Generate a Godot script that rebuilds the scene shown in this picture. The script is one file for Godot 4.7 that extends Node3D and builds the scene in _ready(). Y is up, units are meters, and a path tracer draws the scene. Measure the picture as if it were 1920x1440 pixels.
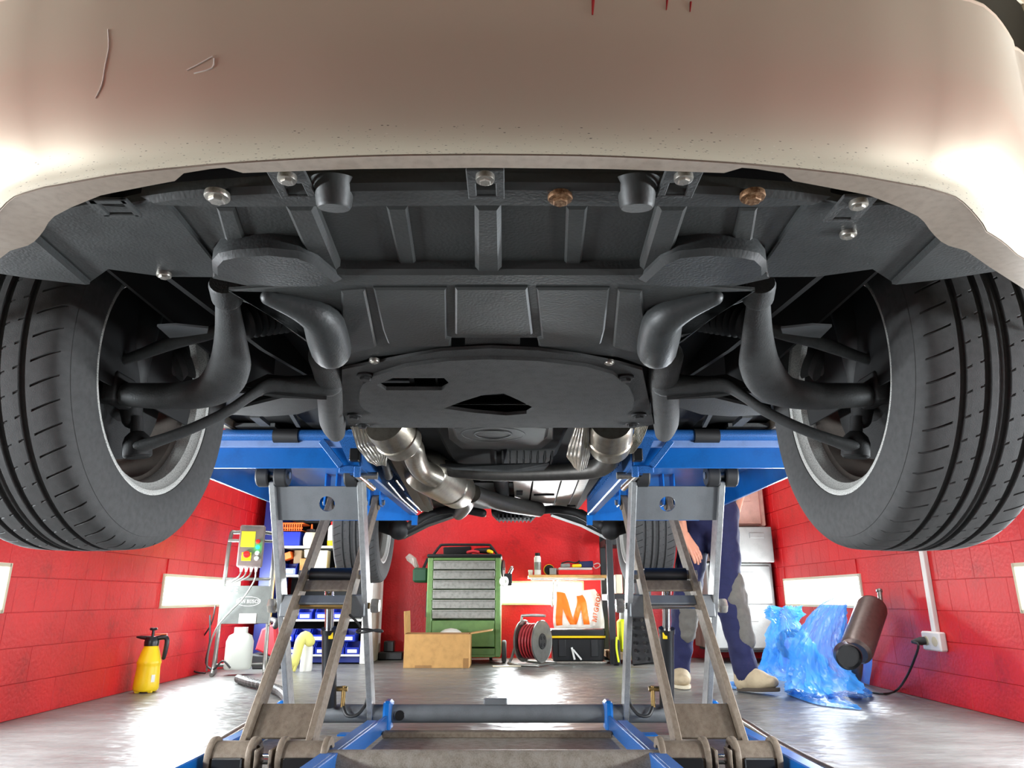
extends Node3D
# A car on a scissor lift in a red-walled workshop, seen from under its front bumper.
# y is up, metres, the floor is y = 0, the car's nose points to +z and the room's back wall is at z = -6.15.

class MB:
	# collects triangles; mesh() makes one ArrayMesh with creased normals
	var v := PackedVector3Array()
	var t := PackedVector2Array()
	var has_uv := false

	func tri(a: Vector3, b: Vector3, c: Vector3) -> void:
		v.append(a); v.append(b); v.append(c)
		t.append(Vector2.ZERO); t.append(Vector2.ZERO); t.append(Vector2.ZERO)

	func quad(a: Vector3, b: Vector3, c: Vector3, d: Vector3) -> void:
		tri(a, b, c)
		tri(a, c, d)

	func fix(from: int) -> void:
		# turns one closed shape so that its faces point outwards
		var m := Vector3.ZERO
		for i in range(from, v.size()):
			m += v[i]
		m /= maxf(1.0, v.size() - from)
		var vol := 0.0
		for i in range(from, v.size(), 3):
			vol += (v[i] - m).dot((v[i + 1] - m).cross(v[i + 2] - m))
		if vol > 0.0:
			for i in range(from, v.size(), 3):
				var q := v[i + 1]
				v[i + 1] = v[i + 2]
				v[i + 2] = q
				var w := t[i + 1]
				t[i + 1] = t[i + 2]
				t[i + 2] = w

	func box(c: Vector3, s: Vector3, bev := 0.0, b := Basis()) -> void:
		var from := v.size()
		var h := s * 0.5
		var e: float = minf(bev, minf(h.x, minf(h.y, h.z)) * 0.9)
		if e <= 0.0:
			for ax in 3:
				for sg in [-1.0, 1.0]:
					var n := Vector3.ZERO
					n[ax] = sg * h[ax]
					var p := Vector3.ZERO
					p[(ax + 1) % 3] = h[(ax + 1) % 3]
					var q := Vector3.ZERO
					q[(ax + 2) % 3] = h[(ax + 2) % 3]
					if sg > 0:
						quad(c + b * (n - p - q), c + b * (n - p + q), c + b * (n + p + q), c + b * (n + p - q))
					else:
						quad(c + b * (n - p - q), c + b * (n + p - q), c + b * (n + p + q), c + b * (n - p + q))
			return
		# chamfered: 3 points at each corner
		var cn := {}
		for i in 8:
			var sg := Vector3(1 if i & 1 else -1, 1 if i & 2 else -1, 1 if i & 4 else -1)
			var l := []
			for ax in 3:
				var p := Vector3(h.x - e, h.y - e, h.z - e) * sg
				p[ax] = h[ax] * sg[ax]
				l.append(c + b * p)
			cn[i] = l
		var bits := [1, 2, 4]
		for ax in 3:
			var bu: int = bits[(ax + 1) % 3]
			var bv: int = bits[(ax + 2) % 3]
			for sg in 2:
				var o: int = bits[ax] * sg
				var f := [cn[o][ax], cn[o | bu][ax], cn[o | bu | bv][ax], cn[o | bv][ax]]
				if sg:
					quad(f[0], f[3], f[2], f[1])
				else:
					quad(f[0], f[1], f[2], f[3])
			for k in 4:
				# edges along ax
				var o2: int = (bu if k & 1 else 0) | (bv if k & 2 else 0)
				var a0: Array = cn[o2]
				var a1: Array = cn[o2 | bits[ax]]
				var ua := (ax + 1) % 3
				var ub := (ax + 2) % 3
				var flip := (k == 0 or k == 3)
				if flip:
					quad(a0[ua], a0[ub], a1[ub], a1[ua])
				else:
					quad(a0[ua], a1[ua], a1[ub], a0[ub])
		for i in 8:
			tri(cn[i][0], cn[i][1], cn[i][2])
		for i in range(from, v.size(), 3):
			if (v[i + 2] - v[i]).cross(v[i + 1] - v[i]).dot(v[i] + v[i + 1] + v[i + 2] - c * 3.0) < 0.0:
				var q := v[i + 1]
				v[i + 1] = v[i + 2]
				v[i + 2] = q

	func bar(a: Vector3, b: Vector3, w: float, h: float, up := Vector3.UP, bev := 0.0) -> void:
		# a beam from a to b, h thick along up, w thick across
		var z := (b - a).normalized()
		var x := up.cross(z)
		if x.length() < 0.001:
			x = Vector3.RIGHT.cross(z)
			if x.length() < 0.001:
				x = Vector3.BACK.cross(z)
		x = x.normalized()
		box((a + b) * 0.5, Vector3(w, h, a.distance_to(b)), bev, Basis(x, z.cross(x), z))

	func loft(rings: Array, closed := true, caps := true) -> void:
		# rings of the same number of points
		var from := v.size()
		var n: int = rings[0].size()
		for i in rings.size() - 1:
			var p = rings[i]
			var q = rings[i + 1]
			for k in (n if closed else n - 1):
				var k2 := (k + 1) % n
				quad(p[k], q[k], q[k2], p[k2])
		if caps and closed:
			for e in 2:
				var r = rings[0] if e == 0 else rings[-1]
				var m := Vector3.ZERO
				for p in r:
					m += p
				m /= n
				for k in n:
					if e == 0:
						tri(m, r[k], r[(k + 1) % n])
					else:
						tri(m, r[(k + 1) % n], r[k])
		if closed:
			fix(from)

	func tube(pts: Array, rad, n := 12, round_end := false, flat := 1.0, up := Vector3.UP) -> void:
		# rad: one radius or one for each point; flat squeezes the section along up
		var rings := []
		var m := pts.size()
		var x := Vector3.ZERO
		for i in m:
			var d: Vector3 = (pts[mini(i + 1, m - 1)] - pts[maxi(i - 1, 0)]).normalized()
			if i == 0 or flat != 1.0:
				x = up.cross(d)
				if x.length() < 0.05:
					x = Vector3.RIGHT.cross(d)
				if x.length() < 0.05:
					x = Vector3.BACK.cross(d)
			else:
				x = x - d * x.dot(d)
			x = x.normalized()
			var y := d.cross(x) * flat
			var r: float = rad[i] if rad is Array else rad
			if round_end and i == 0:
				for s in [[0.95, 0.35], [0.7, 0.72], [0.35, 0.94]]:
					rings.append(_ring(pts[i] - d * r * s[0], x, y, r * s[1], n))
			rings.append(_ring(pts[i], x, y, r, n))
			if round_end and i == m - 1:
				for s in [[0.35, 0.94], [0.7, 0.72], [0.95, 0.35]]:
					rings.append(_ring(pts[i] + d * r * s[0], x, y, r * s[1], n))
		loft(rings)

	func _ring(c: Vector3, x: Vector3, y: Vector3, r: float, n: int) -> PackedVector3Array:
		var o := PackedVector3Array()
		for k in n:
			var a := TAU * k / n
			o.append(c + (x * cos(a) + y * sin(a)) * r)
		return o

	func lathe(prof: Array, o: Vector3, axis: Vector3, n := 24, ring := false, turn := 0.0) -> void:
		# prof: Vector2(radius, way along axis); ring joins the last point to the first
		var from := v.size()
		var z := axis.normalized()
		var x := Vector3.UP.cross(z)
		if x.length() < 0.05:
			x = Vector3.RIGHT.cross(z)
		x = x.normalized()
		var y := z.cross(x)
		var m := prof.size()
		for i in (m if ring else m - 1):
			var p: Vector2 = prof[i]
			var q: Vector2 = prof[(i + 1) % m]
			for k in n:
				var a := TAU * k / n + turn
				var b := TAU * (k + 1) / n + turn
				var ea := x * cos(a) + y * sin(a)
				var eb := x * cos(b) + y * sin(b)
				var p0 := o + ea * p.x + z * p.y
				var p1 := o + eb * p.x + z * p.y
				var q0 := o + ea * q.x + z * q.y
				var q1 := o + eb * q.x + z * q.y
				if p.x < 1e-6:
					tri(p0, q0, q1)
				elif q.x < 1e-6:
					tri(p0, q0, p1)
				else:
					quad(p0, q0, q1, p1)
		fix(from)

	func ball(c: Vector3, r: Vector3, n := 14) -> void:
		var rings := []
		var half := n / 2
		for i in range(0, half + 1):
			var a := PI * (0.02 + 0.96 * i / half)
			var o := PackedVector3Array()
			for k in n:
				var b := TAU * k / n
				o.append(c + Vector3(sin(a) * cos(b) * r.x, cos(a) * r.y, sin(a) * sin(b) * r.z))
			rings.append(o)
		loft(rings)

	func prism(pts: Array, up: Vector3, bev := 0.0) -> void:
		# a flat contour pushed along up; the contour's own side is chamfered by bev
		var from := v.size()
		var n := pts.size()
		var nn := Vector3.ZERO
		for i in n:
			nn += (pts[i] as Vector3).cross(pts[(i + 1) % n])
		nn = nn.normalized()
		var ax := Vector3.UP.cross(nn)
		if ax.length() < 0.1:
			ax = Vector3.RIGHT
		ax = (ax - nn * ax.dot(nn)).normalized()
		var ay := nn.cross(ax)
		var poly := PackedVector2Array()
		for p in pts:
			poly.append(Vector2(p.dot(ax), p.dot(ay)))
		var tris := Geometry2D.triangulate_polygon(poly)
		var dn := up.normalized()
		var low := []
		var mid := []
		var top := []
		var area := 0.0
		for i in n:
			area += poly[i].cross(poly[(i + 1) % n])
		var sg := 1.0 if area > 0 else -1.0
		for i in n:
			var p: Vector3 = pts[i]
			if bev > 0.0:
				var e0 := (poly[i] - poly[(i + n - 1) % n]).normalized()
				var e1 := (poly[(i + 1) % n] - poly[i]).normalized()
				var nrm := (Vector2(-e0.y, e0.x) + Vector2(-e1.y, e1.x)) * sg
				nrm = nrm.normalized() / maxf(0.45, sqrt(maxf(0.0, (1.0 + e0.dot(e1)) * 0.5)))
				low.append(p + (ax * nrm.x + ay * nrm.y) * bev)
				mid.append(p + dn * bev)
			else:
				low.append(p)
			top.append(p + up)
		for i in range(0, tris.size(), 3):
			tri(low[tris[i]], low[tris[i + 1]], low[tris[i + 2]])
			tri(top[tris[i]], top[tris[i + 2]], top[tris[i + 1]])
		var rings := [low, mid, top] if bev > 0.0 else [low, top]
		var flip := tris.size() > 2 and (poly[tris[1]] - poly[tris[0]]).cross(poly[tris[2]] - poly[tris[0]]) * area < 0.0
		for j in rings.size() - 1:
			for i in n:
				var i2 := (i + 1) % n
				if flip:
					quad(rings[j][i], rings[j][i2], rings[j + 1][i2], rings[j + 1][i])
				else:
					quad(rings[j][i2], rings[j][i], rings[j + 1][i], rings[j + 1][i2])
		fix(from)

	func sheet(rows: Array, thick: float, uvs := false) -> void:
		# a curved sheet: rows of points, thick along its normals
		var from := v.size()
		var nr := rows.size()
		var nc: int = rows[0].size()
		var back := []
		for i in nr:
			var r := []
			for k in nc:
				var du: Vector3 = rows[i][mini(k + 1, nc - 1)] - rows[i][maxi(k - 1, 0)]
				var dv: Vector3 = rows[mini(i + 1, nr - 1)][k] - rows[maxi(i - 1, 0)][k]
				r.append(rows[i][k] + du.cross(dv).normalized() * thick)
			back.append(r)
		for i in nr - 1:
			for k in nc - 1:
				quad(rows[i][k], rows[i][k + 1], rows[i + 1][k + 1], rows[i + 1][k])
				quad(back[i][k], back[i + 1][k], back[i + 1][k + 1], back[i][k + 1])
				if uvs:
					has_uv = true
					var a := Vector2(float(k) / (nc - 1), float(i) / (nr - 1))
					var b := Vector2(float(k + 1) / (nc - 1), float(i + 1) / (nr - 1))
					var c := [a, Vector2(b.x, a.y), b, a, b, Vector2(a.x, b.y), a, Vector2(a.x, b.y), b, a, b, Vector2(b.x, a.y)]
					for q in 12:
						t[t.size() - 12 + q] = c[q]
		for k in nc - 1:
			quad(rows[0][k], back[0][k], back[0][k + 1], rows[0][k + 1])
			quad(rows[nr - 1][k], rows[nr - 1][k + 1], back[nr - 1][k + 1], back[nr - 1][k])
		for i in nr - 1:
			quad(rows[i][0], rows[i + 1][0], back[i + 1][0], back[i][0])
			quad(rows[i][nc - 1], back[i][nc - 1], back[i + 1][nc - 1], rows[i + 1][nc - 1])
		fix(from)

	func mesh(crease := 38.0) -> ArrayMesh:
		var n := v.size()
		var fn := PackedVector3Array()
		var fu := PackedVector3Array()
		fn.resize(n / 3)
		fu.resize(n / 3)
		var at := {}
		var keys := []
		keys.resize(n)
		for f in n / 3:
			var nn := (v[f * 3 + 2] - v[f * 3]).cross(v[f * 3 + 1] - v[f * 3])
			fn[f] = nn
			fu[f] = nn.normalized()
			for c in 3:
				var k := Vector3i((v[f * 3 + c] * 20000.0).round())
				keys[f * 3 + c] = k
				if at.has(k):
					at[k].append(f)
				else:
					at[k] = PackedInt32Array([f])
		var lim := cos(deg_to_rad(crease))
		var nor := PackedVector3Array()
		nor.resize(n)
		for i in n:
			var f := i / 3
			var u := fu[f]
			var s := Vector3.ZERO
			for g in at[keys[i]]:
				if u.dot(fu[g]) > lim:
					s += fn[g]
			nor[i] = s.normalized() if s.length() > 1e-14 else (u if u.length() > 0.5 else Vector3.UP)
		var arr := []
		arr.resize(Mesh.ARRAY_MAX)
		arr[Mesh.ARRAY_VERTEX] = v
		arr[Mesh.ARRAY_NORMAL] = nor
		if has_uv:
			arr[Mesh.ARRAY_TEX_UV] = t
		var m := ArrayMesh.new()
		m.add_surface_from_arrays(Mesh.PRIMITIVE_TRIANGLES, arr)
		return m

var M := {}
var base_of := {}
var used := {}

func numbered(called: String) -> String:
	if not used.has(called):
		used[called] = 0
		return called
	used[called] += 1
	return "%s_%03d" % [called, used[called]]

func tag(o: Node, label: String, category: String, group := "") -> void:
	o.set_meta("label", label)
	o.set_meta("category", category)
	if group != "":
		o.set_meta("group", group)

# a thing whose parts are built in the room's own metres; base is where it stands
func thing(called: String, label: String, category: String, base: Vector3, group := "") -> Node3D:
	var o := Node3D.new()
	o.name = numbered(called)
	add_child(o)
	o.position = base
	base_of[o] = base
	tag(o, label, category, group)
	return o

# a thing whose parts are built about its own base, then set down and turned
func kit(called: String, label: String, category: String, at: Vector3, turn := 0.0, group := "") -> Node3D:
	var o := Node3D.new()
	o.name = numbered(called)
	add_child(o)
	o.position = at
	o.rotation.y = turn
	tag(o, label, category, group)
	return o

func part(mb: MB, called: String, m: Material, parent: Node, crease := 38.0) -> MeshInstance3D:
	return put(mb.mesh(crease), called, m, parent)

func put(mesh: Mesh, called: String, m: Material, parent: Node, at := Transform3D()) -> MeshInstance3D:
	var o := MeshInstance3D.new()
	o.name = called
	o.mesh = mesh
	o.material_override = m
	parent.add_child(o, true)
	o.transform = at
	if base_of.has(parent):
		o.position -= base_of[parent]
	return o

func solo(mb: MB, called: String, m: Material, label: String, category: String, group := "", crease := 38.0) -> MeshInstance3D:
	# one mesh, its node set at the middle of the underside
	var lo := Vector3(1e9, 1e9, 1e9)
	var hi := -lo
	for p in mb.v:
		lo = lo.min(p)
		hi = hi.max(p)
	var c := Vector3((lo.x + hi.x) * 0.5, lo.y, (lo.z + hi.z) * 0.5)
	for i in mb.v.size():
		mb.v[i] -= c
	var o := put(mb.mesh(crease), numbered(called), m, self)
	o.position = c
	tag(o, label, category, group)
	return o

func struct(mb: MB, called: String, m: Material, parent: Node = self) -> MeshInstance3D:
	var o := part(mb, called, m, parent)
	if parent == self:
		o.set_meta("kind", "structure")
	return o

func copy(o: Node3D, at: Vector3, turn: float, label: String, group := "") -> Node3D:
	var c: Node3D = o.duplicate()
	c.name = numbered(String(o.name).rstrip("0123456789").rstrip("_"))
	add_child(c)
	c.position = at
	c.rotation.y = turn
	c.set_meta("label", label)
	if group != "":
		c.set_meta("group", group)
	return c

func smooth(pts: Array, k := 4) -> Array:
	var o := []
	var n := pts.size()
	for i in n - 1:
		for j in k:
			var a = pts[maxi(i - 1, 0)]
			var d = pts[mini(i + 2, n - 1)]
			if pts[i] is Vector3:
				o.append((pts[i] as Vector3).cubic_interpolate(pts[i + 1], a, d, float(j) / k))
			else:
				o.append(cubic_interpolate(pts[i], pts[i + 1], a, d, float(j) / k))
	o.append(pts[n - 1])
	return o

func lettering(s: String, size: float, deep: float, m: Material, parent: Node, at: Transform3D, called := "lettering", serif := false) -> MeshInstance3D:
	var f := SystemFont.new()
	f.font_names = PackedStringArray(["Droid Serif" if serif else "Droid Sans"])
	f.font_weight = 700
	var tm := TextMesh.new()
	tm.text = s
	tm.font = f
	tm.font_size = 64
	tm.pixel_size = size / 46.0
	tm.depth = deep
	tm.curve_step = 2.0
	return put(tm, called, m, parent, at)

# --- textures and materials -------------------------------------------------

func noise(seed_: int, freq: float, kind := FastNoiseLite.TYPE_SIMPLEX_SMOOTH, oct := 4) -> FastNoiseLite:
	var f := FastNoiseLite.new()
	f.seed = seed_
	f.frequency = freq
	f.noise_type = kind
	f.fractal_octaves = oct
	return f

func ramp_tex(n: FastNoiseLite, size: int, stops: Array, n2: FastNoiseLite = null, mix := 0.5) -> ImageTexture:
	# stops: [at, colour] pairs along the noise value
	var im := n.get_seamless_image(size, size)
	im.convert(Image.FORMAT_L8)
	var d := im.get_data()
	if n2:
		var im2 := n2.get_seamless_image(size, size)
		im2.convert(Image.FORMAT_L8)
		var d2 := im2.get_data()
		for i in d.size():
			d[i] = int(d[i] * (1.0 - mix) + d2[i] * mix)
	var g := Gradient.new()
	var off := PackedFloat32Array()
	var col := PackedColorArray()
	for s in stops:
		off.append(s[0])
		col.append(s[1])
	g.offsets = off
	g.colors = col
	var lut := PackedByteArray()
	for i in 256:
		var c := g.sample(i / 255.0)
		lut.append(int(c.r * 255))
		lut.append(int(c.g * 255))
		lut.append(int(c.b * 255))
	var o := PackedByteArray()
	o.resize(d.size() * 3)
	for i in d.size():
		var k := d[i] * 3
		o[i * 3] = lut[k]
		o[i * 3 + 1] = lut[k + 1]
		o[i * 3 + 2] = lut[k + 2]
	return ImageTexture.create_from_image(Image.create_from_data(size, size, false, Image.FORMAT_RGB8, o))

func bump_tex(n: FastNoiseLite, size: int, strength: float) -> ImageTexture:
	var im := n.get_seamless_image(size, size)
	im.convert(Image.FORMAT_RGBA8)
	im.bump_map_to_normal_map(strength)
	return ImageTexture.create_from_image(im)

func grey(a: float) -> Color:
	return Color(a, a, a)

func mat(called: String, c: Color, rough: float, metal := 0.0, tex: Texture2D = null, scale := 1.0, bump: Texture2D = null, bump_by := 1.0) -> StandardMaterial3D:
	var m := StandardMaterial3D.new()
	m.resource_name = called
	m.albedo_color = c
	m.roughness = rough
	m.metallic = metal
	if tex or bump:
		m.uv1_triplanar = true
		m.uv1_scale = Vector3.ONE * scale
	if tex:
		m.albedo_texture = tex
	if bump:
		m.normal_enabled = true
		m.normal_texture = bump
		m.normal_scale = bump_by
	M[called] = m
	return m


func make_materials() -> void:
	var mottled := ramp_tex(noise(3, 0.012), 512, [[0.0, grey(0.62)], [0.45, grey(0.88)], [1.0, grey(1.0)]], noise(4, 0.08), 0.4)
	var faint := ramp_tex(noise(5, 0.01), 512, [[0.0, grey(0.84)], [0.5, grey(0.95)], [1.0, grey(1.0)]], noise(6, 0.1), 0.35)
	var speck := ramp_tex(noise(7, 0.11, FastNoiseLite.TYPE_SIMPLEX_SMOOTH, 3), 512, [[0.0, grey(0.25)], [0.3, grey(0.45)], [0.4, grey(0.95)], [1.0, grey(1.0)]])
	var dusty := ramp_tex(noise(8, 0.02), 512, [[0.0, Color(0.55, 0.5, 0.44)], [0.5, Color(0.85, 0.82, 0.78)], [1.0, Color(1, 1, 1)]], noise(9, 0.15), 0.5)
	var rusty := ramp_tex(noise(10, 0.02), 512, [[0.0, Color(0.42, 0.25, 0.15)], [0.4, Color(0.7, 0.6, 0.5)], [0.7, Color(1, 0.97, 0.93)], [1.0, Color(1, 1, 1)]], noise(11, 0.12), 0.4)
	var floor_tex := ramp_tex(noise(12, 0.006), 1024, [[0.0, Color(0.74, 0.73, 0.72)], [0.4, Color(0.86, 0.855, 0.845)], [0.6, Color(0.91, 0.905, 0.895)], [1.0, Color(1, 0.995, 0.985)]], noise(13, 0.05), 0.35)
	var floor_rough := ramp_tex(noise(14, 0.015), 512, [[0.0, grey(0.55)], [0.5, grey(0.8)], [1.0, grey(1.0)]], noise(15, 0.09), 0.5)
	var wall_tex := ramp_tex(noise(16, 0.008), 512, [[0.0, Color(0.72, 0.66, 0.66)], [0.35, Color(0.92, 0.9, 0.9)], [1.0, Color(1, 1, 1)]], noise(17, 0.07), 0.3)
	var scuffed := ramp_tex(noise(18, 0.015), 512, [[0.0, grey(0.68)], [0.45, grey(0.85)], [0.7, grey(0.92)], [1.0, grey(1.0)]], noise(19, 0.2), 0.45)
	var fine_bump := bump_tex(noise(20, 0.12), 512, 2.0)
	var soft_bump := bump_tex(noise(21, 0.025), 512, 3.0)
	var crumple := bump_tex(noise(22, 0.016, FastNoiseLite.TYPE_CELLULAR, 3), 512, 10.0)
	var ripple := bump_tex(noise(23, 0.035), 512, 3.0)

	mat("red_wall", Color(0.83, 0.095, 0.12), 0.42, 0.0, wall_tex, 0.7, fine_bump, 0.25)
	M.red_wall.uv1_world_triplanar = true
	mat("red_joint", Color(0.60, 0.05, 0.065), 0.6, 0.0, wall_tex, 0.7)
	var fl := mat("floor_epoxy", Color(0.46, 0.465, 0.46), 0.46, 0.0, floor_tex, 0.35, ripple, 0.5)
	fl.uv1_scale = Vector3(0.3, 0.3, 0.85)
	fl.roughness_texture = floor_rough
	mat("ceiling_white", Color(0.80, 0.80, 0.78), 0.9)
	mat("door_grey", Color(0.42, 0.41, 0.40), 0.7, 0.0, faint, 0.6)
	mat("black_plastic", Color(0.225, 0.232, 0.228), 0.5, 0.0, faint, 2.5, fine_bump, 0.2)
	mat("worn_plastic", Color(0.23, 0.24, 0.24), 0.48, 0.0, mottled, 3.0, fine_bump, 0.25)
	mat("underseal", Color(0.25, 0.25, 0.245), 0.75, 0.0, mottled, 4.0, fine_bump, 0.7)
	mat("dark_metal", Color(0.16, 0.16, 0.16), 0.6, 0.3, mottled, 4.0, fine_bump, 0.3)
	mat("arm_grey", Color(0.31, 0.315, 0.315), 0.62, 0.2, mottled, 4.0, fine_bump, 0.5)
	mat("near_black", Color(0.06, 0.06, 0.065), 0.8)
	mat("rubber", Color(0.30, 0.30, 0.298), 0.78, 0.0, scuffed, 7.0, fine_bump, 0.3)
	mat("soft_rubber", Color(0.09, 0.09, 0.095), 0.6)
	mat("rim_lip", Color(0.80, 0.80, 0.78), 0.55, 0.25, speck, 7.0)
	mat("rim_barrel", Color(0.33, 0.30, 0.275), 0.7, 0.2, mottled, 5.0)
	mat("rim_bright", Color(0.72, 0.72, 0.71), 0.3, 0.8, faint, 4.0)
	mat("zinc", Color(0.78, 0.76, 0.72), 0.35, 0.85, mottled, 9.0)
	mat("rusty_zinc", Color(0.62, 0.52, 0.42), 0.55, 0.6, rusty, 14.0)
	mat("exhaust_steel", Color(0.70, 0.67, 0.61), 0.33, 0.9, mottled, 6.0, soft_bump, 0.15)
	mat("exhaust_dark", Color(0.36, 0.35, 0.335), 0.45, 0.7, mottled, 6.0)
	mat("heat_shield", Color(0.82, 0.80, 0.75), 0.3, 0.85, faint, 6.0, crumple, 0.35)
	mat("shield_flat", Color(0.80, 0.79, 0.75), 0.42, 0.55, faint, 3.0)
	mat("lift_blue", Color(0.035, 0.38, 0.68), 0.3, 0.0, faint, 2.0)
	mat("lift_blue_worn", Color(0.16, 0.40, 0.68), 0.38, 0.1, speck, 6.0)
	mat("lift_blue_pale", Color(0.47, 0.58, 0.77), 0.35, 0.0, faint, 3.0)
	mat("lift_grey", Color(0.46, 0.475, 0.485), 0.45, 0.25, faint, 3.0)
	mat("lift_steel", Color(0.64, 0.65, 0.65), 0.36, 0.35, mottled, 5.0)
	mat("lift_dusty", Color(0.56, 0.52, 0.47), 0.6, 0.25, dusty, 5.0, fine_bump, 0.3)
	mat("lift_floor_plate", Color(0.62, 0.605, 0.58), 0.5, 0.2, dusty, 2.5, soft_bump, 0.3)
	mat("chrome", Color(0.86, 0.86, 0.86), 0.12, 1.0)
	mat("brass", Color(0.72, 0.60, 0.38), 0.28, 0.9)
	mat("cylinder_black", Color(0.13, 0.135, 0.14), 0.35)
	mat("white_paint", Color(0.86, 0.86, 0.84), 0.45, 0.0, faint, 3.0)
	mat("white_plastic", Color(0.88, 0.88, 0.85), 0.4)
	mat("cabinet_white", Color(0.48, 0.475, 0.46), 0.45, 0.0, faint, 2.0)
	mat("cabinet_pink", Color(0.78, 0.62, 0.56), 0.5, 0.0, faint, 2.0)
	mat("trolley_green", Color(0.40, 0.54, 0.30), 0.42, 0.0, faint, 3.0)
	mat("basket_green", Color(0.08, 0.27, 0.16), 0.45, 0.0, faint, 4.0)
	mat("drawer_grey", Color(0.62, 0.62, 0.59), 0.45, 0.35, mottled, 4.0)
	mat("black_gloss", Color(0.07, 0.07, 0.075), 0.35)
	mat("cardboard", Color(0.73, 0.56, 0.33), 0.85, 0.0, faint, 3.0)
	mat("cardboard_dark", Color(0.62, 0.45, 0.25), 0.9, 0.0, faint, 3.0)
	mat("packing_tape", Color(0.57, 0.42, 0.24), 0.35, 0.0, faint, 3.0)
	mat("yellow", Color(0.95, 0.80, 0.06), 0.4)
	mat("yellow_pale", Color(0.80, 0.74, 0.36), 0.8)
	mat("neon_yellow", Color(0.86, 0.92, 0.10), 0.6)
	mat("orange", Color(0.97, 0.45, 0.03), 0.6)
	mat("orange_plastic", Color(0.90, 0.38, 0.10), 0.45)
	mat("red_plastic", Color(0.80, 0.10, 0.10), 0.4)
	mat("red_soft", Color(0.78, 0.16, 0.20), 0.6)
	mat("cable_red", Color(0.62, 0.14, 0.17), 0.5)
	mat("bin_blue", Color(0.07, 0.17, 0.62), 0.4)
	mat("post_blue", Color(0.05, 0.13, 0.42), 0.5)
	mat("label_white", Color(0.90, 0.90, 0.88), 0.7)
	mat("label_yellow", Color(0.80, 0.76, 0.12), 0.6)
	mat("panel_grey", Color(0.42, 0.43, 0.415), 0.5, 0.1, faint, 3.0)
	mat("panel_print", Color(0.78, 0.79, 0.77), 0.6)
	mat("plate_print", Color(0.72, 0.70, 0.67), 0.6)
	mat("box_brown", Color(0.45, 0.40, 0.385), 0.5, 0.1, faint, 3.0)
	mat("frame_tube", Color(0.52, 0.52, 0.50), 0.35, 0.7, faint, 4.0)
	mat("bench_wood", Color(0.86, 0.68, 0.42), 0.5, 0.0, faint, 3.0)
	mat("dark_blue", Color(0.08, 0.10, 0.28), 0.7)
	mat("skin", Color(0.80, 0.56, 0.46), 0.55)
	mat("trousers", Color(0.085, 0.10, 0.27), 0.85, 0.0, faint, 5.0, soft_bump, 0.6)
	mat("knee_patch", Color(0.40, 0.385, 0.36), 0.85, 0.0, faint, 5.0, soft_bump, 0.5)
	mat("shirt", Color(0.07, 0.07, 0.12), 0.9)
	mat("hair", Color(0.16, 0.11, 0.08), 0.7)
	mat("shoe", Color(0.72, 0.65, 0.53), 0.8, 0.0, faint, 6.0)
	mat("sole", Color(0.30, 0.26, 0.22), 0.9)
	mat("muffler_steel", Color(0.42, 0.36, 0.34), 0.38, 0.75, mottled, 5.0)
	mat("glove", Color(0.80, 0.78, 0.42), 0.85)
	mat("brown", Color(0.46, 0.38, 0.28), 0.8)
	mat("beige", Color(0.78, 0.74, 0.64), 0.7)
	mat("corrugated", Color(0.27, 0.26, 0.25), 0.6, 0.0, mottled, 8.0)
	mat("pipe_steel", Color(0.55, 0.52, 0.47), 0.35, 0.75, mottled, 5.0)
	mat("cord_black", Color(0.10, 0.10, 0.10), 0.55)
	mat("socket_white", Color(0.88, 0.86, 0.84), 0.4)
	mat("paint_red", Color(0.62, 0.05, 0.06), 0.5)
	mat("scuff", Color(0.93, 0.90, 0.86), 0.6)

	# metallic champagne lacquer; its scratches, stone chips and dirt specks are printed on it where they are on the car
	var im := Image.create(2048, 1024, false, Image.FORMAT_RGB8)
	im.fill(Color(0.85, 0.80, 0.71))
	var rng := RandomNumberGenerator.new()
	rng.seed = 77
	for i in 900:
		var vv := 0.30 * pow(rng.randf(), 1.5)
		var uu := rng.randf_range(0.2, 0.8)
		var sz := 1 if rng.randf() < 0.75 else 2
		im.fill_rect(Rect2i(int(uu * 2047), int(vv * 1023), sz, sz * 2), Color(0.25, 0.21, 0.18) if rng.randf() < 0.8 else Color(0.92, 0.88, 0.82))
	var cp := mat("car_paint", Color(1, 1, 1), 0.5, 0.45)
	cp.albedo_texture = ImageTexture.create_from_image(im)
	cp.clearcoat_enabled = true
	cp.clearcoat = 0.35
	cp.clearcoat_roughness = 0.1
	mat("car_paint_plain", Color(0.85, 0.80, 0.71), 0.5, 0.45)
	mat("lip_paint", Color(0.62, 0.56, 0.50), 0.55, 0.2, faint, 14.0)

	# thin plastic film, bags and bottles that let light through
	for a in [["blue_film", Color(0.30, 0.66, 0.94), 0.55, 0.26], ["white_bag", Color(0.93, 0.91, 0.88), 0.97, 0.4], ["clear_film", Color(0.85, 0.83, 0.80), 0.75, 0.3], ["milk_plastic", Color(0.70, 0.71, 0.68), 0.95, 0.4]]:
		var f := mat(a[0], a[1], a[3], 0.0, null, 4.0, crumple if a[0] != "milk_plastic" else null, 0.5)
		f.backlight_enabled = true
		f.backlight = a[1] * 0.7
		if a[2] < 0.9:
			f.transparency = BaseMaterial3D.TRANSPARENCY_ALPHA
			f.albedo_color.a = a[2]
	M.blue_film.uv1_scale = Vector3.ONE * 3.0

	for a in [["lamp_glow", Color(1.0, 0.99, 0.96), 7.0], ["green_glow", Color(0.1, 1.0, 0.45), 2.5]]:
		var g := mat(a[0], a[1], 0.4)
		g.emission_enabled = true
		g.emission = a[1]
		g.emission_energy_multiplier = a[2]

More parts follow.
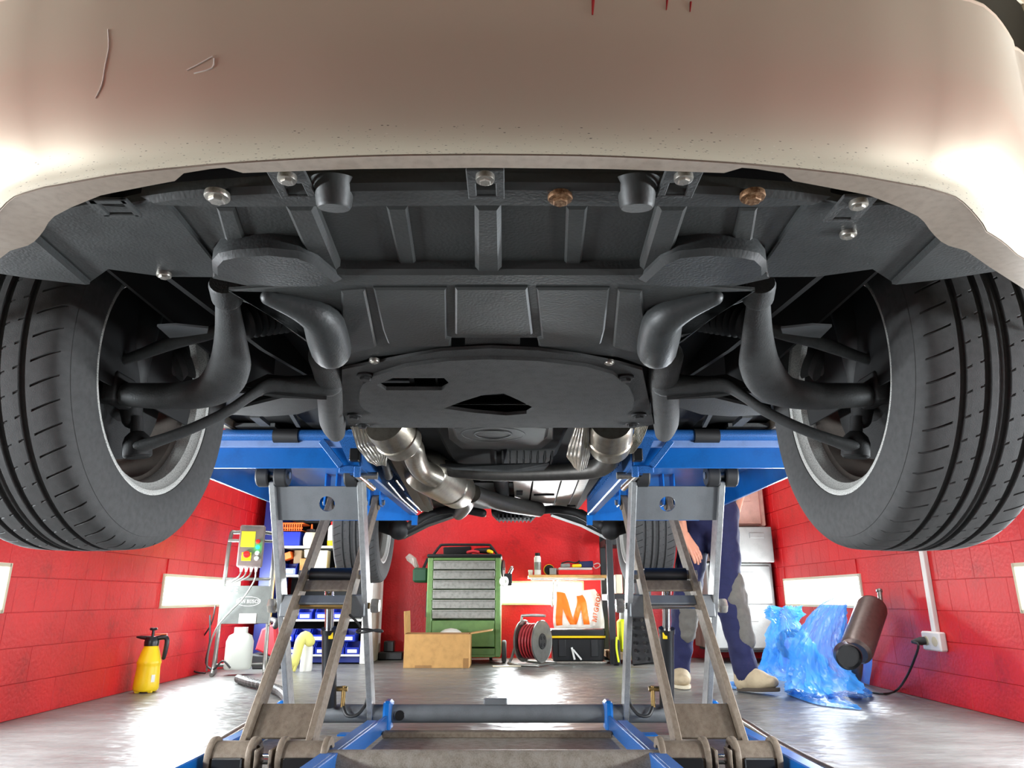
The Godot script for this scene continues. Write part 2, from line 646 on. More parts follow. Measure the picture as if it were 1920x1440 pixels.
func area_light(called: String, at: Vector3, towards: Vector3, size: Vector2, energy: float, c: Color) -> void:
	var l := AreaLight3D.new()
	l.name = called
	l.area_size = size
	l.light_energy = energy
	l.light_color = c
	l.shadow_enabled = true
	l.area_range = 20.0
	l.area_attenuation = 2.0
	add_child(l, true)
	l.look_at_from_position(at, at + towards, Vector3.UP if absf(towards.y) < 0.9 else Vector3.FORWARD)

const WALL := 2.0
const BACK := -6.15
const CEIL := 3.1
const LAMP_Y := 0.505
const LAMP_H := 0.175
# where each lamp is let into the walls: [start, end] along z
const LAMPS := [[-5.40, -4.22], [-2.91, -1.71], [-1.30, -0.30]]

func make_light() -> void:
	var cam := Camera3D.new()
	cam.name = "camera"
	add_child(cam)
	cam.position = Vector3(0, 0.47, 0)
	cam.rotation.x = atan(400.0 / 1331.0)
	cam.fov = rad_to_deg(2.0 * atan(720.0 / 1331.0))
	cam.near = 0.05
	cam.current = true
	var env := Environment.new()
	env.background_mode = Environment.BG_COLOR
	env.background_color = Color(0.02, 0.02, 0.02)
	env.tonemap_mode = Environment.TONE_MAPPER_LINEAR
	env.tonemap_exposure = EXPOSURE
	env.sdfgi_enabled = true
	env.ssao_enabled = true
	env.ssil_enabled = true
	var we := WorldEnvironment.new()
	we.name = "environment"
	we.environment = env
	add_child(we)
	for s in [-1.0, 1.0]:
		for l in LAMPS:
			area_light("wall_lamp_light", Vector3(s * (WALL - 0.012), LAMP_Y, (l[0] + l[1]) * 0.5), Vector3(-s, 0, 0), Vector2(l[1] - l[0], LAMP_H) * 0.96, WALL_LAMP, Color(0.93, 0.975, 1.0))
		for z in [-4.3, -1.9]:
			area_light("ceiling_lamp_light", Vector3(s * 1.45, CEIL - 0.1, z), Vector3.DOWN, Vector2(0.16, 1.4), CEIL_LAMP, Color(0.93, 0.975, 1.0))
	area_light("back_lamp_light", Vector3(0.2, LAMP_Y, BACK + 0.02), Vector3(0, 0, 1), Vector2(0.7, LAMP_H), WALL_LAMP * 0.5, Color(0.93, 0.975, 1.0))

const EXPOSURE := 1.65
const WALL_LAMP := 3.6
const CEIL_LAMP := 1.5

func wall_light(at: Vector3, across: Vector3, out_: Vector3, w: float, label: String) -> void:
	var o := thing("wall_light", label, "wall lamp", at - Vector3(0, LAMP_H * 0.5, 0), "lamps let into the red walls")
	var g := MB.new()
	var h := LAMP_H
	for e in [-1.0, 1.0]:
		g.bar(at + across * (w * 0.5) * e - Vector3(0, h * 0.5 + 0.008, 0) + out_ * 0.001, at + across * (w * 0.5) * e + Vector3(0, h * 0.5 + 0.008, 0) + out_ * 0.001, 0.016, 0.022, out_, 0.002)
		g.bar(at - across * (w * 0.5) + Vector3(0, h * 0.5 * e, 0) + out_ * 0.001, at + across * (w * 0.5) + Vector3(0, h * 0.5 * e, 0) + out_ * 0.001, 0.016, 0.022, out_, 0.002)
	part(g, "frame", M.beige, o)
	g = MB.new()
	g.bar(at - across * (w * 0.5 - 0.01) + out_ * 0.002, at + across * (w * 0.5 - 0.01) + out_ * 0.002, 0.004, h - 0.02, Vector3.UP)
	part(g, "diffuser", M.lamp_glow, o)

func make_room() -> void:
	var g := MB.new()
	g.box(Vector3(0, -0.1, -1.5), Vector3(4.4, 0.2, 9.8))
	struct(g, "floor", M.floor_epoxy)
	g = MB.new()
	g.box(Vector3(0, CEIL + 0.1, -1.5), Vector3(4.4, 0.2, 9.8))
	struct(g, "ceiling", M.ceiling_white)
	g = MB.new()
	g.box(Vector3(0, 0.822, BACK - 0.1), Vector3(4.4, 1.644, 0.2))
	struct(g, "wall_back", M.red_wall)
	g = MB.new()
	g.box(Vector3(0, (CEIL + 1.644) * 0.5, BACK - 0.1), Vector3(4.4, CEIL - 1.644, 0.2))
	struct(g, "wall_upper_back", M.ceiling_white)
	g = MB.new()
	g.box(Vector3(0, CEIL * 0.5, 3.3), Vector3(4.4, CEIL, 0.2))
	struct(g, "wall_front", M.ceiling_white)
	var dr := Node3D.new()
	dr.name = "door_1"
	add_child(dr)
	dr.set_meta("kind", "structure")
	for k in 5:
		g = MB.new()
		g.box(Vector3(0, 0.25 + 0.5 * k, 3.18), Vector3(3.2, 0.49, 0.04), 0.01)
		part(g, "panel", M.door_grey, dr)
	# side walls: painted sand-lime bricks, 13.7 cm courses, each brick a piece of its own
	var course := 0.137
	for s in [-1.0, 1.0]:
		g = MB.new()
		g.box(Vector3(s * (WALL + 0.106), course * 6.0, -1.5), Vector3(0.2, course * 12.0, 9.8))
		g.box(Vector3(s * (WALL + 0.1), course * 6.0, 0.88), Vector3(0.2, course * 12.0, 5.0))
		var wl := struct(g, "wall_left" if s < 0 else "wall_right", M.red_wall)
		g = MB.new()
		g.box(Vector3(s * (WALL + 0.1), course * 12.0 + (CEIL - course * 12.0) * 0.5, -1.5), Vector3(0.2, CEIL - course * 12.0, 9.8))
		struct(g, "wall_upper_left" if s < 0 else "wall_upper_right", M.ceiling_white)
		var kinds := {}
		for row in 12:
			var long := 0.40 if row < 3 or row > 9 else 0.135
			var z := BACK + (long * 0.5 if row % 2 else 0.0)
			if row % 2:
				_brick(wl, kinds, s, BACK, z, row, course)
			while z < -1.64:
				_brick(wl, kinds, s, z, minf(z + long, -1.62), row, course)
				z += long
		for k in LAMPS.size():
			var l: Array = LAMPS[k]
			var where: String = ["near the back corner", "level with the front wheel", "beside the front bumper", "by the garage door"][k]
			wall_light(Vector3(s * WALL, LAMP_Y, (l[0] + l[1]) * 0.5), Vector3(0, 0, 1), Vector3(-s, 0, 0), l[1] - l[0], "bright white rectangular lamp let into the %s red wall %s" % ["left" if s < 0 else "right", where])
	wall_light(Vector3(0.2, LAMP_Y, BACK), Vector3(1, 0, 0), Vector3(0, 0, 1), 0.78, "bright white rectangular lamp in the back wall beside the green trolley")
	var n := 0
	for s in [-1.0, 1.0]:
		for z in [-4.3, -1.9]:
			var o := thing("ceiling_light", "long white ceiling light over the %s side, %s" % ["left" if s < 0 else "right", ["at the back", "above the wheels"][n % 2]], "ceiling light", Vector3(s * 1.45, CEIL - 0.09, z), "ceiling lights")
			n += 1
			g = MB.new()
			g.box(Vector3(s * 1.45, CEIL - 0.04, z), Vector3(0.2, 0.08, 1.5), 0.01)
			part(g, "housing", M.white_paint, o)
			g = MB.new()
			g.box(Vector3(s * 1.45, CEIL - 0.084, z), Vector3(0.16, 0.012, 1.42), 0.003)
			part(g, "diffuser", M.lamp_glow, o)

func _brick(wl: Node, kinds: Dictionary, s: float, z0: float, z1: float, row: int, course: float) -> void:
	if z1 - z0 < 0.02:
		return
	var y0 := row * course
	var y1 := y0 + course
	for l in LAMPS:
		if y1 > LAMP_Y - LAMP_H * 0.5 + 0.005 and y0 < LAMP_Y + LAMP_H * 0.5 - 0.005:
			if z0 >= l[0] - 0.002 and z1 <= l[1] + 0.002:
				# behind the lamp: only what is left above or below it
				if y0 < LAMP_Y - LAMP_H * 0.5:
					y1 = LAMP_Y - LAMP_H * 0.5
				elif y1 > LAMP_Y + LAMP_H * 0.5:
					y0 = LAMP_Y + LAMP_H * 0.5
				else:
					return
			elif z0 < l[0] and z1 > l[0]:
				z1 = l[0]
			elif z0 < l[1] and z1 > l[1]:
				z0 = l[1]
	var key := "%.3f %.3f" % [z1 - z0, y1 - y0]
	if not kinds.has(key):
		var g := MB.new()
		g.box(Vector3.ZERO, Vector3(0.02, y1 - y0 - 0.0022, z1 - z0 - 0.0018), 0.0012)
		kinds[key] = g.mesh(30.0)
	var hsh := sin(z0 * 91.7 + row * 37.3) * 43758.5
	var prd := (hsh - floorf(hsh)) * 0.0007
	put(kinds[key], "brick", M.red_wall, wl, Transform3D(Basis(), Vector3(s * (WALL + 0.01 - prd), (y0 + y1) * 0.5, (z0 + z1) * 0.5)))


# --- the car ----------------------------------------------------------------
# car points are Vector3(way from the car's middle line, height, distance ahead of the camera)

func mid(d: float) -> float:
	return -0.0252 - 0.0038 * d

func W(p: Vector3, s := 1.0) -> Vector3:
	return Vector3(mid(p.z) + s * p.x, p.y, -p.z)

func Ws(pts: Array, s := 1.0) -> Array:
	var o := []
	for p in pts:
		o.append(W(p, s))
	return o

func both(pts: Array) -> Array:
	# a contour of the left half; its side nearest the middle line is opened and closed with the mirror image
	var n := pts.size()
	var best := 0
	for i in n:
		if pts[i].x + pts[(i + 1) % n].x > pts[best].x + pts[(best + 1) % n].x:
			best = i
	var run := []
	for k in n:
		run.append(pts[(best + 1 + k) % n])
	run[0].x = 0.0
	run[n - 1].x = 0.0
	var o := Ws(run)
	for i in range(n - 2, 0, -1):
		o.append(W(run[i], -1.0))
	return o

func cuts(poly: Array, holes: Array) -> Array:
	# splits a level plate into pieces so that its holes become notches
	var y: float = poly[0].y
	var flat := PackedVector2Array()
	for p in poly:
		flat.append(Vector2(p.x, p.z))
	var pieces := [flat]
	for h in holes:
		var hole := PackedVector2Array()
		var c := Vector2.ZERO
		for p in h:
			hole.append(Vector2(p.x, p.z))
			c += Vector2(p.x, p.z)
		c /= h.size()
		var next := []
		for q in pieces:
			for e in [-1.0, 1.0]:
				var half := PackedVector2Array([Vector2(c.x, -20), Vector2(c.x + e * 20, -20), Vector2(c.x + e * 20, 20), Vector2(c.x, 20)])
				for part_ in Geometry2D.intersect_polygons(q, half):
					for piece in Geometry2D.clip_polygons(part_, hole):
						next.append(piece)
		pieces = next
	var o := []
	for q in pieces:
		var r := []
		for p in q:
			r.append(Vector3(p.x, y, p.y))
		o.append(r)
	return o

func bolt_mesh(r: float) -> ArrayMesh:
	# a washer and a hexagon head, axis along -y
	var g := MB.new()
	g.lathe([Vector2(0, 0.004), Vector2(r * 1.5, 0.004), Vector2(r * 1.55, 0.0), Vector2(r * 1.45, -0.002), Vector2(r * 1.1, -0.0025), Vector2(0, -0.0025)], Vector3.ZERO, Vector3.UP, 20)
	g.lathe([Vector2(0, 0.0), Vector2(r, 0.0), Vector2(r, -r * 0.62), Vector2(r * 0.86, -r * 0.75), Vector2(0, -r * 0.75)], Vector3.ZERO, Vector3.UP, 6)
	return g.mesh(30)

func tyre_mesh() -> ArrayMesh:
	# axis along x, middle at the hub
	var prof := [[-0.100, 0.2285, 0], [-0.1105, 0.233, 0], [-0.1165, 0.246, 0], [-0.1195, 0.266, 0], [-0.1205, 0.284, 0], [-0.1190, 0.300, 0], [-0.1155, 0.313, 0], [-0.1145, 0.3135, 0], [-0.1120, 0.321, 0], [-0.1070, 0.3285, 0.2], [-0.1015, 0.3330, 1.0], [-0.092, 0.3362, 1.0], [-0.080, 0.3376, 1.0], [-0.0665, 0.3383, 1.0], [-0.0660, 0.3383, 0.0], [-0.0595, 0.3386, 0.0], [-0.0580, 0.3318, 0.0], [-0.0490, 0.3318, 0.0], [-0.0475, 0.3390, 0.5], [-0.040, 0.3394, 0.5], [-0.0395, 0.3394, 0.0], [-0.028, 0.3397, 0.0], [-0.0275, 0.3397, 0.5], [-0.0215, 0.3398, 0.5], [-0.0200, 0.3322, 0.0], [-0.0110, 0.3322, 0.0], [-0.0095, 0.3400, 0.0], [0.0, 0.3400, 0.0]]
	var full := prof.duplicate()
	for i in range(prof.size() - 2, -1, -1):
		full.append([-prof[i][0], prof[i][1], prof[i][2]])
	var pitches := 54
	var cols := []
	for k in pitches:
		var a := TAU * k / pitches
		var st := TAU / pitches
		cols.append([a, 0.0])
		cols.append([a + st * 0.035, 1.0])
		cols.append([a + st * 0.075, 1.0])
		cols.append([a + st * 0.11, 0.0])
		cols.append([a + st * 0.55, 0.0])
	var g := MB.new()
	var rings := []
	for c in cols:
		var ring := PackedVector3Array()
		for p in full:
			var r: float = p[1] - 0.0045 * p[2] * c[1]
			var a: float = c[0] + (absf(p[0]) - 0.085) * 1.3 * (1.0 if p[0] < 0 else -1.0)
			ring.append(Vector3(p[0], r * cos(a), r * sin(a)))
		rings.append(ring)
	rings.append(rings[0])
	var n := full.size()
	for i in rings.size() - 1:
		for k in n - 1:
			g.quad(rings[i][k], rings[i][k + 1], rings[i + 1][k + 1], rings[i + 1][k])
	# inside, out of sight
	for i in rings.size() - 1:
		g.quad(rings[i][n - 1], rings[i][0], rings[i + 1][0], rings[i + 1][n - 1])
	g.fix(0)
	return g.mesh(32)

func make_wheel(car: Node3D, called_label: String, c: Vector3, s: float, tyre: Mesh, rim: Array) -> Node3D:
	var w := Node3D.new()
	w.name = "wheel"
	car.add_child(w, true)
	w.position = c - base_of[car]
	w.rotation.y = 0.0 if s < 0 else PI
	w.set_meta("label", called_label)
	put(tyre, "tyre", M.rubber, w)
	put(rim[0], "rim_flange", M.rim_lip, w)
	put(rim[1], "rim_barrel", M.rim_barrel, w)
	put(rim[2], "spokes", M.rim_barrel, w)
	put(rim[3], "brake_disc", M.dark_metal, w)
	return w

func rim_meshes() -> Array:
	# the inner side of the wheel looks towards +x
	var o := []
	var g := MB.new()
	g.lathe([Vector2(0.2285, 0.100), Vector2(0.2335, 0.104), Vector2(0.2335, 0.108), Vector2(0.229, 0.1095), Vector2(0.222, 0.107), Vector2(0.2185, 0.100), Vector2(0.2075, 0.092), Vector2(0.2045, 0.078), Vector2(0.2045, 0.062), Vector2(0.215, 0.062)], Vector3.ZERO, Vector3.RIGHT, 72, true)
	o.append(g.mesh(40))
	g = MB.new()
	g.lathe([Vector2(0.2045, 0.065), Vector2(0.1965, 0.058), Vector2(0.1955, 0.0), Vector2(0.199, -0.05), Vector2(0.206, -0.085), Vector2(0.228, -0.1), Vector2(0.228, -0.09), Vector2(0.214, -0.08), Vector2(0.205, 0.0), Vector2(0.212, 0.065)], Vector3.ZERO, Vector3.RIGHT, 64, true)
	o.append(g.mesh(40))
	g = MB.new()
	g.lathe([Vector2(0.0, -0.03), Vector2(0.075, -0.03), Vector2(0.08, -0.06), Vector2(0.0, -0.08)], Vector3.ZERO, Vector3.RIGHT, 32)
	for k in 10:
		var a := TAU * k / 10.0
		var e := Vector3(0, cos(a), sin(a))
		g.bar(e * 0.06 + Vector3(-0.05, 0, 0), e * 0.208 + Vector3(-0.065, 0, 0), 0.034, 0.03, Vector3.RIGHT, 0.006)
	o.append(g.mesh(35))
	g = MB.new()
	g.lathe([Vector2(0.08, 0.03), Vector2(0.16, 0.03), Vector2(0.16, 0.0), Vector2(0.08, 0.0)], Vector3.ZERO, Vector3.RIGHT, 48, true)
	g.lathe([Vector2(0, 0.06), Vector2(0.05, 0.06), Vector2(0.085, 0.03), Vector2(0.085, -0.03), Vector2(0, -0.03)], Vector3.ZERO, Vector3.RIGHT, 24)
	o.append(g.mesh(35))
	return o

func crease_at(x: float) -> Vector3:
	# the lower crease of the bumper: Vector3(x, height, distance) at |x| from the middle
	var tab := [[0.0, 0.862, 0.562], [0.12, 0.862, 0.565], [0.25, 0.862, 0.577], [0.35, 0.862, 0.594], [0.44, 0.863, 0.619], [0.48, 0.863, 0.637], [0.515, 0.861, 0.665], [0.55, 0.859, 0.70], [0.62, 0.86, 0.755], [0.72, 0.865, 0.835], [0.81, 0.87, 0.93], [0.87, 0.875, 1.02]]
	var a := absf(x)
	for i in tab.size() - 1:
		if a <= tab[i + 1][0] or i == tab.size() - 2:
			var f: float = (a - tab[i][0]) / (tab[i + 1][0] - tab[i][0])
			var pre: Array = tab[maxi(i - 1, 0)]
			var post: Array = tab[mini(i + 2, tab.size() - 1)]
			return Vector3(x, cubic_interpolate(tab[i][1], tab[i + 1][1], pre[1], post[1], f), cubic_interpolate(tab[i][2], tab[i + 1][2], pre[2], post[2], f))
	return Vector3.ZERO

func bumper_point(x: float, j: int) -> Vector3:
	# j counts the rows from the crease upwards
	var up := [0.0, 0.0008, 0.0028, 0.006, 0.011, 0.018, 0.027, 0.038, 0.052, 0.068, 0.086, 0.106, 0.128, 0.160, 0.172, 0.20, 0.24, 0.30, 0.36]
	var fw := [0.0, -0.006, -0.0115, -0.0165, -0.0215, -0.0265, -0.032, -0.0375, -0.043, -0.048, -0.052, -0.055, -0.057, -0.058, -0.0583, -0.058, -0.055, -0.05, -0.042]
	var c := crease_at(x)
	c.y += maxf(0.0, absf(x) - 0.42) * 0.22 * smoothstep(8.0, 14.0, j)
	# the face leans along the plan normal of the crease line
	var c2 := crease_at(x + 0.01)
	var c1 := crease_at(x - 0.01)
	var tg := Vector2(c2.x - c1.x, c2.z - c1.z).normalized()
	var nrm := Vector2(-tg.y, tg.x)
	return Vector3(c.x + nrm.x * fw[j], c.y + up[j], c.z + nrm.y * fw[j])

func make_bumper(car: Node3D) -> void:
	var g := MB.new()
	var nc := 121
	var rows := []
	for j in 19:
		var r := []
		for k in nc:
			r.append(W(bumper_point(lerpf(-0.87, 0.87, k / float(nc - 1)), j)))
		rows.append(r)
	# the face up to the intakes, then the bar between them
	g.sheet(rows.slice(0, 15), 0.003, true)
	var bars := [[30, 90], [0, 14], [106, 120]]
	for b in bars:
		var rr := []
		for j in range(14, 18):
			rr.append(rows[j].slice(b[0], b[1] + 1))
		g.sheet(rr, 0.003)
	var top := []
	for j in range(17, 19):
		top.append(rows[j])
	g.sheet(top, 0.003)
	var bumper := part(g, "front_bumper", M.car_paint, car, 60)
	bumper.set_meta("label", "champagne metallic front bumper seen from below")
	# the turned-in flange under the crease, with notches for the clips
	g = MB.new()
	var inner := []
	var edge := [[0.0, 0.588], [0.12, 0.590], [0.255, 0.598], [0.31, 0.612], [0.39, 0.636], [0.435, 0.660], [0.47, 0.682], [0.50, 0.715], [0.53, 0.742], [0.565, 0.757], [0.62, 0.80], [0.72, 0.875], [0.81, 0.965], [0.87, 1.04]]
	for k in nc:
		var x := lerpf(-0.87, 0.87, k / float(nc - 1))
		var a := absf(x)
		var z := 1.04
		for i in edge.size() - 1:
			if a <= edge[i + 1][0] + 0.0001:
				z = lerpf(edge[i][1], edge[i + 1][1], (a - edge[i][0]) / (edge[i + 1][0] - edge[i][0]))
				break
		if (a > 0.243 and a < 0.302):
			z -= 0.010
		inner.append(Vector3(x, 0.866, z))
	var fr := [[], [], []]
	for k in nc:
		var c := crease_at(inner[k].x)
		fr[0].append(W(c))
		fr[1].append(W(Vector3(c.x, c.y + 0.001, lerpf(c.z, inner[k].z, 0.15))))
		fr[2].append(W(inner[k]))
	g.sheet(fr, -0.004)
	part(g, "bumper_flange", M.lip_paint, car, 25)
	# rolled edges and dark mesh of the two side intakes
	for s in [-1.0, 1.0]:
		var ed := []
		for k in range(0, 17):
			ed.append(W(bumper_point(s * lerpf(0.665, 0.436, k / 16.0), 14)) + Vector3(0, 0.001, 0))
		g = MB.new()
		g.tube(ed, 0.004, 8, true)
		part(g, "intake_edge", M.car_paint_plain, car)
		g = MB.new()
		for k in 9:
			var xx: float = s * lerpf(0.43, 0.67, k / 8.0)
			var p := bumper_point(xx, 14) + Vector3(0, 0.008, 0.05)
			g.bar(W(p), W(p + Vector3(0.02 * s, 0.09, 0.01)), 0.004, 0.004, Vector3.BACK)
			g.bar(W(p), W(p + Vector3(-0.03 * s, 0.09, 0.01)), 0.004, 0.004, Vector3.BACK)
		part(g, "intake_mesh", M.black_gloss, car)
	# marks: red paint rubbed on, scratches
	var bp := func(px_x: float, j: float) -> Vector3:
		var a := bumper_point(px_x, int(j))
		var b := bumper_point(px_x, int(j) + 1)
		return W(a.lerp(b, j - int(j))) + Vector3(0, -0.0004, 0.0034)
	for m in [[Vector3(0.097, 0.980, 0.510), 10.75, 0.0018], [Vector3(0.161, 0.981, 0.510), 11.15, 0.001], [Vector3(0.182, 0.979, 0.510), 11.15, 0.001]]:
		g = MB.new()
		var q: Vector3 = m[0]
		g.tube([bp.call(q.x, 11.6), bp.call(q.x - 0.001, m[1])], [m[2], m[2] * 0.4], 6)
		part(g, "paint_mark", M.paint_red, car)
	for m in [[[-0.335, 11.2], [-0.333, 10.3], [-0.336, 9.4], [-0.340, 8.4], [-0.347, 7.7]], [[-0.258, 8.6], [-0.246, 8.9], [-0.235, 9.2]], [[-0.252, 8.4], [-0.236, 8.6], [-0.234, 9.1]]]:
		g = MB.new()
		var l := []
		for q in m:
			l.append(bp.call(q[0], q[1]))
		g.tube(smooth(l, 3), 0.0006, 5)
		part(g, "scratch", M.scuff, car)

func make_undertray(car: Node3D) -> void:
	var g := MB.new()
	g.prism(both([Vector3(-0.411, 0.888, 0.701), Vector3(-0.355, 0.888, 0.681), Vector3(-0.291, 0.888, 0.664), Vector3(-0.173, 0.888, 0.648), Vector3(-0.088, 0.888, 0.640), Vector3(-0.005, 0.888, 0.638), Vector3(-0.018, 0.888, 0.958), Vector3(-0.221, 0.888, 0.958), Vector3(-0.307, 0.888, 0.935), Vector3(-0.380, 0.888, 0.889)]), Vector3(0, 0.01, 0), 0.0)
	part(g, "front_tray", M.black_plastic, car)
	# proud beams and ribs moulded into the tray
	g = MB.new()
	g.prism(both([Vector3(-0.367, 0.872, 0.665), Vector3(-0.324, 0.872, 0.655), Vector3(-0.271, 0.872, 0.648), Vector3(-0.169, 0.872, 0.640), Vector3(-0.005, 0.872, 0.637), Vector3(-0.007, 0.872, 0.679), Vector3(-0.180, 0.872, 0.681), Vector3(-0.296, 0.872, 0.682), Vector3(-0.352, 0.872, 0.678)]), Vector3(0, 0.017, 0), 0.006)
	part(g, "front_beam", M.black_plastic, car)
	g = MB.new()
	g.prism(both([Vector3(-0.233, 0.870, 0.824), Vector3(-0.185, 0.870, 0.835), Vector3(-0.013, 0.870, 0.835), Vector3(-0.014, 0.870, 0.874), Vector3(-0.201, 0.870, 0.877), Vector3(-0.260, 0.870, 0.882)]), Vector3(0, 0.019, 0), 0.006)
	part(g, "rear_beam", M.black_plastic, car)
	g = MB.new()
	g.prism(Ws([Vector3(-0.013, 0.874, 0.682), Vector3(0.016, 0.874, 0.682), Vector3(0.015, 0.874, 0.849), Vector3(-0.020, 0.874, 0.849)]), Vector3(0, 0.015, 0), 0.005)
	part(g, "rib", M.black_plastic, car)
	for s in [1.0, -1.0]:
		g = MB.new()
		g.prism(Ws([Vector3(-0.219, 0.874, 0.682), Vector3(-0.186, 0.874, 0.682), Vector3(-0.194, 0.874, 0.849), Vector3(-0.230, 0.874, 0.849)], s), Vector3(0, 0.015, 0), 0.005)
		part(g, "rib", M.black_plastic, car)
		g = MB.new()
		g.prism(Ws([Vector3(-0.112, 0.884, 0.699), Vector3(-0.088, 0.884, 0.699), Vector3(-0.098, 0.884, 0.865), Vector3(-0.120, 0.884, 0.865)], s), Vector3(0, 0.006, 0), 0.003)
		part(g, "rib", M.black_plastic, car)
		g = MB.new()
		g.prism(Ws([Vector3(-0.302, 0.884, 0.702), Vector3(-0.281, 0.884, 0.702), Vector3(-0.303, 0.884, 0.815), Vector3(-0.330, 0.884, 0.815)], s), Vector3(0, 0.006, 0), 0.003)
		part(g, "rib", M.black_plastic, car)
		# humps over the anti-roll bar mounts
		g = MB.new()
		g.prism(Ws([Vector3(-0.343, 0.862, 0.797), Vector3(-0.327, 0.862, 0.777), Vector3(-0.303, 0.862, 0.768), Vector3(-0.263, 0.862, 0.763), Vector3(-0.228, 0.862, 0.771), Vector3(-0.211, 0.862, 0.791), Vector3(-0.194, 0.862, 0.850), Vector3(-0.226, 0.862, 0.865), Vector3(-0.283, 0.862, 0.865), Vector3(-0.316, 0.862, 0.858), Vector3(-0.344, 0.862, 0.842), Vector3(-0.354, 0.862, 0.827)], s), Vector3(0, 0.027, 0), 0.007)
		part(g, "mount_hump", M.worn_plastic, car)
		# cone-shaped posts on the front beam
		var c := W(Vector3(-0.158, 0.872, 0.653), s)
		g = MB.new()
		g.lathe([Vector2(0.024, 0.016), Vector2(0.0195, 0.0), Vector2(0.018, -0.011), Vector2(0.016, -0.014), Vector2(0.0, -0.014)], c, Vector3(0, 1, 0.25), 24)
		part(g, "post", M.black_plastic, car)
		# flat wings towards the wheels
		g = MB.new()
		g.prism(Ws([Vector3(-0.541, 0.882, 0.753), Vector3(-0.502, 0.882, 0.718), Vector3(-0.467, 0.882, 0.695), Vector3(-0.439, 0.882, 0.686), Vector3(-0.401, 0.882, 0.691), Vector3(-0.352, 0.882, 0.676), Vector3(-0.349, 0.882, 0.707), Vector3(-0.353, 0.882, 0.825), Vector3(-0.372, 0.882, 0.874), Vector3(-0.438, 0.882, 0.873), Vector3(-0.501, 0.882, 0.850), Vector3(-0.555, 0.882, 0.896)], s), Vector3(0, 0.006, 0), 0.002)
		part(g, "wing_panel", M.worn_plastic, car)
		g = MB.new()
		var wedge := [Vector3(-0.603, 0.874, 0.756), Vector3(-0.560, 0.874, 0.748), Vector3(-0.532, 0.874, 0.736), Vector3(-0.544, 0.874, 0.883), Vector3(-0.609, 0.874, 0.862), Vector3(-0.672, 0.874, 0.833)]
		g.prism(Ws(wedge, s), Vector3(0, 0.01, 0), 0.003)
		part(g, "air_deflector", M.worn_plastic, car)
	# second tray behind, with raised pads and the cut-out for the tow bracket
	g = MB.new()
	g.prism(both([Vector3(-0.372, 0.884, 0.922), Vector3(-0.206, 0.884, 0.894), Vector3(-0.012, 0.884, 0.894), Vector3(-0.019, 0.884, 1.112), Vector3(-0.072, 0.884, 1.112), Vector3(-0.077, 0.884, 1.176), Vector3(-0.145, 0.884, 1.187), Vector3(-0.220, 0.884, 1.211), Vector3(-0.288, 0.884, 1.273), Vector3(-0.305, 0.884, 1.168), Vector3(-0.319, 0.884, 1.117), Vector3(-0.346, 0.884, 1.009)]), Vector3(0, 0.006, 0), 0.002)
	part(g, "rear_tray", M.black_plastic, car)
	for s in [1.0, -1.0]:
		g = MB.new()
		g.prism(Ws([Vector3(-0.164, 0.879, 0.905), Vector3(-0.062, 0.879, 0.905), Vector3(-0.078, 0.879, 1.100), Vector3(-0.071, 0.879, 1.105), Vector3(-0.076, 0.879, 1.141), Vector3(-0.169, 0.879, 1.144), Vector3(-0.180, 0.879, 1.128), Vector3(-0.178, 0.879, 1.065)], s), Vector3(0, 0.006, 0), 0.003)
		part(g, "pad", M.black_plastic, car)
		g = MB.new()
		g.prism(Ws([Vector3(-0.211, 0.879, 0.916), Vector3(-0.176, 0.879, 0.910), Vector3(-0.202, 0.879, 1.144), Vector3(-0.250, 0.879, 1.180), Vector3(-0.268, 0.879, 1.169)], s), Vector3(0, 0.006, 0), 0.003)
		part(g, "pad", M.black_plastic, car)
		# brake cooling ducts with round ends
		g = MB.new()
		g.tube(smooth(Ws([Vector3(-0.318, 0.880, 0.935), Vector3(-0.283, 0.876, 0.961), Vector3(-0.258, 0.870, 0.990), Vector3(-0.260, 0.862, 1.043), Vector3(-0.266, 0.858, 1.094)], s), 4), smooth([0.012, 0.020, 0.029, 0.0325, 0.0325], 4), 20, true)
		part(g, "cooling_duct", M.worn_plastic, car, 60)
		g = MB.new()
		g.prism(Ws([Vector3(-0.372, 0.884, 0.922), Vector3(-0.304, 0.884, 0.926), Vector3(-0.268, 0.884, 1.035), Vector3(-0.305, 0.884, 1.168), Vector3(-0.319, 0.884, 1.127), Vector3(-0.337, 0.884, 1.031)], s), Vector3(0, 0.004, 0))
		part(g, "duct_fin", M.worn_plastic, car)
	g = MB.new()
	g.prism(both([Vector3(-0.050, 0.878, 0.902), Vector3(-0.012, 0.878, 0.902), Vector3(-0.018, 0.878, 1.081), Vector3(-0.063, 0.878, 1.081)]), Vector3(0, 0.006, 0), 0.003)
	part(g, "pad", M.black_plastic, car)
	# tow bracket with three holes
	g = MB.new()
	var tp := Ws([Vector3(-0.049, 0.886, 1.112), Vector3(0.043, 0.886, 1.112), Vector3(0.044, 0.886, 1.208), Vector3(-0.055, 0.886, 1.208)])
	var hs := []
	for q in [Vector3(-0.035, 0.886, 1.199), Vector3(-0.006, 0.886, 1.199), Vector3(0.020, 0.886, 1.199)]:
		var h := []
		for k in 8:
			h.append(W(q + Vector3(cos(TAU * k / 8) * 0.0055, 0, sin(TAU * k / 8) * 0.006)))
		hs.append(h)
	for piece in cuts(tp, hs):
		g.prism(piece, Vector3(0, 0.006, 0))
	part(g, "tow_bracket", M.underseal, car)
	# clips, bolts and screws
	var big := bolt_mesh(0.0085)
	var small := bolt_mesh(0.0062)
	for q in [[Vector3(-0.279, 0.869, 0.651), true], [Vector3(0.078, 0.869, 0.654), false], [Vector3(0.278, 0.869, 0.651), false]]:
		put(big, "bolt", M.zinc if q[1] else M.rusty_zinc, car, Transform3D(Basis(), W(q[0])))
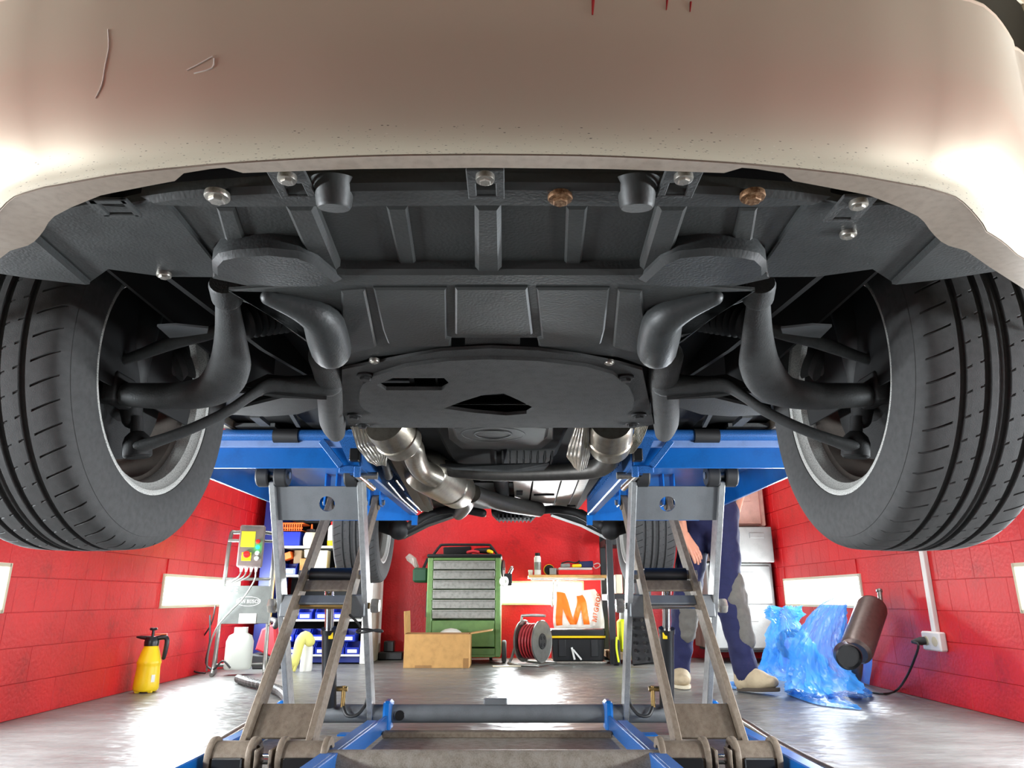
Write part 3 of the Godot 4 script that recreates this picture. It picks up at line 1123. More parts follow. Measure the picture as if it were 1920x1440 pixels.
	for q in [Vector3(-0.195, 0.866, 0.614), Vector3(0.001, 0.866, 0.614), Vector3(0.197, 0.866, 0.613), Vector3(0.393, 0.866, 0.662)]:
		put(small, "bolt", M.zinc, car, Transform3D(Basis(), W(q)))
		var c: Vector3 = q
		g = MB.new()
		g.box(W(c + Vector3(0, 0.006, 0.003)), Vector3(0.038, 0.004, 0.024), 0.001)
		for e in [-1.0, 1.0]:
			g.box(W(c + Vector3(0.0145 * e, 0.006, 0.026)), Vector3(0.009, 0.004, 0.026), 0.001)
		g.box(W(c + Vector3(0, 0.006, 0.041)), Vector3(0.038, 0.004, 0.006), 0.001)
		part(g, "clip", M.arm_grey, car)
	g = MB.new()
	var cl := Vector3(-0.402, 0.874, 0.680)
	g.box(W(cl + Vector3(-0.018, 0, 0)), Vector3(0.012, 0.004, 0.034), 0.001)
	g.box(W(cl + Vector3(0.018, 0, 0)), Vector3(0.008, 0.004, 0.034), 0.001)
	g.box(W(cl + Vector3(0, 0, -0.013)), Vector3(0.04, 0.004, 0.008), 0.001)
	g.box(W(cl + Vector3(0, 0, 0.017)), Vector3(0.04, 0.004, 0.008), 0.001)
	part(g, "clip", M.worn_plastic, car)
	for q in [Vector3(-0.433, 0.879, 0.860), Vector3(0.424, 0.879, 0.750), Vector3(-0.218, 0.877, 1.211), Vector3(0.206, 0.877, 1.220)]:
		put(small, "screw", M.zinc, car, Transform3D(Basis(), W(q)))

func make_subframe(car: Node3D) -> void:
	var g := MB.new()
	var slot := Ws([Vector3(-0.245, 0.876, 1.366), Vector3(-0.200, 0.876, 1.301), Vector3(-0.098, 0.876, 1.301), Vector3(-0.087, 0.876, 1.358), Vector3(-0.110, 0.876, 1.408), Vector3(-0.232, 0.876, 1.408)])
	var tear := Ws([Vector3(-0.130, 0.876, 1.547), Vector3(-0.077, 0.876, 1.470), Vector3(-0.030, 0.876, 1.416), Vector3(0.014, 0.876, 1.404), Vector3(0.048, 0.876, 1.462), Vector3(0.089, 0.876, 1.542), Vector3(0.069, 0.876, 1.606), Vector3(0.019, 0.876, 1.621), Vector3(-0.055, 0.876, 1.591)])
	var outer := Ws([Vector3(-0.287, 0.876, 1.258), Vector3(-0.222, 0.876, 1.223), Vector3(-0.159, 0.876, 1.187), Vector3(-0.090, 0.876, 1.153), Vector3(-0.007, 0.876, 1.140), Vector3(0.075, 0.876, 1.151), Vector3(0.152, 0.876, 1.182), Vector3(0.223, 0.876, 1.223), Vector3(0.273, 0.876, 1.261), Vector3(0.380, 0.876, 1.696), Vector3(0.338, 0.876, 1.731), Vector3(-0.315, 0.876, 1.731), Vector3(-0.369, 0.876, 1.702), Vector3(-0.358, 0.876, 1.586)])
	for piece in cuts(outer, [slot, tear]):
		g.prism(piece, Vector3(0, 0.006, 0), 0.0)
	part(g, "cross_brace_plate", M.underseal, car)
	g = MB.new()
	slot = Ws([Vector3(-0.235, 0.869, 1.335), Vector3(-0.197, 0.869, 1.289), Vector3(-0.099, 0.869, 1.289), Vector3(-0.089, 0.869, 1.335), Vector3(-0.111, 0.869, 1.372), Vector3(-0.223, 0.869, 1.372)])
	tear = Ws([Vector3(-0.120, 0.869, 1.516), Vector3(-0.073, 0.869, 1.454), Vector3(-0.030, 0.869, 1.408), Vector3(0.014, 0.869, 1.396), Vector3(0.044, 0.869, 1.445), Vector3(0.082, 0.869, 1.516), Vector3(0.064, 0.869, 1.563), Vector3(0.019, 0.869, 1.578), Vector3(-0.053, 0.869, 1.554)])
	var inner := Ws([Vector3(-0.283, 0.869, 1.404), Vector3(-0.263, 0.869, 1.335), Vector3(-0.232, 0.869, 1.279), Vector3(-0.163, 0.869, 1.220), Vector3(-0.083, 0.869, 1.187), Vector3(-0.008, 0.869, 1.178), Vector3(0.077, 0.869, 1.187), Vector3(0.165, 0.869, 1.220), Vector3(0.219, 0.869, 1.265), Vector3(0.260, 0.869, 1.342), Vector3(0.290, 0.869, 1.454), Vector3(0.298, 0.869, 1.525), Vector3(0.289, 0.869, 1.583), Vector3(0.231, 0.869, 1.614), Vector3(-0.019, 0.869, 1.629), Vector3(-0.243, 0.869, 1.614), Vector3(-0.286, 0.869, 1.573), Vector3(-0.299, 0.869, 1.516), Vector3(-0.294, 0.869, 1.454)])
	for piece in cuts(inner, [slot, tear]):
		g.prism(piece, Vector3(0, 0.008, 0), 0.0)
	part(g, "brace_panel", M.underseal, car)
	g = MB.new()
	for q in [[Vector3(-0.169, 0.888, 1.333), Vector3(-0.177, 0.888, 1.458), 0.010], [Vector3(-0.119, 0.888, 1.333), Vector3(-0.127, 0.888, 1.458), 0.004], [Vector3(-0.125, 0.900, 1.590), Vector3(0.081, 0.900, 1.590), 0.004]]:
		g = MB.new()
		g.bar(W(q[0]), W(q[1]), q[2], 0.004)
		part(g, "engine_web", M.dark_metal, car)
	# corner nuts of the plate
	var nut := bolt_mesh(0.011)
	for q in [Vector3(-0.334, 0.872, 1.595), Vector3(-0.336, 0.876, 1.702), Vector3(0.324, 0.872, 1.590), Vector3(0.326, 0.876, 1.691), Vector3(-0.248, 0.872, 1.288), Vector3(0.247, 0.872, 1.299)]:
		put(nut, "nut", M.dark_metal, car, Transform3D(Basis(), W(q)))
	for s in [1.0, -1.0]:
		# side rails
		g = MB.new()
		g.tube(smooth(Ws([Vector3(-0.319, 0.900, 1.251), Vector3(-0.334, 0.895, 1.358), Vector3(-0.372, 0.892, 1.528), Vector3(-0.417, 0.892, 1.729), Vector3(-0.442, 0.894, 1.870)], s), 4), smooth([0.030, 0.031, 0.031, 0.032, 0.024], 4), 18, true)
		part(g, "subframe_rail", M.underseal, car, 60)
		# front arm with its broad bend
		g = MB.new()
		g.tube(smooth(Ws([Vector3(-0.396, 0.905, 0.971), Vector3(-0.409, 0.890, 1.019), Vector3(-0.432, 0.872, 1.095), Vector3(-0.461, 0.853, 1.172), Vector3(-0.512, 0.836, 1.245), Vector3(-0.585, 0.832, 1.281), Vector3(-0.665, 0.835, 1.290), Vector3(-0.754, 0.850, 1.330)], s), 5), smooth([0.016, 0.0195, 0.026, 0.035, 0.040, 0.037, 0.033, 0.030], 5), 20, true, 0.72, Vector3(0.15 * s, 1, 0.35))
		part(g, "front_control_arm", M.arm_grey, car, 60)
		g = MB.new()
		var bush := W(Vector3(-0.395, 0.905, 0.969), s)
		g.lathe([Vector2(0, -0.02), Vector2(0.021, -0.02), Vector2(0.023, -0.015), Vector2(0.023, 0.015), Vector2(0.021, 0.02), Vector2(0, 0.02)], bush, Vector3(0.2 * s, 0.3, 1), 20)
		g.tube([bush + Vector3(0.0, 0.01, 0), W(Vector3(-0.367, 0.935, 1.057), s)], [0.016, 0.02], 12)
		part(g, "bushing", M.arm_grey, car)
		# slim rear arm down to the ball joint
		g = MB.new()
		g.tube(smooth(Ws([Vector3(-0.340, 0.879, 1.370), Vector3(-0.399, 0.879, 1.370), Vector3(-0.455, 0.876, 1.360), Vector3(-0.486, 0.852, 1.350), Vector3(-0.526, 0.816, 1.340), Vector3(-0.589, 0.783, 1.340), Vector3(-0.652, 0.762, 1.350), Vector3(-0.695, 0.751, 1.360)], s), 4), smooth([0.028, 0.024, 0.018, 0.013, 0.0125, 0.0125, 0.0135, 0.017], 4), 16, true, 0.8)
		part(g, "rear_control_arm", M.arm_grey, car, 60)
		g = MB.new()
		g.prism(Ws([Vector3(-0.345, 0.895, 1.370), Vector3(-0.408, 0.887, 1.380), Vector3(-0.468, 0.894, 1.380), Vector3(-0.512, 0.862, 1.360), Vector3(-0.440, 0.850, 1.370), Vector3(-0.341, 0.846, 1.370)], s), Vector3(0, 0.012, 0), 0.003)
		part(g, "arm_web", M.arm_grey, car)
		g = MB.new()
		g.prism(Ws([Vector3(-0.663, 0.905, 1.673), Vector3(-0.474, 0.905, 1.539), Vector3(-0.387, 0.905, 1.539), Vector3(-0.429, 0.905, 1.648), Vector3(-0.500, 0.905, 1.715), Vector3(-0.586, 0.905, 1.737), Vector3(-0.679, 0.905, 1.715)], s), Vector3(0, 0.015, 0), 0.005)
		part(g, "rear_bracket", M.dark_metal, car)
		var bj := W(Vector3(-0.705, 0.753, 1.370), s)
		g = MB.new()
		g.lathe([Vector2(0, -0.022), Vector2(0.022, -0.022), Vector2(0.026, -0.018), Vector2(0.026, 0.008), Vector2(0.022, 0.02), Vector2(0.012, 0.03), Vector2(0.012, 0.06), Vector2(0, 0.06)], bj, Vector3(-0.12 * s, 1, 0.1), 24)
		part(g, "ball_joint", M.dark_metal, car)
		# steering knuckle and strut inside the wheel
		g = MB.new()
		var k0 := bj + Vector3(-0.02 * s, 0.055, 0)
		g.tube(smooth([k0, k0 + Vector3(-0.012 * s, 0.07, 0.0), k0 + Vector3(-0.01 * s, 0.15, 0.02), k0 + Vector3(0.01 * s, 0.25, 0.02), k0 + Vector3(0.05 * s, 0.36, 0.0)], 4), smooth([0.018, 0.028, 0.04, 0.035, 0.025], 4), 14, true)
		g.box(k0 + Vector3(0.005 * s, 0.04, 0.07), Vector3(0.03, 0.06, 0.07), 0.006)
		part(g, "knuckle", M.dark_metal, car, 60)
		# tie rod with its ribbed boot, drive shaft boot
		g = MB.new()
		g.tube(smooth(Ws([Vector3(-0.756, 0.895, 1.300), Vector3(-0.672, 0.916, 1.280), Vector3(-0.604, 0.933, 1.260), Vector3(-0.527, 0.944, 1.240), Vector3(-0.467, 0.958, 1.220)], s), 3), smooth([0.009, 0.011, 0.014, 0.013, 0.011], 3), 14, true)
		part(g, "tie_rod", M.arm_grey, car)
		g = MB.new()
		var b0 := W(Vector3(-0.458, 0.946, 1.200), s)
		var b1 := W(Vector3(-0.370, 1.012, 1.280), s)
		var prof := [Vector2(0, 0)]
		var len_ := b0.distance_to(b1)
		for q in 11:
			prof.append(Vector2(0.024 + 0.012 * q / 10.0, len_ * (q + 0.1) / 11.0))
			prof.append(Vector2(0.031 + 0.014 * q / 10.0, len_ * (q + 0.5) / 11.0))
		prof.append(Vector2(0, len_))
		g.lathe(prof, b0, b1 - b0, 26)
		part(g, "steering_boot", M.soft_rubber, car, 20)
		g = MB.new()
		b0 = W(Vector3(-0.790, 0.918, 1.460), s)
		b1 = W(Vector3(-0.692, 0.987, 1.520), s)
		len_ = b0.distance_to(b1)
		prof = [Vector2(0, 0)]
		for q in 5:
			prof.append(Vector2(0.020 + 0.012 * q / 4.0, len_ * (q + 0.1) / 5.0))
			prof.append(Vector2(0.030 + 0.014 * q / 4.0, len_ * (q + 0.55) / 5.0))
		prof.append(Vector2(0.0, len_))
		g.lathe(prof, b0, b1 - b0, 26)
		part(g, "shaft_boot", M.arm_grey, car, 20)
		g = MB.new()
		g.prism(Ws([Vector3(-0.566, 0.905, 1.112), Vector3(-0.532, 0.905, 1.107), Vector3(-0.484, 0.905, 1.122), Vector3(-0.495, 0.905, 1.145), Vector3(-0.547, 0.905, 1.163), Vector3(-0.570, 0.905, 1.168)], s), Vector3(0, 0.004, 0))
		part(g, "splash_tab", M.lift_grey, car)
		# brake dust shield over the upper half of the wheel's inside
		g = MB.new()
		var disc := []
		for k in 25:
			var a := lerpf(-0.25, PI + 0.25, k / 24.0)
			disc.append(W(Vector3(-0.712, 0.895 + sin(a) * 0.198, 1.39 + cos(a) * 0.198), s))
		g.prism(disc, Vector3(-0.004 * s, 0, 0))
		part(g, "dust_shield", M.near_black, car)
		# wheel housing: arch liner and inner wall, nearly black inside
		g = MB.new()
		var rows := []
		for i in 15:
			var a := lerpf(0.12, PI - 0.2, i / 14.0)
			var r := []
			for k in 3:
				r.append(W(Vector3(lerpf(-0.94, -0.50, k / 2.0), 0.905 + sin(a) * 0.43, 1.395 - cos(a) * 0.43), s))
			rows.append(r)
		g.sheet(rows, 0.006)
		part(g, "arch_liner", M.near_black, car)
		g = MB.new()
		g.prism(Ws([Vector3(-0.60, 0.955, 0.97), Vector3(-0.60, 0.955, 1.78), Vector3(-0.60, 1.36, 1.78), Vector3(-0.60, 1.36, 0.97)], s), Vector3(0.006 * s, 0, 0))
		part(g, "inner_liner", M.near_black, car)
		g = MB.new()
		g.prism(Ws([Vector3(-0.50, 0.93, 0.93), Vector3(-0.46, 0.93, 1.3), Vector3(-0.46, 1.0, 1.8), Vector3(-0.46, 1.36, 1.8), Vector3(-0.46, 1.36, 0.93)], s), Vector3(0.01 * s, 0, 0))
		part(g, "wheel_house", M.near_black, car)

func make_underbody(car: Node3D) -> void:
	# floor, sills and what hangs under them, front to back
	var g := MB.new()
	g.prism(both([Vector3(-0.46, 1.0, 0.75), Vector3(-0.46, 1.0, 1.82), Vector3(-0.62, 1.0, 1.85), Vector3(-0.62, 1.0, 3.55), Vector3(-0.5, 1.05, 3.6), Vector3(-0.5, 1.05, 4.9), Vector3(0, 1.05, 4.9), Vector3(0, 1.0, 0.75)]), Vector3(0, 0.02, 0))
	part(g, "floor_pan", M.near_black, car)
	for s in [1.0, -1.0]:
		g = MB.new()
		g.prism(Ws([Vector3(-0.89, 1.02, 1.83), Vector3(-0.60, 1.02, 1.83), Vector3(-0.60, 1.02, 3.56), Vector3(-0.89, 1.02, 3.56)], s), Vector3(0, 0.1, 0), 0.01)
		part(g, "sill", M.near_black, car)
		g = MB.new()
		g.prism(Ws([Vector3(-0.90, 0.992, 1.83), Vector3(-0.87, 0.992, 1.83), Vector3(-0.87, 0.992, 3.56), Vector3(-0.90, 0.992, 3.56)], s), Vector3(0, 0.14, 0), 0.004)
		part(g, "side_skirt", M.car_paint_plain, car)
		g = MB.new()
		g.bar(W(Vector3(-0.864, 1.004, 2.261), s), W(Vector3(-0.733, 1.004, 2.261), s), 0.05, 0.012)
		g.bar(W(Vector3(-0.612, 0.990, 1.988), s), W(Vector3(-0.641, 0.990, 2.187), s), 0.012, 0.012)
		g.bar(W(Vector3(-0.737, 0.990, 2.063), s), W(Vector3(-0.741, 0.990, 2.173), s), 0.03, 0.012)
		part(g, "seam_bracket", M.arm_grey, car)
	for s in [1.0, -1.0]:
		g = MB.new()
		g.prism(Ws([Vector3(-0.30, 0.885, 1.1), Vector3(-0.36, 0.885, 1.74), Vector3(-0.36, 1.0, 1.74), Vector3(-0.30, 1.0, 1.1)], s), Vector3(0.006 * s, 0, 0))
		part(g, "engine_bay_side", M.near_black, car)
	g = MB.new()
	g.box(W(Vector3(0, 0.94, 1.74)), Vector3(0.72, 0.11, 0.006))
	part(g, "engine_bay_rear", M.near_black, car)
	# gearbox pan with its round pressing
	g = MB.new()
	g.prism(both([Vector3(-0.138, 0.925, 1.940), Vector3(-0.048, 0.925, 1.901), Vector3(-0.059, 0.925, 2.205), Vector3(-0.115, 0.925, 2.205), Vector3(-0.139, 0.925, 2.094)]), Vector3(0, 0.04, 0), 0.01)
	g.prism(both([Vector3(-0.147, 0.935, 1.905), Vector3(-0.048, 0.935, 1.905), Vector3(-0.062, 0.935, 2.288), Vector3(-0.130, 0.935, 2.288), Vector3(-0.160, 0.935, 2.140)]), Vector3(0, 0.01, 0), 0.002)
	var pc := W(Vector3(-0.022, 0.925, 2.028))
	g.lathe([Vector2(0.05, 0.004), Vector2(0.052, -0.002), Vector2(0.056, -0.002), Vector2(0.058, 0.004)], pc, Vector3.UP, 32, true)
	g.lathe([Vector2(0.088, 0.004), Vector2(0.09, -0.001), Vector2(0.094, -0.001), Vector2(0.096, 0.004)], pc, Vector3.UP, 32, true)
	part(g, "gearbox_pan", M.dark_metal, car)
	g = MB.new()
	g.prism(both([Vector3(-0.22, 0.96, 1.7), Vector3(-0.2, 0.96, 2.6), Vector3(-0.12, 0.97, 3.2), Vector3(0, 0.97, 3.2), Vector3(0, 0.96, 1.7)]), Vector3(0, 0.05, 0), 0.02)
	part(g, "gearbox", M.near_black, car)
	g = MB.new()
	for k in 9:
		g.box(W(Vector3(-0.021, 0.932, 2.420)) + Vector3(0.024 * k, 0, 0), Vector3(0.006, 0.03, 0.10), 0.002)
	part(g, "gearbox_fin", M.dark_metal, car)
	# flat support arm and dark cross pipe
	g = MB.new()
	g.prism([W(Vector3(-0.219, 0.909, 2.460)), W(Vector3(-0.069, 0.913, 2.480)), W(Vector3(0.063, 0.915, 2.480)), W(Vector3(0.165, 0.913, 2.460)), W(Vector3(0.146, 0.894, 2.460)), W(Vector3(0.034, 0.883, 2.440)), W(Vector3(-0.076, 0.887, 2.440)), W(Vector3(-0.169, 0.893, 2.440))], Vector3(0, 0.008, 0), 0.002)
	part(g, "gearbox_support", M.arm_grey, car)
	g = MB.new()
	g.tube(smooth([W(Vector3(0.361, 0.926, 2.280)), W(Vector3(0.359, 0.913, 2.400)), W(Vector3(0.319, 0.905, 2.500)), W(Vector3(0.191, 0.907, 2.580)), W(Vector3(0.015, 0.913, 2.640)), W(Vector3(-0.146, 0.925, 2.660)), W(Vector3(-0.255, 0.946, 2.640))], 5), smooth([0.036, 0.036, 0.034, 0.03, 0.028, 0.028, 0.03], 5), 18, true)
	part(g, "cross_pipe", M.exhaust_dark, car, 60)
	# left exhaust: catalyst, down pipe, silencer
	g = MB.new()
	var a := W(Vector3(-0.338, 0.960, 2.020))
	var b := W(Vector3(-0.301, 0.922, 2.140))
	var ln := a.distance_to(b)
	g.lathe([Vector2(0, 0), Vector2(0.062, 0.0), Vector2(0.066, 0.02), Vector2(0.066, ln * 0.55), Vector2(0.070, ln * 0.58), Vector2(0.066, ln * 0.62), Vector2(0.064, ln * 0.95), Vector2(0.05, ln * 1.1), Vector2(0, ln * 1.1)], a, b - a, 32)
	part(g, "catalyst", M.exhaust_steel, car)
	g = MB.new()
	g.tube(smooth([W(Vector3(-0.311, 0.936, 2.160)), W(Vector3(-0.288, 0.932, 2.240)), W(Vector3(-0.290, 0.917, 2.340)), W(Vector3(-0.287, 0.905, 2.500)), W(Vector3(-0.258, 0.902, 2.620))], 5), smooth([0.034, 0.037, 0.037, 0.037, 0.045], 5), 20)
	part(g, "down_pipe", M.exhaust_steel, car, 60)
	g = MB.new()
	a = W(Vector3(-0.296, 0.926, 2.600))
	b = W(Vector3(-0.192, 0.914, 3.120))
	ln = a.distance_to(b)
	g.lathe([Vector2(0, -0.03), Vector2(0.045, -0.02), Vector2(0.078, 0.02), Vector2(0.082, 0.05), Vector2(0.082, ln * 0.62), Vector2(0.078, ln * 0.63), Vector2(0.078, ln * 0.66), Vector2(0.082, ln * 0.67), Vector2(0.080, ln * 0.93), Vector2(0.06, ln), Vector2(0, ln)], a, b - a, 36)
	part(g, "silencer", M.exhaust_steel, car)
	g = MB.new()
	g.tube(smooth([W(Vector3(-0.187, 0.911, 3.150)), W(Vector3(-0.175, 0.908, 3.400)), W(Vector3(-0.214, 0.906, 3.700)), W(Vector3(-0.257, 0.917, 4.000))], 4), 0.036, 16)
	g.tube(smooth([W(Vector3(-0.137, 0.904, 3.100)), W(Vector3(-0.073, 0.907, 3.300)), W(Vector3(0.025, 0.905, 3.500)), W(Vector3(0.181, 0.917, 3.800))], 4), 0.04, 16)
	part(g, "tail_pipe", M.exhaust_dark, car, 60)
	# right exhaust
	g = MB.new()
	a = W(Vector3(0.323, 0.963, 2.020))
	b = W(Vector3(0.335, 0.916, 2.160))
	ln = a.distance_to(b)
	g.lathe([Vector2(0, 0), Vector2(0.060, 0.0), Vector2(0.066, 0.02), Vector2(0.066, ln * 0.55), Vector2(0.070, ln * 0.58), Vector2(0.066, ln * 0.62), Vector2(0.064, ln * 0.95), Vector2(0.05, ln * 1.1), Vector2(0, ln * 1.1)], a, b - a, 32)
	part(g, "catalyst", M.exhaust_steel, car)
	# crumpled heat shields round both
	for q in [[[Vector3(-0.433, 0.942, 2.000), Vector3(-0.403, 0.947, 2.020), Vector3(-0.378, 0.954, 2.050)], [Vector3(-0.435, 0.903, 2.100), Vector3(-0.405, 0.917, 2.120), Vector3(-0.375, 0.930, 2.150)], [Vector3(-0.418, 0.876, 2.200), Vector3(-0.388, 0.893, 2.200), Vector3(-0.362, 0.907, 2.220)], [Vector3(-0.401, 0.874, 2.260), Vector3(-0.386, 0.877, 2.260), Vector3(-0.371, 0.874, 2.260)]], [[Vector3(0.217, 0.947, 2.020), Vector3(0.240, 0.949, 2.000), Vector3(0.263, 0.950, 2.020)], [Vector3(0.207, 0.915, 2.140), Vector3(0.243, 0.909, 2.080), Vector3(0.273, 0.911, 2.120)], [Vector3(0.206, 0.897, 2.220), Vector3(0.246, 0.880, 2.150), Vector3(0.278, 0.893, 2.200)], [Vector3(0.234, 0.874, 2.280), Vector3(0.249, 0.856, 2.260), Vector3(0.274, 0.870, 2.260)]], [[Vector3(0.399, 0.954, 2.050), Vector3(0.419, 0.962, 2.070), Vector3(0.442, 0.964, 2.090)], [Vector3(0.397, 0.921, 2.120), Vector3(0.412, 0.923, 2.130), Vector3(0.431, 0.925, 2.140)], [Vector3(0.379, 0.896, 2.160), Vector3(0.394, 0.894, 2.170), Vector3(0.412, 0.900, 2.180)]]]:
		var fine := []
		var nr: int = q.size()
		for i in (nr - 1) * 8 + 1:
			var r := []
			for k in 25:
				var fi := i / 8.0
				var fk := k / 12.0
				var i0 := mini(int(fi), nr - 2)
				var k0 := mini(int(fk), 1)
				var p0: Vector3 = (q[i0][k0] as Vector3).lerp(q[i0][k0 + 1], fk - k0)
				var p1: Vector3 = (q[i0 + 1][k0] as Vector3).lerp(q[i0 + 1][k0 + 1], fk - k0)
				var p := p0.lerp(p1, fi - i0)
				p.z += 0.0045 * sin(fk * 24.0 + fi * 1.5) + 0.003 * sin(fi * 9.0)
				r.append(W(p))
			fine.append(r)
		g = MB.new()
		g.sheet(fine, 0.0015)
		part(g, "heat_shield", M.heat_shield, car, 30)
	# silver floor shields on the right, dark ones on the left
	for q in [[Vector3(0.039, 0.952, 2.978), Vector3(0.124, 0.952, 2.978), Vector3(0.128, 0.952, 3.922), Vector3(0.057, 0.952, 3.829)], [Vector3(0.128, 0.950, 2.965), Vector3(0.245, 0.950, 2.965), Vector3(0.273, 0.950, 4.209), Vector3(0.139, 0.950, 4.103)], [Vector3(0.250, 0.952, 2.978), Vector3(0.320, 0.952, 2.978), Vector3(0.360, 0.952, 4.282), Vector3(0.280, 0.952, 4.227)], [Vector3(0.323, 0.950, 2.965), Vector3(0.363, 0.950, 2.965), Vector3(0.409, 0.950, 4.264), Vector3(0.365, 0.950, 4.264)]]:
		g = MB.new()
		g.prism(Ws(q), Vector3(0, 0.006, 0), 0.002)
		part(g, "floor_shield", M.shield_flat, car)
	for q in [[Vector3(0.074, 0.949, 3.403), Vector3(0.03, 0.008, 0.12)], [Vector3(0.194, 0.947, 3.462), Vector3(0.10, 0.006, 0.02)], [Vector3(0.363, 0.949, 3.898), Vector3(0.045, 0.008, 0.03)], [Vector3(0.358, 0.949, 4.095), Vector3(0.045, 0.008, 0.03)]]:
		g = MB.new()
		g.box(W(q[0]), q[1], 0.001)
		part(g, "shield_slot", M.near_black, car)
	for q in [[Vector3(-0.380, 0.930, 2.300), Vector3(-0.353, 0.933, 2.350), Vector3(-0.368, 0.869, 3.500), Vector3(-0.407, 0.863, 3.400)], [Vector3(-0.364, 0.932, 2.400), Vector3(-0.319, 0.923, 2.450), Vector3(-0.347, 0.879, 3.500), Vector3(-0.378, 0.869, 3.500)]]:
		g = MB.new()
		g.prism(Ws(q), Vector3(0, 0.006, 0), 0.0)
		part(g, "side_shield", M.exhaust_dark, car)
	for q in [[Vector3(-0.425, 0.878, 2.620), Vector3(-0.423, 0.863, 2.950), Vector3(-0.412, 0.855, 3.400)], [Vector3(-0.408, 0.899, 2.700), Vector3(-0.408, 0.891, 2.900)], [Vector3(-0.408, 0.874, 3.000), Vector3(-0.398, 0.868, 3.450)]]:
		g = MB.new()
		g.tube(Ws(q), 0.004, 6)
		part(g, "brake_line", M.zinc, car)
	g = MB.new()
	g.ball(W(Vector3(-0.421, 0.903, 2.600)), Vector3(0.016, 0.02, 0.05), 14)
	g.tube(Ws([Vector3(-0.399, 0.922, 2.350), Vector3(-0.420, 0.899, 2.600)]), 0.014, 12)
	part(g, "line_cover", M.arm_grey, car)
	# crinkled dark blocks and the tank in front of the rear axle
	g = MB.new()
	g.prism(Ws([Vector3(-0.371, 0.955, 3.409), Vector3(-0.326, 0.955, 3.339), Vector3(-0.257, 0.955, 3.598), Vector3(-0.235, 0.955, 4.120), Vector3(-0.305, 0.955, 4.309), Vector3(-0.427, 0.955, 4.253)]), Vector3(0, 0.04, 0), 0.012)
	part(g, "tank_shield", M.exhaust_dark, car)
	g = MB.new()
	g.prism(Ws([Vector3(-0.40, 0.985, 3.3), Vector3(0.40, 0.985, 3.3), Vector3(0.40, 0.985, 3.75), Vector3(-0.40, 0.985, 3.75)]), Vector3(0, 0.05, 0), 0.02)
	part(g, "fuel_tank", M.near_black, car)
	g = MB.new()
	g.tube([W(Vector3(-0.015, 0.985, 1.9)), W(Vector3(-0.01, 0.965, 3.9))], 0.035, 16)
	part(g, "drive_shaft", M.near_black, car)
	# rear axle
	g = MB.new()
	g.box(W(Vector3(0.056, 0.956, 4.050)), Vector3(0.26, 0.13, 0.24), 0.03)
	for k in 9:
		g.box(W(Vector3(-0.031, 0.891, 4.000)) + Vector3(0.022 * k, 0, 0), Vector3(0.008, 0.03, 0.16), 0.002)
	part(g, "differential", M.near_black, car)
	for q in [[Vector3(-0.128, 0.940, 4.200), 0.035], [Vector3(0.116, 0.933, 4.200), 0.04]]:
		g = MB.new()
		g.box(W(q[0]), Vector3(q[1], q[1], 0.05), 0.004)
		part(g, "axle_tab", M.beige, car)
	for s in [1.0, -1.0]:
		g = MB.new()
		g.prism(Ws([Vector3(-0.252, 0.962, 4.000), Vector3(-0.263, 0.914, 4.000), Vector3(-0.433, 0.856, 4.000), Vector3(-0.572, 0.786, 4.000), Vector3(-0.609, 0.821, 4.000), Vector3(-0.523, 0.885, 4.000), Vector3(-0.436, 0.941, 4.000)], s), Vector3(0, 0, -0.12), 0.01)
		part(g, "rear_arm", M.dark_metal, car)
		g = MB.new()
		g.ball(W(Vector3(-0.589, 0.834, 4.020), s), Vector3(0.06, 0.06, 0.07), 18)
		g.tube([W(Vector3(-0.583, 0.834, 4.020), s), W(Vector3(-0.75, 0.9, 4.12), s)], [0.05, 0.06], 16)
		part(g, "rear_hub", M.soft_rubber, car)
		g = MB.new()
		g.tube(smooth(Ws([Vector3(-0.118, 0.903, 3.850), Vector3(-0.247, 0.923, 3.850), Vector3(-0.387, 0.900, 3.820), Vector3(-0.495, 0.834, 3.800)], s), 3), 0.022, 12, true)
		part(g, "anti_roll_bar", M.dark_metal, car)
	# the shell of the body above, rounded in plan
	var shell := []
	for st in [[0.90, 0.60, 4.98, 0.86], [1.05, 0.55, 5.02, 0.89], [1.25, 0.56, 5.02, 0.90], [1.42, 0.70, 4.98, 0.89], [1.52, 0.95, 4.9, 0.85], [1.58, 1.85, 4.5, 0.78], [1.93, 2.5, 4.0, 0.60], [1.98, 2.75, 3.75, 0.45]]:
		var y: float = st[0]
		var ring := PackedVector3Array()
		for k in 36:
			var ang := TAU * k / 36.0
			var ca := cos(ang)
			var sa := sin(ang)
			var ex := 0.35
			ring.append(W(Vector3(signf(ca) * pow(absf(ca), ex) * st[3], maxf(y, 1.10) if absf(sa) < 0.99 else y, (st[1] + st[2]) * 0.5 + signf(sa) * pow(absf(sa), ex) * (st[2] - st[1]) * 0.5)))
		shell.append(ring)
	for k in 36:
		shell[0][k].y = 1.42
		shell[1][k].y = 1.36
	for r in [0, 1]:
		for k in 36:
			var c := Vector3(0, shell[r][k].y, -2.75)
			shell[r][k] = c + (shell[r][k] - c) * Vector3(0.5 if r == 0 else 0.9, 1, 0.5 if r == 0 else 0.93)
	g = MB.new()
	g.loft(shell)
	part(g, "body_shell", M.car_paint_plain, car, 40)

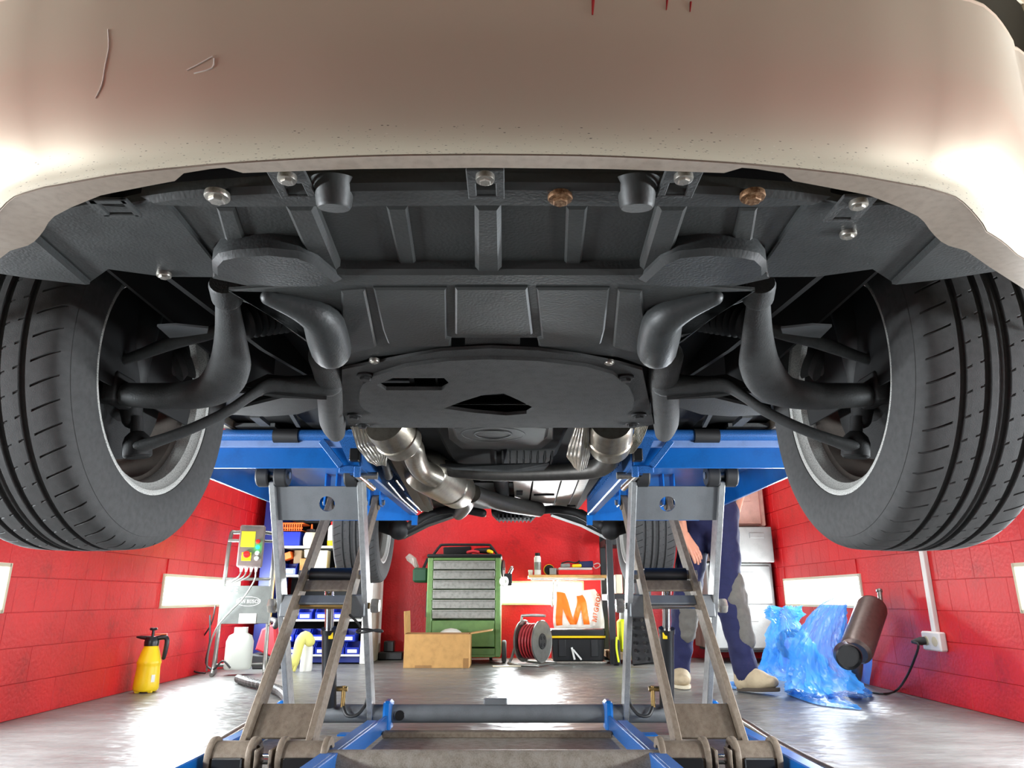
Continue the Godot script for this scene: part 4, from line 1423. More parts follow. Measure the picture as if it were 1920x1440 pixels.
func make_car() -> void:
	var car := thing("car", "champagne metallic car raised on the blue scissor lift, seen from under its nose", "car", Vector3(mid(2.76), 0.555, -2.76))
	make_bumper(car)
	make_undertray(car)
	make_subframe(car)
	make_underbody(car)
	var tyre := tyre_mesh()
	var rim := rim_meshes()
	for s in [-1.0, 1.0]:
		var side := "left" if s < 0 else "right"
		make_wheel(car, "front wheel on the %s of the picture, inner side" % side, W(Vector3(0.794 * s, 0.895, 1.39)), s, tyre, rim)
		make_wheel(car, "rear wheel on the %s of the picture" % side, W(Vector3(0.794 * s, 0.885, 4.12)), s, tyre, rim)


# --- the scissor lift -------------------------------------------------------

func L(x: float, y: float, d: float) -> Vector3:
	return Vector3(-0.05 + x, y, -d)

func make_lift() -> void:
	var lift := thing("scissor_lift", "blue and grey hydraulic scissor lift carrying the car", "car lift", L(0, 0, 2.5))
	var g := MB.new()
	for s in [-1.0, 1.0]:
		# platform: a deck with four hanging walls, open below
		g = MB.new()
		g.box(L(s * 0.72, 0.970, 2.955), Vector3(0.56, 0.022, 1.39), 0.003)
		part(g, "deck", M.lift_blue, lift)
		g = MB.new()
		g.box(L(s * 0.72, 0.900, 2.262), Vector3(0.56, 0.066, 0.014), 0.002)
		part(g, "front_wall", M.lift_blue, lift)
		g = MB.new()
		g.box(L(s * 0.72, 0.944, 2.252), Vector3(0.55, 0.024, 0.028), 0.002)
		part(g, "front_strip", M.lift_blue_pale, lift)
		g = MB.new()
		g.box(L(s * 0.72, 0.905, 3.644), Vector3(0.56, 0.125, 0.014), 0.002)
		part(g, "rear_wall", M.lift_blue, lift)
		g = MB.new()
		g.box(L(s * 0.994, 0.912, 2.955), Vector3(0.012, 0.098, 1.39), 0.002)
		part(g, "outer_wall", M.lift_blue, lift)
		g = MB.new()
		g.box(L(s * 0.440, 0.922, 2.955), Vector3(0.014, 0.100, 1.39), 0.002)
		g.box(L(s * 0.452, 0.872, 2.955), Vector3(0.034, 0.006, 1.36), 0.002)
		var wall := part(g, "inner_wall", M.lift_blue_worn, lift)
		var dot := MB.new()
		dot.lathe([Vector2(0, -0.001), Vector2(0.006, -0.001), Vector2(0.004, 0.003), Vector2(0, 0.003)], Vector3.ZERO, Vector3(-s, 0, 0), 8)
		var dm := dot.mesh()
		for k in 30:
			put(dm, "tread_stud", M.lift_blue_worn, wall, Transform3D(Basis(), L(s * 0.433, 0.952, 2.42 + 0.04 * k)))
		for k in 28:
			put(dm, "tread_stud", M.lift_blue_worn, wall, Transform3D(Basis(), L(s * 0.433, 0.925, 2.44 + 0.04 * k)))
		# hinge tube with rubber sleeve at the front edge
		g = MB.new()
		g.tube([L(s * 0.45, 0.970, 2.236), L(s * 0.99, 0.970, 2.236)], 0.018, 16)
		part(g, "hinge_tube", M.lift_blue_worn, lift)
		g = MB.new()
		g.tube([L(s * 0.635, 0.968, 2.236), L(s * 0.715, 0.968, 2.236)], 0.023, 16)
		part(g, "hinge_sleeve", M.soft_rubber, lift)
		# corner gusset, brace and black end cap
		g = MB.new()
		g.prism([L(s * 0.435, 0.985, 2.235), L(s * 0.435, 0.885, 2.235), L(s * 0.468, 0.880, 2.235), L(s * 0.505, 0.955, 2.235), L(s * 0.475, 0.985, 2.235)], Vector3(0, 0, 0.014), 0.002)
		part(g, "gusset", M.lift_blue_worn, lift)
		g = MB.new()
		g.bar(L(s * 0.56, 0.950, 2.228), L(s * 0.492, 0.868, 2.228), 0.02, 0.008, Vector3(0, 0, 1), 0.001)
		part(g, "brace", M.lift_blue_worn, lift)
		g = MB.new()
		g.box(L(s * 0.446, 0.900, 2.212), Vector3(0.03, 0.040, 0.03), 0.003)
		part(g, "end_cap", M.black_gloss, lift)
		g = MB.new()
		g.box(L(s * 0.475, 0.860, 2.24), Vector3(0.05, 0.024, 0.012), 0.003)
		g.box(L(s * 0.440, 0.852, 2.235), Vector3(0.022, 0.036, 0.012), 0.003)
		part(g, "latch_plate", M.lift_blue_worn, lift)
		# bright slide rail for the inner roller
		g = MB.new()
		g.tube([L(s * 0.457, 0.852, 2.26), L(s * 0.457, 0.852, 2.58)], 0.013, 14)
		part(g, "slide_rail", M.chrome, lift)
		g = MB.new()
		g.box(L(s * 0.90, 0.955, 2.75), Vector3(0.03, 0.008, 0.5), 0.002)
		part(g, "deck_stiffener", M.lift_blue_worn, lift)
		g = MB.new()
		g.box(L(s * 0.440, 0.842, 3.62), Vector3(0.03, 0.05, 0.012), 0.002)
		part(g, "rear_tab", M.lift_blue, lift)
		# rubber blocks between deck and sill
		for d in [2.42, 3.4]:
			g = MB.new()
			g.box(L(s * 0.76, 1.0, d), Vector3(0.14, 0.037, 0.12), 0.004)
			part(g, "rubber_block", M.soft_rubber, lift)
		# long arms: A stands on the front axle, B on the rear tube
		for x in [0.695, 0.512]:
			g = MB.new()
			g.bar(L(s * x, 0.05, 2.165), L(s * x, 0.845, 2.95), 0.019, 0.062, Vector3(0, 0.8, -0.8), 0.002)
			g.lathe([Vector2(0, -0.014), Vector2(0.031, -0.014), Vector2(0.031, 0.014), Vector2(0, 0.014)], L(s * x, 0.845, 2.95), Vector3.RIGHT, 20)
			part(g, "long_arm", M.lift_dusty, lift)
			# brackets of the upper pivots under the deck
			g = MB.new()
			for e in [-0.022, 0.022]:
				g.box(L(s * x + e, 0.895, 2.95), Vector3(0.008, 0.13, 0.07), 0.002)
			part(g, "pivot_bracket", M.lift_blue, lift)
			g = MB.new()
			g.lathe([Vector2(0, -0.036), Vector2(0.011, -0.036), Vector2(0.011, 0.036), Vector2(0, 0.036)], L(s * x, 0.845, 2.95), Vector3.RIGHT, 14)
			part(g, "pivot_pin", M.zinc, lift)
		for x in [0.752, 0.458]:
			g = MB.new()
			g.bar(L(s * x, 0.06, 2.80), L(s * x, 0.852, 2.385), 0.019, 0.062, Vector3(0, 0.5, 0.8), 0.002)
			part(g, "long_arm", M.lift_steel, lift)
			g = MB.new()
			g.lathe([Vector2(0, -0.021), Vector2(0.034, -0.021), Vector2(0.038, -0.016), Vector2(0.038, 0.016), Vector2(0.034, 0.021), Vector2(0, 0.021)], L(s * (x + (0.03 if x < 0.6 else -0.03)), 0.862, 2.375), Vector3.RIGHT, 28)
			var rl := part(g, "roller", M.soft_rubber, lift)
			if x > 0.6:
				g = MB.new()
				g.lathe([Vector2(0, -0.021), Vector2(0.034, -0.021), Vector2(0.038, -0.016), Vector2(0.038, 0.016), Vector2(0.034, 0.021), Vector2(0, 0.021)], L(s * (x + 0.03), 0.862, 2.375), Vector3.RIGHT, 28)
				part(g, "roller", M.soft_rubber, lift)
			g = MB.new()
			g.lathe([Vector2(0, -0.056), Vector2(0.012, -0.056), Vector2(0.012, 0.056), Vector2(0, 0.056)], L(s * x, 0.862, 2.375), Vector3.RIGHT, 14)
			part(g, "roller_pin", M.zinc, rl)
		# tie plates: upper one with a round hole
		var pl := []
		var hole := []
		var o := L(s * 0.605, 0.772, 2.412)
		var upv := (L(0, 0.852, 2.385) - L(0, 0.06, 2.80)).normalized()
		for q in [[-0.142, -0.058], [0.142, -0.058], [0.142, 0.062], [-0.142, 0.062]]:
			pl.append(Vector3(q[0], 0, q[1]))
		for k in 20:
			hole.append(Vector3(-s * 0.03 + cos(TAU * k / 20) * 0.027, 0, sin(TAU * k / 20) * 0.027))
		g = MB.new()
		for piece in cuts(pl, [hole]):
			var pp := []
			for p in piece:
				pp.append(o + Vector3(p.x, 0, 0) + upv * p.z)
			g.prism(pp, Vector3(0, 0.3, -0.9).normalized() * 0.008, 0.0)
		part(g, "tie_plate", M.lift_grey, lift)
		var av := (L(0, 0.845, 2.95) - L(0, 0.05, 2.165)).normalized()
		var an := av.cross(Vector3.RIGHT)
		for q in [[0.50, 0.535, M.lift_grey, 0.02], [0.555, 0.60, M.lift_dusty, 0.03]]:
			g = MB.new()
			g.bar(L(s * 0.603, 0, 0) * Vector3(1, 0, 0) + L(0, 0.05, 2.165).lerp(L(0, 0.845, 2.95), q[0]) * Vector3(0, 1, 1), L(s * 0.603, 0, 0) * Vector3(1, 0, 0) + L(0, 0.05, 2.165).lerp(L(0, 0.845, 2.95), q[1]) * Vector3(0, 1, 1), 0.165, 0.008, an, 0.002)
			part(g, "tie_plate", q[2], lift)
		g = MB.new()
		g.bar(L(s * 0.603, 0.05, 2.165) + av * 0.055, L(s * 0.603, 0.05, 2.165) + av * 0.165, 0.165, 0.010, an, 0.002)
		part(g, "tie_plate", M.lift_dusty, lift)
		# weld beads along the lower plate
		for e in [-1.0, 1.0]:
			g = MB.new()
			var wp := []
			for k in 9:
				wp.append(L(s * 0.603 + e * 0.081, 0.05, 2.165) + av * (0.055 + 0.014 * k) - an * -0.004 + Vector3(0.0015 * sin(k * 2.3), 0, 0))
			g.tube(wp, 0.005, 7, true)
			part(g, "weld_bead", M.lift_steel, lift)
		# black roller above, shaft through the crossing, big nuts outside
		g = MB.new()
		var ry := L(s * 0.603, 0.05, 2.165) + av * 0.70
		g.tube([ry - Vector3(0.075, 0, 0), ry + Vector3(0.075, 0, 0)], 0.024, 20)
		part(g, "cross_roller", M.black_gloss, lift)
		g = MB.new()
		g.tube([ry - Vector3(0.115, 0, 0), ry - Vector3(0.075, 0, 0)], 0.018, 6)
		g.tube([ry + Vector3(0.075, 0, 0), ry + Vector3(0.115, 0, 0)], 0.018, 6)
		part(g, "roller_nut", M.zinc, lift)
		var mc := L(s * 0.603, 0.442, 2.585)
		g = MB.new()
		g.tube([mc - Vector3(0.16, 0, 0), mc + Vector3(0.16, 0, 0)], 0.011, 16)
		part(g, "shaft", M.brass if s < 0 else M.chrome, lift)
		for e in [-1.0, 1.0]:
			g = MB.new()
			g.lathe([Vector2(0, -0.014), Vector2(0.024, -0.014), Vector2(0.027, -0.008), Vector2(0.027, 0.008), Vector2(0.022, 0.014), Vector2(0, 0.014)], mc + Vector3(0.178 * e, 0, 0), Vector3.RIGHT, 6)
			part(g, "shaft_nut", M.zinc, lift)
			g = MB.new()
			g.box(mc + Vector3(0.122 * e, 0, -0.01), Vector3(0.05, 0.075, 0.07), 0.004)
			part(g, "pivot_block", M.lift_grey, lift)
		# hydraulic ram
		var h0 := L(s * 0.603, 0.10, 2.76)
		var h1 := L(s * 0.603, 0.50, 2.64)
		g = MB.new()
		g.tube([h0, h0.lerp(h1, 0.62)], 0.026, 24)
		g.tube([h0.lerp(h1, 0.62), h0.lerp(h1, 0.66)], 0.029, 24)
		part(g, "ram_cylinder", M.cylinder_black, lift)
		g = MB.new()
		g.tube([h0.lerp(h1, 0.64), h1], 0.0155, 20)
		part(g, "ram_rod", M.chrome, lift)
		g = MB.new()
		g.box(h0.lerp(h1, 0.60) + Vector3(-s * 0.012, 0, 0.026), Vector3(0.016, 0.022, 0.004), 0.001)
		part(g, "sticker", M.yellow, lift)
		g = MB.new()
		var fy := h0 + Vector3(-s * 0.0, 0.055, 0.0)
		g.tube([fy, fy + Vector3(-s * 0.062, 0, 0)], 0.009, 10)
		g.tube([fy + Vector3(-s * 0.048, 0.01, 0), fy + Vector3(-s * 0.048, -0.06, 0.0)], 0.008, 10)
		part(g, "ram_fitting", M.brass, lift)
		g = MB.new()
		g.tube(smooth([fy + Vector3(-s * 0.048, -0.055, 0), fy + Vector3(-s * 0.07, -0.085, 0.02), fy + Vector3(-s * 0.11, -0.08, 0.02), fy + Vector3(-s * 0.135, -0.03, 0.0), L(s * 0.458, 0.24, 2.69)], 4), 0.006, 8)
		part(g, "ram_hose", M.cord_black, lift)
		if s < 0:
			g = MB.new()
			var lp := []
			for k in 21:
				var aa := TAU * k / 20.0
				lp.append(Vector3(-0.474, 0.363, -2.500) + Vector3(cos(aa) * 0.042, 0.004 * sin(aa * 2.0), sin(aa) * 0.05))
			g.tube(lp, 0.004, 8)
			g.tube(smooth([Vector3(-0.545, 0.415, -2.500), Vector3(-0.520, 0.393, -2.500), Vector3(-0.505, 0.375, -2.500)], 3), 0.004, 8)
			part(g, "hose_loop", M.cord_black, lift)
		# front axle with collars, rubber faces and middle link
		for q in [[0.765, 0.655], [0.575, 0.455]]:
			g = MB.new()
			g.tube([L(s * q[0], 0.05, 2.15), L(s * q[1], 0.05, 2.15)], 0.043, 26)
			part(g, "axle_tube", M.lift_dusty, lift)
			g = MB.new()
			g.box(L(s * (q[0] + q[1]) * 0.5, 0.034, 2.107), Vector3(absf(q[0] - q[1]) - 0.03, 0.05, 0.02), 0.003)
			part(g, "bumper_block", M.black_gloss, lift)
			for x in q:
				g = MB.new()
				g.lathe([Vector2(0.03, -0.008), Vector2(0.05, -0.008), Vector2(0.052, -0.004), Vector2(0.052, 0.004), Vector2(0.05, 0.008), Vector2(0.03, 0.008)], L(s * x, 0.052, 2.15), Vector3.RIGHT, 28, true)
				part(g, "collar", M.lift_dusty, lift)
		g = MB.new()
		g.tube([L(s * 0.65, 0.05, 2.14), L(s * 0.58, 0.05, 2.14)], 0.014, 16)
		part(g, "axle_pin", M.chrome, lift)
		for e in [-0.019, 0.019]:
			g = MB.new()
			g.box(L(s * 0.615 + e, 0.05, 2.125), Vector3(0.007, 0.06, 0.06), 0.003)
			part(g, "link_fork", M.lift_dusty, lift)
		# base rails on the floor
		g = MB.new()
		g.bar(L(s * 0.395, 0.045, 2.74), L(s * 0.44, 0.045, 1.75), 0.012, 0.05, Vector3.UP, 0.002)
		g.bar(L(s * 0.425, 0.066, 2.64), L(s * 0.462, 0.066, 1.75), 0.036, 0.008, Vector3.UP, 0.002)
		part(g, "guide_rail", M.lift_blue_worn, lift)
		g = MB.new()
		g.bar(L(s * 0.80, 0.035, 2.72), L(s * 0.82, 0.035, 1.75), 0.04, 0.05, Vector3.UP, 0.003)
		part(g, "base_rail", M.lift_blue, lift)
		for x in [0.395, 0.775]:
			g = MB.new()
			g.box(L(s * x, 0.065, 2.785), Vector3(0.03, 0.10, 0.07), 0.008)
			part(g, "tube_clamp", M.lift_blue, lift)
		g = MB.new()
		g.box(L(s * 0.50, 0.016, 2.70), Vector3(0.10, 0.006, 0.05), 0.001)
		part(g, "foot_plate", M.lift_blue, lift)
		g = MB.new()
		g.box(L(s * 0.60, 0.008, 2.42), Vector3(0.34, 0.012, 0.56), 0.002)
		part(g, "base_plate", M.lift_floor_plate, lift)
	# what joins the two halves
	g = MB.new()
	g.tube([L(-0.80, 0.068, 2.80), L(0.80, 0.068, 2.80)], 0.031, 24)
	part(g, "rear_tube", M.lift_grey, lift)
	g = MB.new()
	g.box(L(-0.01, 0.108, 2.80), Vector3(0.085, 0.024, 0.03), 0.004)
	part(g, "tube_tab", M.lift_grey, lift)
	g = MB.new()
	g.lathe([Vector2(0, 0), Vector2(0.017, 0), Vector2(0.017, 0.006), Vector2(0, 0.006)], L(-0.352, 0.066, 2.772), Vector3(0.2, 0, 1), 16)
	part(g, "tube_plug", M.black_gloss, lift)
	g = MB.new()
	g.tube([L(-0.455, 0.038, 2.13), L(0.455, 0.038, 2.13)], 0.036, 28)
	part(g, "front_tube", M.lift_floor_plate, lift)
	g = MB.new()
	g.box(L(0, 0.007, 2.40), Vector3(0.86, 0.014, 0.62), 0.003)
	part(g, "middle_plate", M.lift_floor_plate, lift)
	g = MB.new()
	g.box(L(0, 0.022, 2.665), Vector3(0.78, 0.02, 0.045), 0.004)
	part(g, "plate_step", M.lift_dusty, lift)
	for s in [-1.0, 1.0]:
		g = MB.new()
		g.box(L(s * 0.33, 0.017, 2.26), Vector3(0.13, 0.012, 0.06), 0.002)
		part(g, "plate_pad", M.lift_dusty, lift)
	# steel conduits along the floor to both sides
	g = MB.new()
	g.tube(smooth([Vector3(-0.918, 0.020, -2.045), Vector3(-0.931, 0.020, -2.228), Vector3(-0.950, 0.020, -2.501), Vector3(-0.970, 0.020, -2.790), Vector3(-0.981, 0.020, -3.025)], 4), 0.012, 12)
	solo(g, "steel_pipe", M.pipe_steel, "thin steel pipe on the floor left of the lift's front axle", "pipe")
	g = MB.new()
	g.tube(smooth([Vector3(0.870, 0.020, -2.102), Vector3(0.858, 0.020, -2.283), Vector3(0.856, 0.020, -2.554), Vector3(0.870, 0.020, -2.812), Vector3(0.875, 0.020, -2.950)], 4), 0.012, 12)
	solo(g, "steel_pipe", M.pipe_steel, "upper of two steel pipes on the floor right of the lift", "pipe")
	g = MB.new()
	g.tube(smooth([Vector3(0.828, 0.014, -2.017), Vector3(0.812, 0.014, -2.218), Vector3(0.820, 0.014, -2.435), Vector3(0.831, 0.014, -2.606)], 4), 0.010, 12)
	solo(g, "steel_pipe", M.pipe_steel, "lower of two steel pipes on the floor right of the lift", "pipe")


# --- what stands round the lift ---------------------------------------------

func sack(g: MB, rings: Array, n: int, fold: float, seed_: int) -> void:
	# a crumpled bag: rings of [middle, radius across, radius along, fold strength]
	var f := noise(seed_, 1.0, FastNoiseLite.TYPE_SIMPLEX_SMOOTH, 3)
	var out_ := []
	var m := rings.size()
	for i in (m - 1) * 9 + 1:
		var a := i / 9.0
		var i0 := mini(int(a), m - 2)
		var u := a - i0
		var c: Vector3 = (rings[i0][0] as Vector3).lerp(rings[i0 + 1][0], u)
		var rx := lerpf(rings[i0][1], rings[i0 + 1][1], u)
		var rz := lerpf(rings[i0][2], rings[i0 + 1][2], u)
		var fs := fold * lerpf(rings[i0][3], rings[i0 + 1][3], u)
		var ring := PackedVector3Array()
		for k in n:
			var t := TAU * k / n
			var e := f.get_noise_3d(cos(t) * 2.2, a * 0.9, sin(t) * 2.2) * 1.3 + f.get_noise_3d(cos(t) * 6.0, a * 1.6 + 7.0, sin(t) * 6.0) * 0.7
			var rg := 1.0 - absf(f.get_noise_3d(cos(t) * 3.5 + 3.0, a * 1.1, sin(t) * 3.5)) * 3.0
			var q := 1.0 + fs * (e * 0.8 + rg * 0.45 - 0.1) + fs * 0.22 * sin(t * 13.0 + a * 2.3 + e * 2.0)
			var p := c + Vector3(cos(t) * rx * q, 0.012 * fs * 4.0 * sin(t * 5.0 + a), sin(t) * rz * q)
			p.y = maxf(p.y, 0.003)
			ring.append(p)
		out_.append(ring)
	g.loft(out_)

func make_control() -> void:
	var o := kit("control_stand", "grey tubular stand carrying the lift's control box and white oil tank", "control unit", Vector3(-1.724, 0.000, -4.813), 0.30)
	var g := MB.new()
	g.tube(smooth([Vector3(-0.155, 0.012, 0.05), Vector3(-0.15, 0.10, 0.0), Vector3(-0.145, 0.5, -0.01), Vector3(-0.14, 0.85, -0.03), Vector3(-0.11, 0.885, -0.035), Vector3(0, 0.885, -0.035), Vector3(0.11, 0.885, -0.035), Vector3(0.14, 0.85, -0.03), Vector3(0.145, 0.5, -0.01), Vector3(0.15, 0.10, 0.0), Vector3(0.155, 0.012, 0.05)], 4), 0.013, 12)
	part(g, "frame", M.frame_tube, o, 60)
	for s in [-1.0, 1.0]:
		g = MB.new()
		g.tube([Vector3(0.155 * s, 0.012, 0.07), Vector3(0.155 * s, 0.012, -0.22)], 0.012, 10)
		part(g, "foot", M.frame_tube, o)
		g = MB.new()
		g.tube([Vector3(0.15 * s, 0.30, 0.0), Vector3(0.155 * s, 0.012, -0.2)], 0.010, 10)
		part(g, "strut", M.frame_tube, o)
	for y in [0.06, 0.585, 0.83]:
		g = MB.new()
		g.tube([Vector3(-0.15, y, -0.012), Vector3(0.15, y, -0.012)], 0.010, 10)
		part(g, "cross_tube", M.frame_tube, o)
	g = MB.new()
	g.box(Vector3(0, 0.425, 0.008), Vector3(0.30, 0.235, 0.012), 0.003)
	var pn := part(g, "front_panel", M.panel_grey, o)
	lettering("CE", 0.036, 0.002, M.panel_print, pn, Transform3D(Basis(), Vector3(-0.085, 0.512, 0.015)))
	lettering("VON BUSCH", 0.022, 0.002, M.panel_print, pn, Transform3D(Basis().scaled(Vector3(0.8, 1, 1)), Vector3(0.015, 0.445, 0.015)), "lettering", true)
	g = MB.new()
	var ov := []
	for k in 33:
		var a := TAU * k / 32.0
		ov.append(Vector3(0.015 + cos(a) * 0.073, 0.445 + sin(a) * 0.029, 0.0145))
	g.tube(ov, 0.0016, 5)
	part(g, "oval_emblem", M.panel_print, pn)
	g = MB.new()
	g.box(Vector3(0.02, 0.34, 0.0155), Vector3(0.105, 0.062, 0.002), 0.0005)
	part(g, "rating_plate", M.plate_print, pn)
	# control box with lamps, switch and cable glands
	g = MB.new()
	g.box(Vector3(0.0, 0.79, 0.05), Vector3(0.155, 0.265, 0.11), 0.008)
	var cb := part(g, "control_box", M.box_brown, o)
	lettering("VON BUSCH", 0.016, 0.001, M.panel_grey, cb, Transform3D(Basis().scaled(Vector3(0.8, 1, 1)), Vector3(0.0, 0.905, 0.106)))
	g = MB.new()
	g.box(Vector3(-0.022, 0.832, 0.106), Vector3(0.086, 0.10, 0.002), 0.0005)
	part(g, "yellow_label", M.label_yellow, cb)
	for q in [[0.04, 0.818, M.red_plastic], [0.042, 0.782, M.green_glow], [0.042, 0.746, M.label_white], [0.042, 0.712, M.label_white]]:
		g = MB.new()
		g.lathe([Vector2(0, 0.012), Vector2(0.009, 0.011), Vector2(0.0125, 0.006), Vector2(0.0145, 0.002), Vector2(0.0145, -0.002), Vector2(0, -0.002)], Vector3(q[0], q[1], 0.105), Vector3(0, 0, 1), 18)
		part(g, "push_button", q[2], cb)
	var lg := OmniLight3D.new()
	lg.name = "signal_light"
	lg.light_color = Color(0.1, 1.0, 0.45)
	lg.light_energy = 0.004
	lg.light_size = 0.01
	lg.omni_range = 10.0
	lg.omni_attenuation = 2.0
	lg.shadow_enabled = true
	o.add_child(lg)
	lg.position = Vector3(0.042, 0.782, 0.125)
	g = MB.new()
	g.box(Vector3(-0.022, 0.722, 0.106), Vector3(0.058, 0.052, 0.003), 0.001)
	part(g, "switch_plate", M.yellow, cb)
	g = MB.new()
	g.lathe([Vector2(0, 0.022), Vector2(0.018, 0.022), Vector2(0.021, 0.014), Vector2(0.023, 0.002), Vector2(0, 0.002)], Vector3(-0.022, 0.735, 0.106), Vector3(0, 0, 1), 20)
	g.box(Vector3(-0.022, 0.735, 0.13), Vector3(0.038, 0.011, 0.014), 0.003)
	part(g, "main_switch", M.red_plastic, cb)
	for k in 4:
		var x := -0.045 + 0.03 * k
		g = MB.new()
		g.lathe([Vector2(0, 0.0), Vector2(0.011, 0.0), Vector2(0.011, 0.014), Vector2(0.008, 0.02), Vector2(0.007, 0.034), Vector2(0, 0.034)], Vector3(x, 0.66, 0.075), Vector3(0, -1, 0.35), 14)
		part(g, "cable_gland", M.label_white, cb)
		g = MB.new()
		var e := [Vector3(x, 0.63, 0.085), Vector3(x - 0.01, 0.60, 0.09), Vector3(x - 0.05 - 0.01 * k, 0.57, 0.05), Vector3(-0.13, 0.55, 0.02)] if k < 3 else [Vector3(x, 0.63, 0.085), Vector3(0.04, 0.57, 0.08), Vector3(-0.02, 0.46, 0.05), Vector3(-0.09, 0.38, 0.04), Vector3(-0.16, 0.28, 0.03), Vector3(-0.19, 0.15, 0.02), Vector3(-0.19, 0.03, 0.0)]
		g.tube(smooth(e, 4), 0.0055, 8)
		part(g, "cable", M.frame_tube, cb)
	# white oil tank
	g = MB.new()
	var rings := []
	for q in [[0.035, 0.078], [0.05, 0.084], [0.20, 0.084], [0.235, 0.070], [0.248, 0.045], [0.252, 0.042], [0.285, 0.042]]:
		var r := PackedVector3Array()
		for k in 24:
			var a := TAU * k / 24.0
			r.append(Vector3(-0.012 + signf(cos(a)) * pow(absf(cos(a)), 0.6) * q[1], q[0], -0.02 + signf(sin(a)) * pow(absf(sin(a)), 0.6) * q[1] * 0.8))
		rings.append(r)
	g.loft(rings)
	part(g, "oil_tank", M.milk_plastic, o, 50)
	g = MB.new()
	g.tube(smooth([Vector3(-0.21, 0.36, -0.02), Vector3(-0.19, 0.2, 0.02), Vector3(-0.2, 0.08, 0.0), Vector3(-0.15, 0.04, 0.03), Vector3(-0.1, 0.09, 0.05), Vector3(-0.05, 0.05, 0.07)], 4), 0.006, 8)
	part(g, "cable", M.cord_black, o)
	# corrugated hose over the floor to the lift
	g = MB.new()
	var path := smooth([Vector3(-1.568, 0.026, -4.372), Vector3(-1.420, 0.026, -4.161), Vector3(-1.256, 0.026, -3.969), Vector3(-1.125, 0.026, -3.753), Vector3(-1.004, 0.026, -3.455), Vector3(-0.936, 0.026, -3.202), Vector3(-0.911, 0.026, -3.010)], 10)
	var rad := []
	for k in path.size():
		rad.append(0.024 if k % 2 else 0.019)
	g.tube(path, rad, 12)
	solo(g, "corrugated_hose", M.corrugated, "dark corrugated hose running over the floor from the control stand to the lift", "hose", "", 20.0)
	g = MB.new()
	g.tube(smooth([Vector3(-1.934, 0.420, -4.850), Vector3(-1.948, 0.305, -4.850), Vector3(-2.019, 0.204, -4.900), Vector3(-2.036, 0.079, -4.850), Vector3(-2.005, 0.026, -4.800), Vector3(-1.909, 0.018, -4.750)], 4), 0.005, 8)
	solo(g, "cable", M.cord_black, "thin black cable hanging beside the control stand on the left wall side", "cable")

func make_sprayer() -> void:
	var o := kit("pressure_sprayer", "yellow pump sprayer with a black head on the floor by the left wall", "sprayer", Vector3(-1.897, 0.000, -3.973), 0.2)
	var g := MB.new()
	g.lathe([Vector2(0, 0.008), Vector2(0.056, 0.008), Vector2(0.062, 0.02), Vector2(0.061, 0.05), Vector2(0.056, 0.12), Vector2(0.057, 0.135), Vector2(0.060, 0.145), Vector2(0.056, 0.155), Vector2(0.045, 0.195), Vector2(0.034, 0.225), Vector2(0.031, 0.23), Vector2(0, 0.23)], Vector3.ZERO, Vector3.UP, 36)
	part(g, "tank", M.yellow, o, 50)
	for k in 4:
		g = MB.new()
		var a := TAU * (k + 0.5) / 4
		g.box(Vector3(cos(a) * 0.044, 0.007, sin(a) * 0.044), Vector3(0.022, 0.014, 0.022), 0.003)
		part(g, "foot", M.yellow, o)
	g = MB.new()
	g.lathe([Vector2(0, 0.0), Vector2(0.036, 0.0), Vector2(0.037, 0.02), Vector2(0.034, 0.03), Vector2(0.03, 0.045), Vector2(0, 0.045)], Vector3(0, 0.226, 0), Vector3.UP, 24)
	g.tube([Vector3(0, 0.262, 0), Vector3(-0.055, 0.268, 0.0), Vector3(-0.075, 0.270, 0)], [0.013, 0.009, 0.005], 12, true)
	part(g, "head", M.black_gloss, o)
	g = MB.new()
	g.tube(smooth([Vector3(0.02, 0.262, 0), Vector3(0.06, 0.268, 0), Vector3(0.074, 0.25, 0), Vector3(0.072, 0.20, 0), Vector3(0.068, 0.165, 0)], 3), smooth([0.012, 0.013, 0.012, 0.012, 0.010], 3), 12, true)
	part(g, "handle", M.black_gloss, o)
	g = MB.new()
	g.box(Vector3(0.04, 0.283, 0), Vector3(0.06, 0.006, 0.012), 0.002)
	part(g, "trigger_clip", M.orange_plastic, o)
	g = MB.new()
	g.lathe([Vector2(0, 0.0), Vector2(0.007, 0.0), Vector2(0.007, 0.034), Vector2(0.018, 0.036), Vector2(0.02, 0.042), Vector2(0.017, 0.048), Vector2(0, 0.048)], Vector3(0, 0.268, 0), Vector3.UP, 18)
	part(g, "pump_knob", M.black_gloss, o)
	g = MB.new()
	g.box(Vector3(0.040, 0.07, 0.045), Vector3(0.018, 0.035, 0.003), 0.0, Basis(Vector3.UP, 0.7))
	part(g, "label", M.label_white, o)

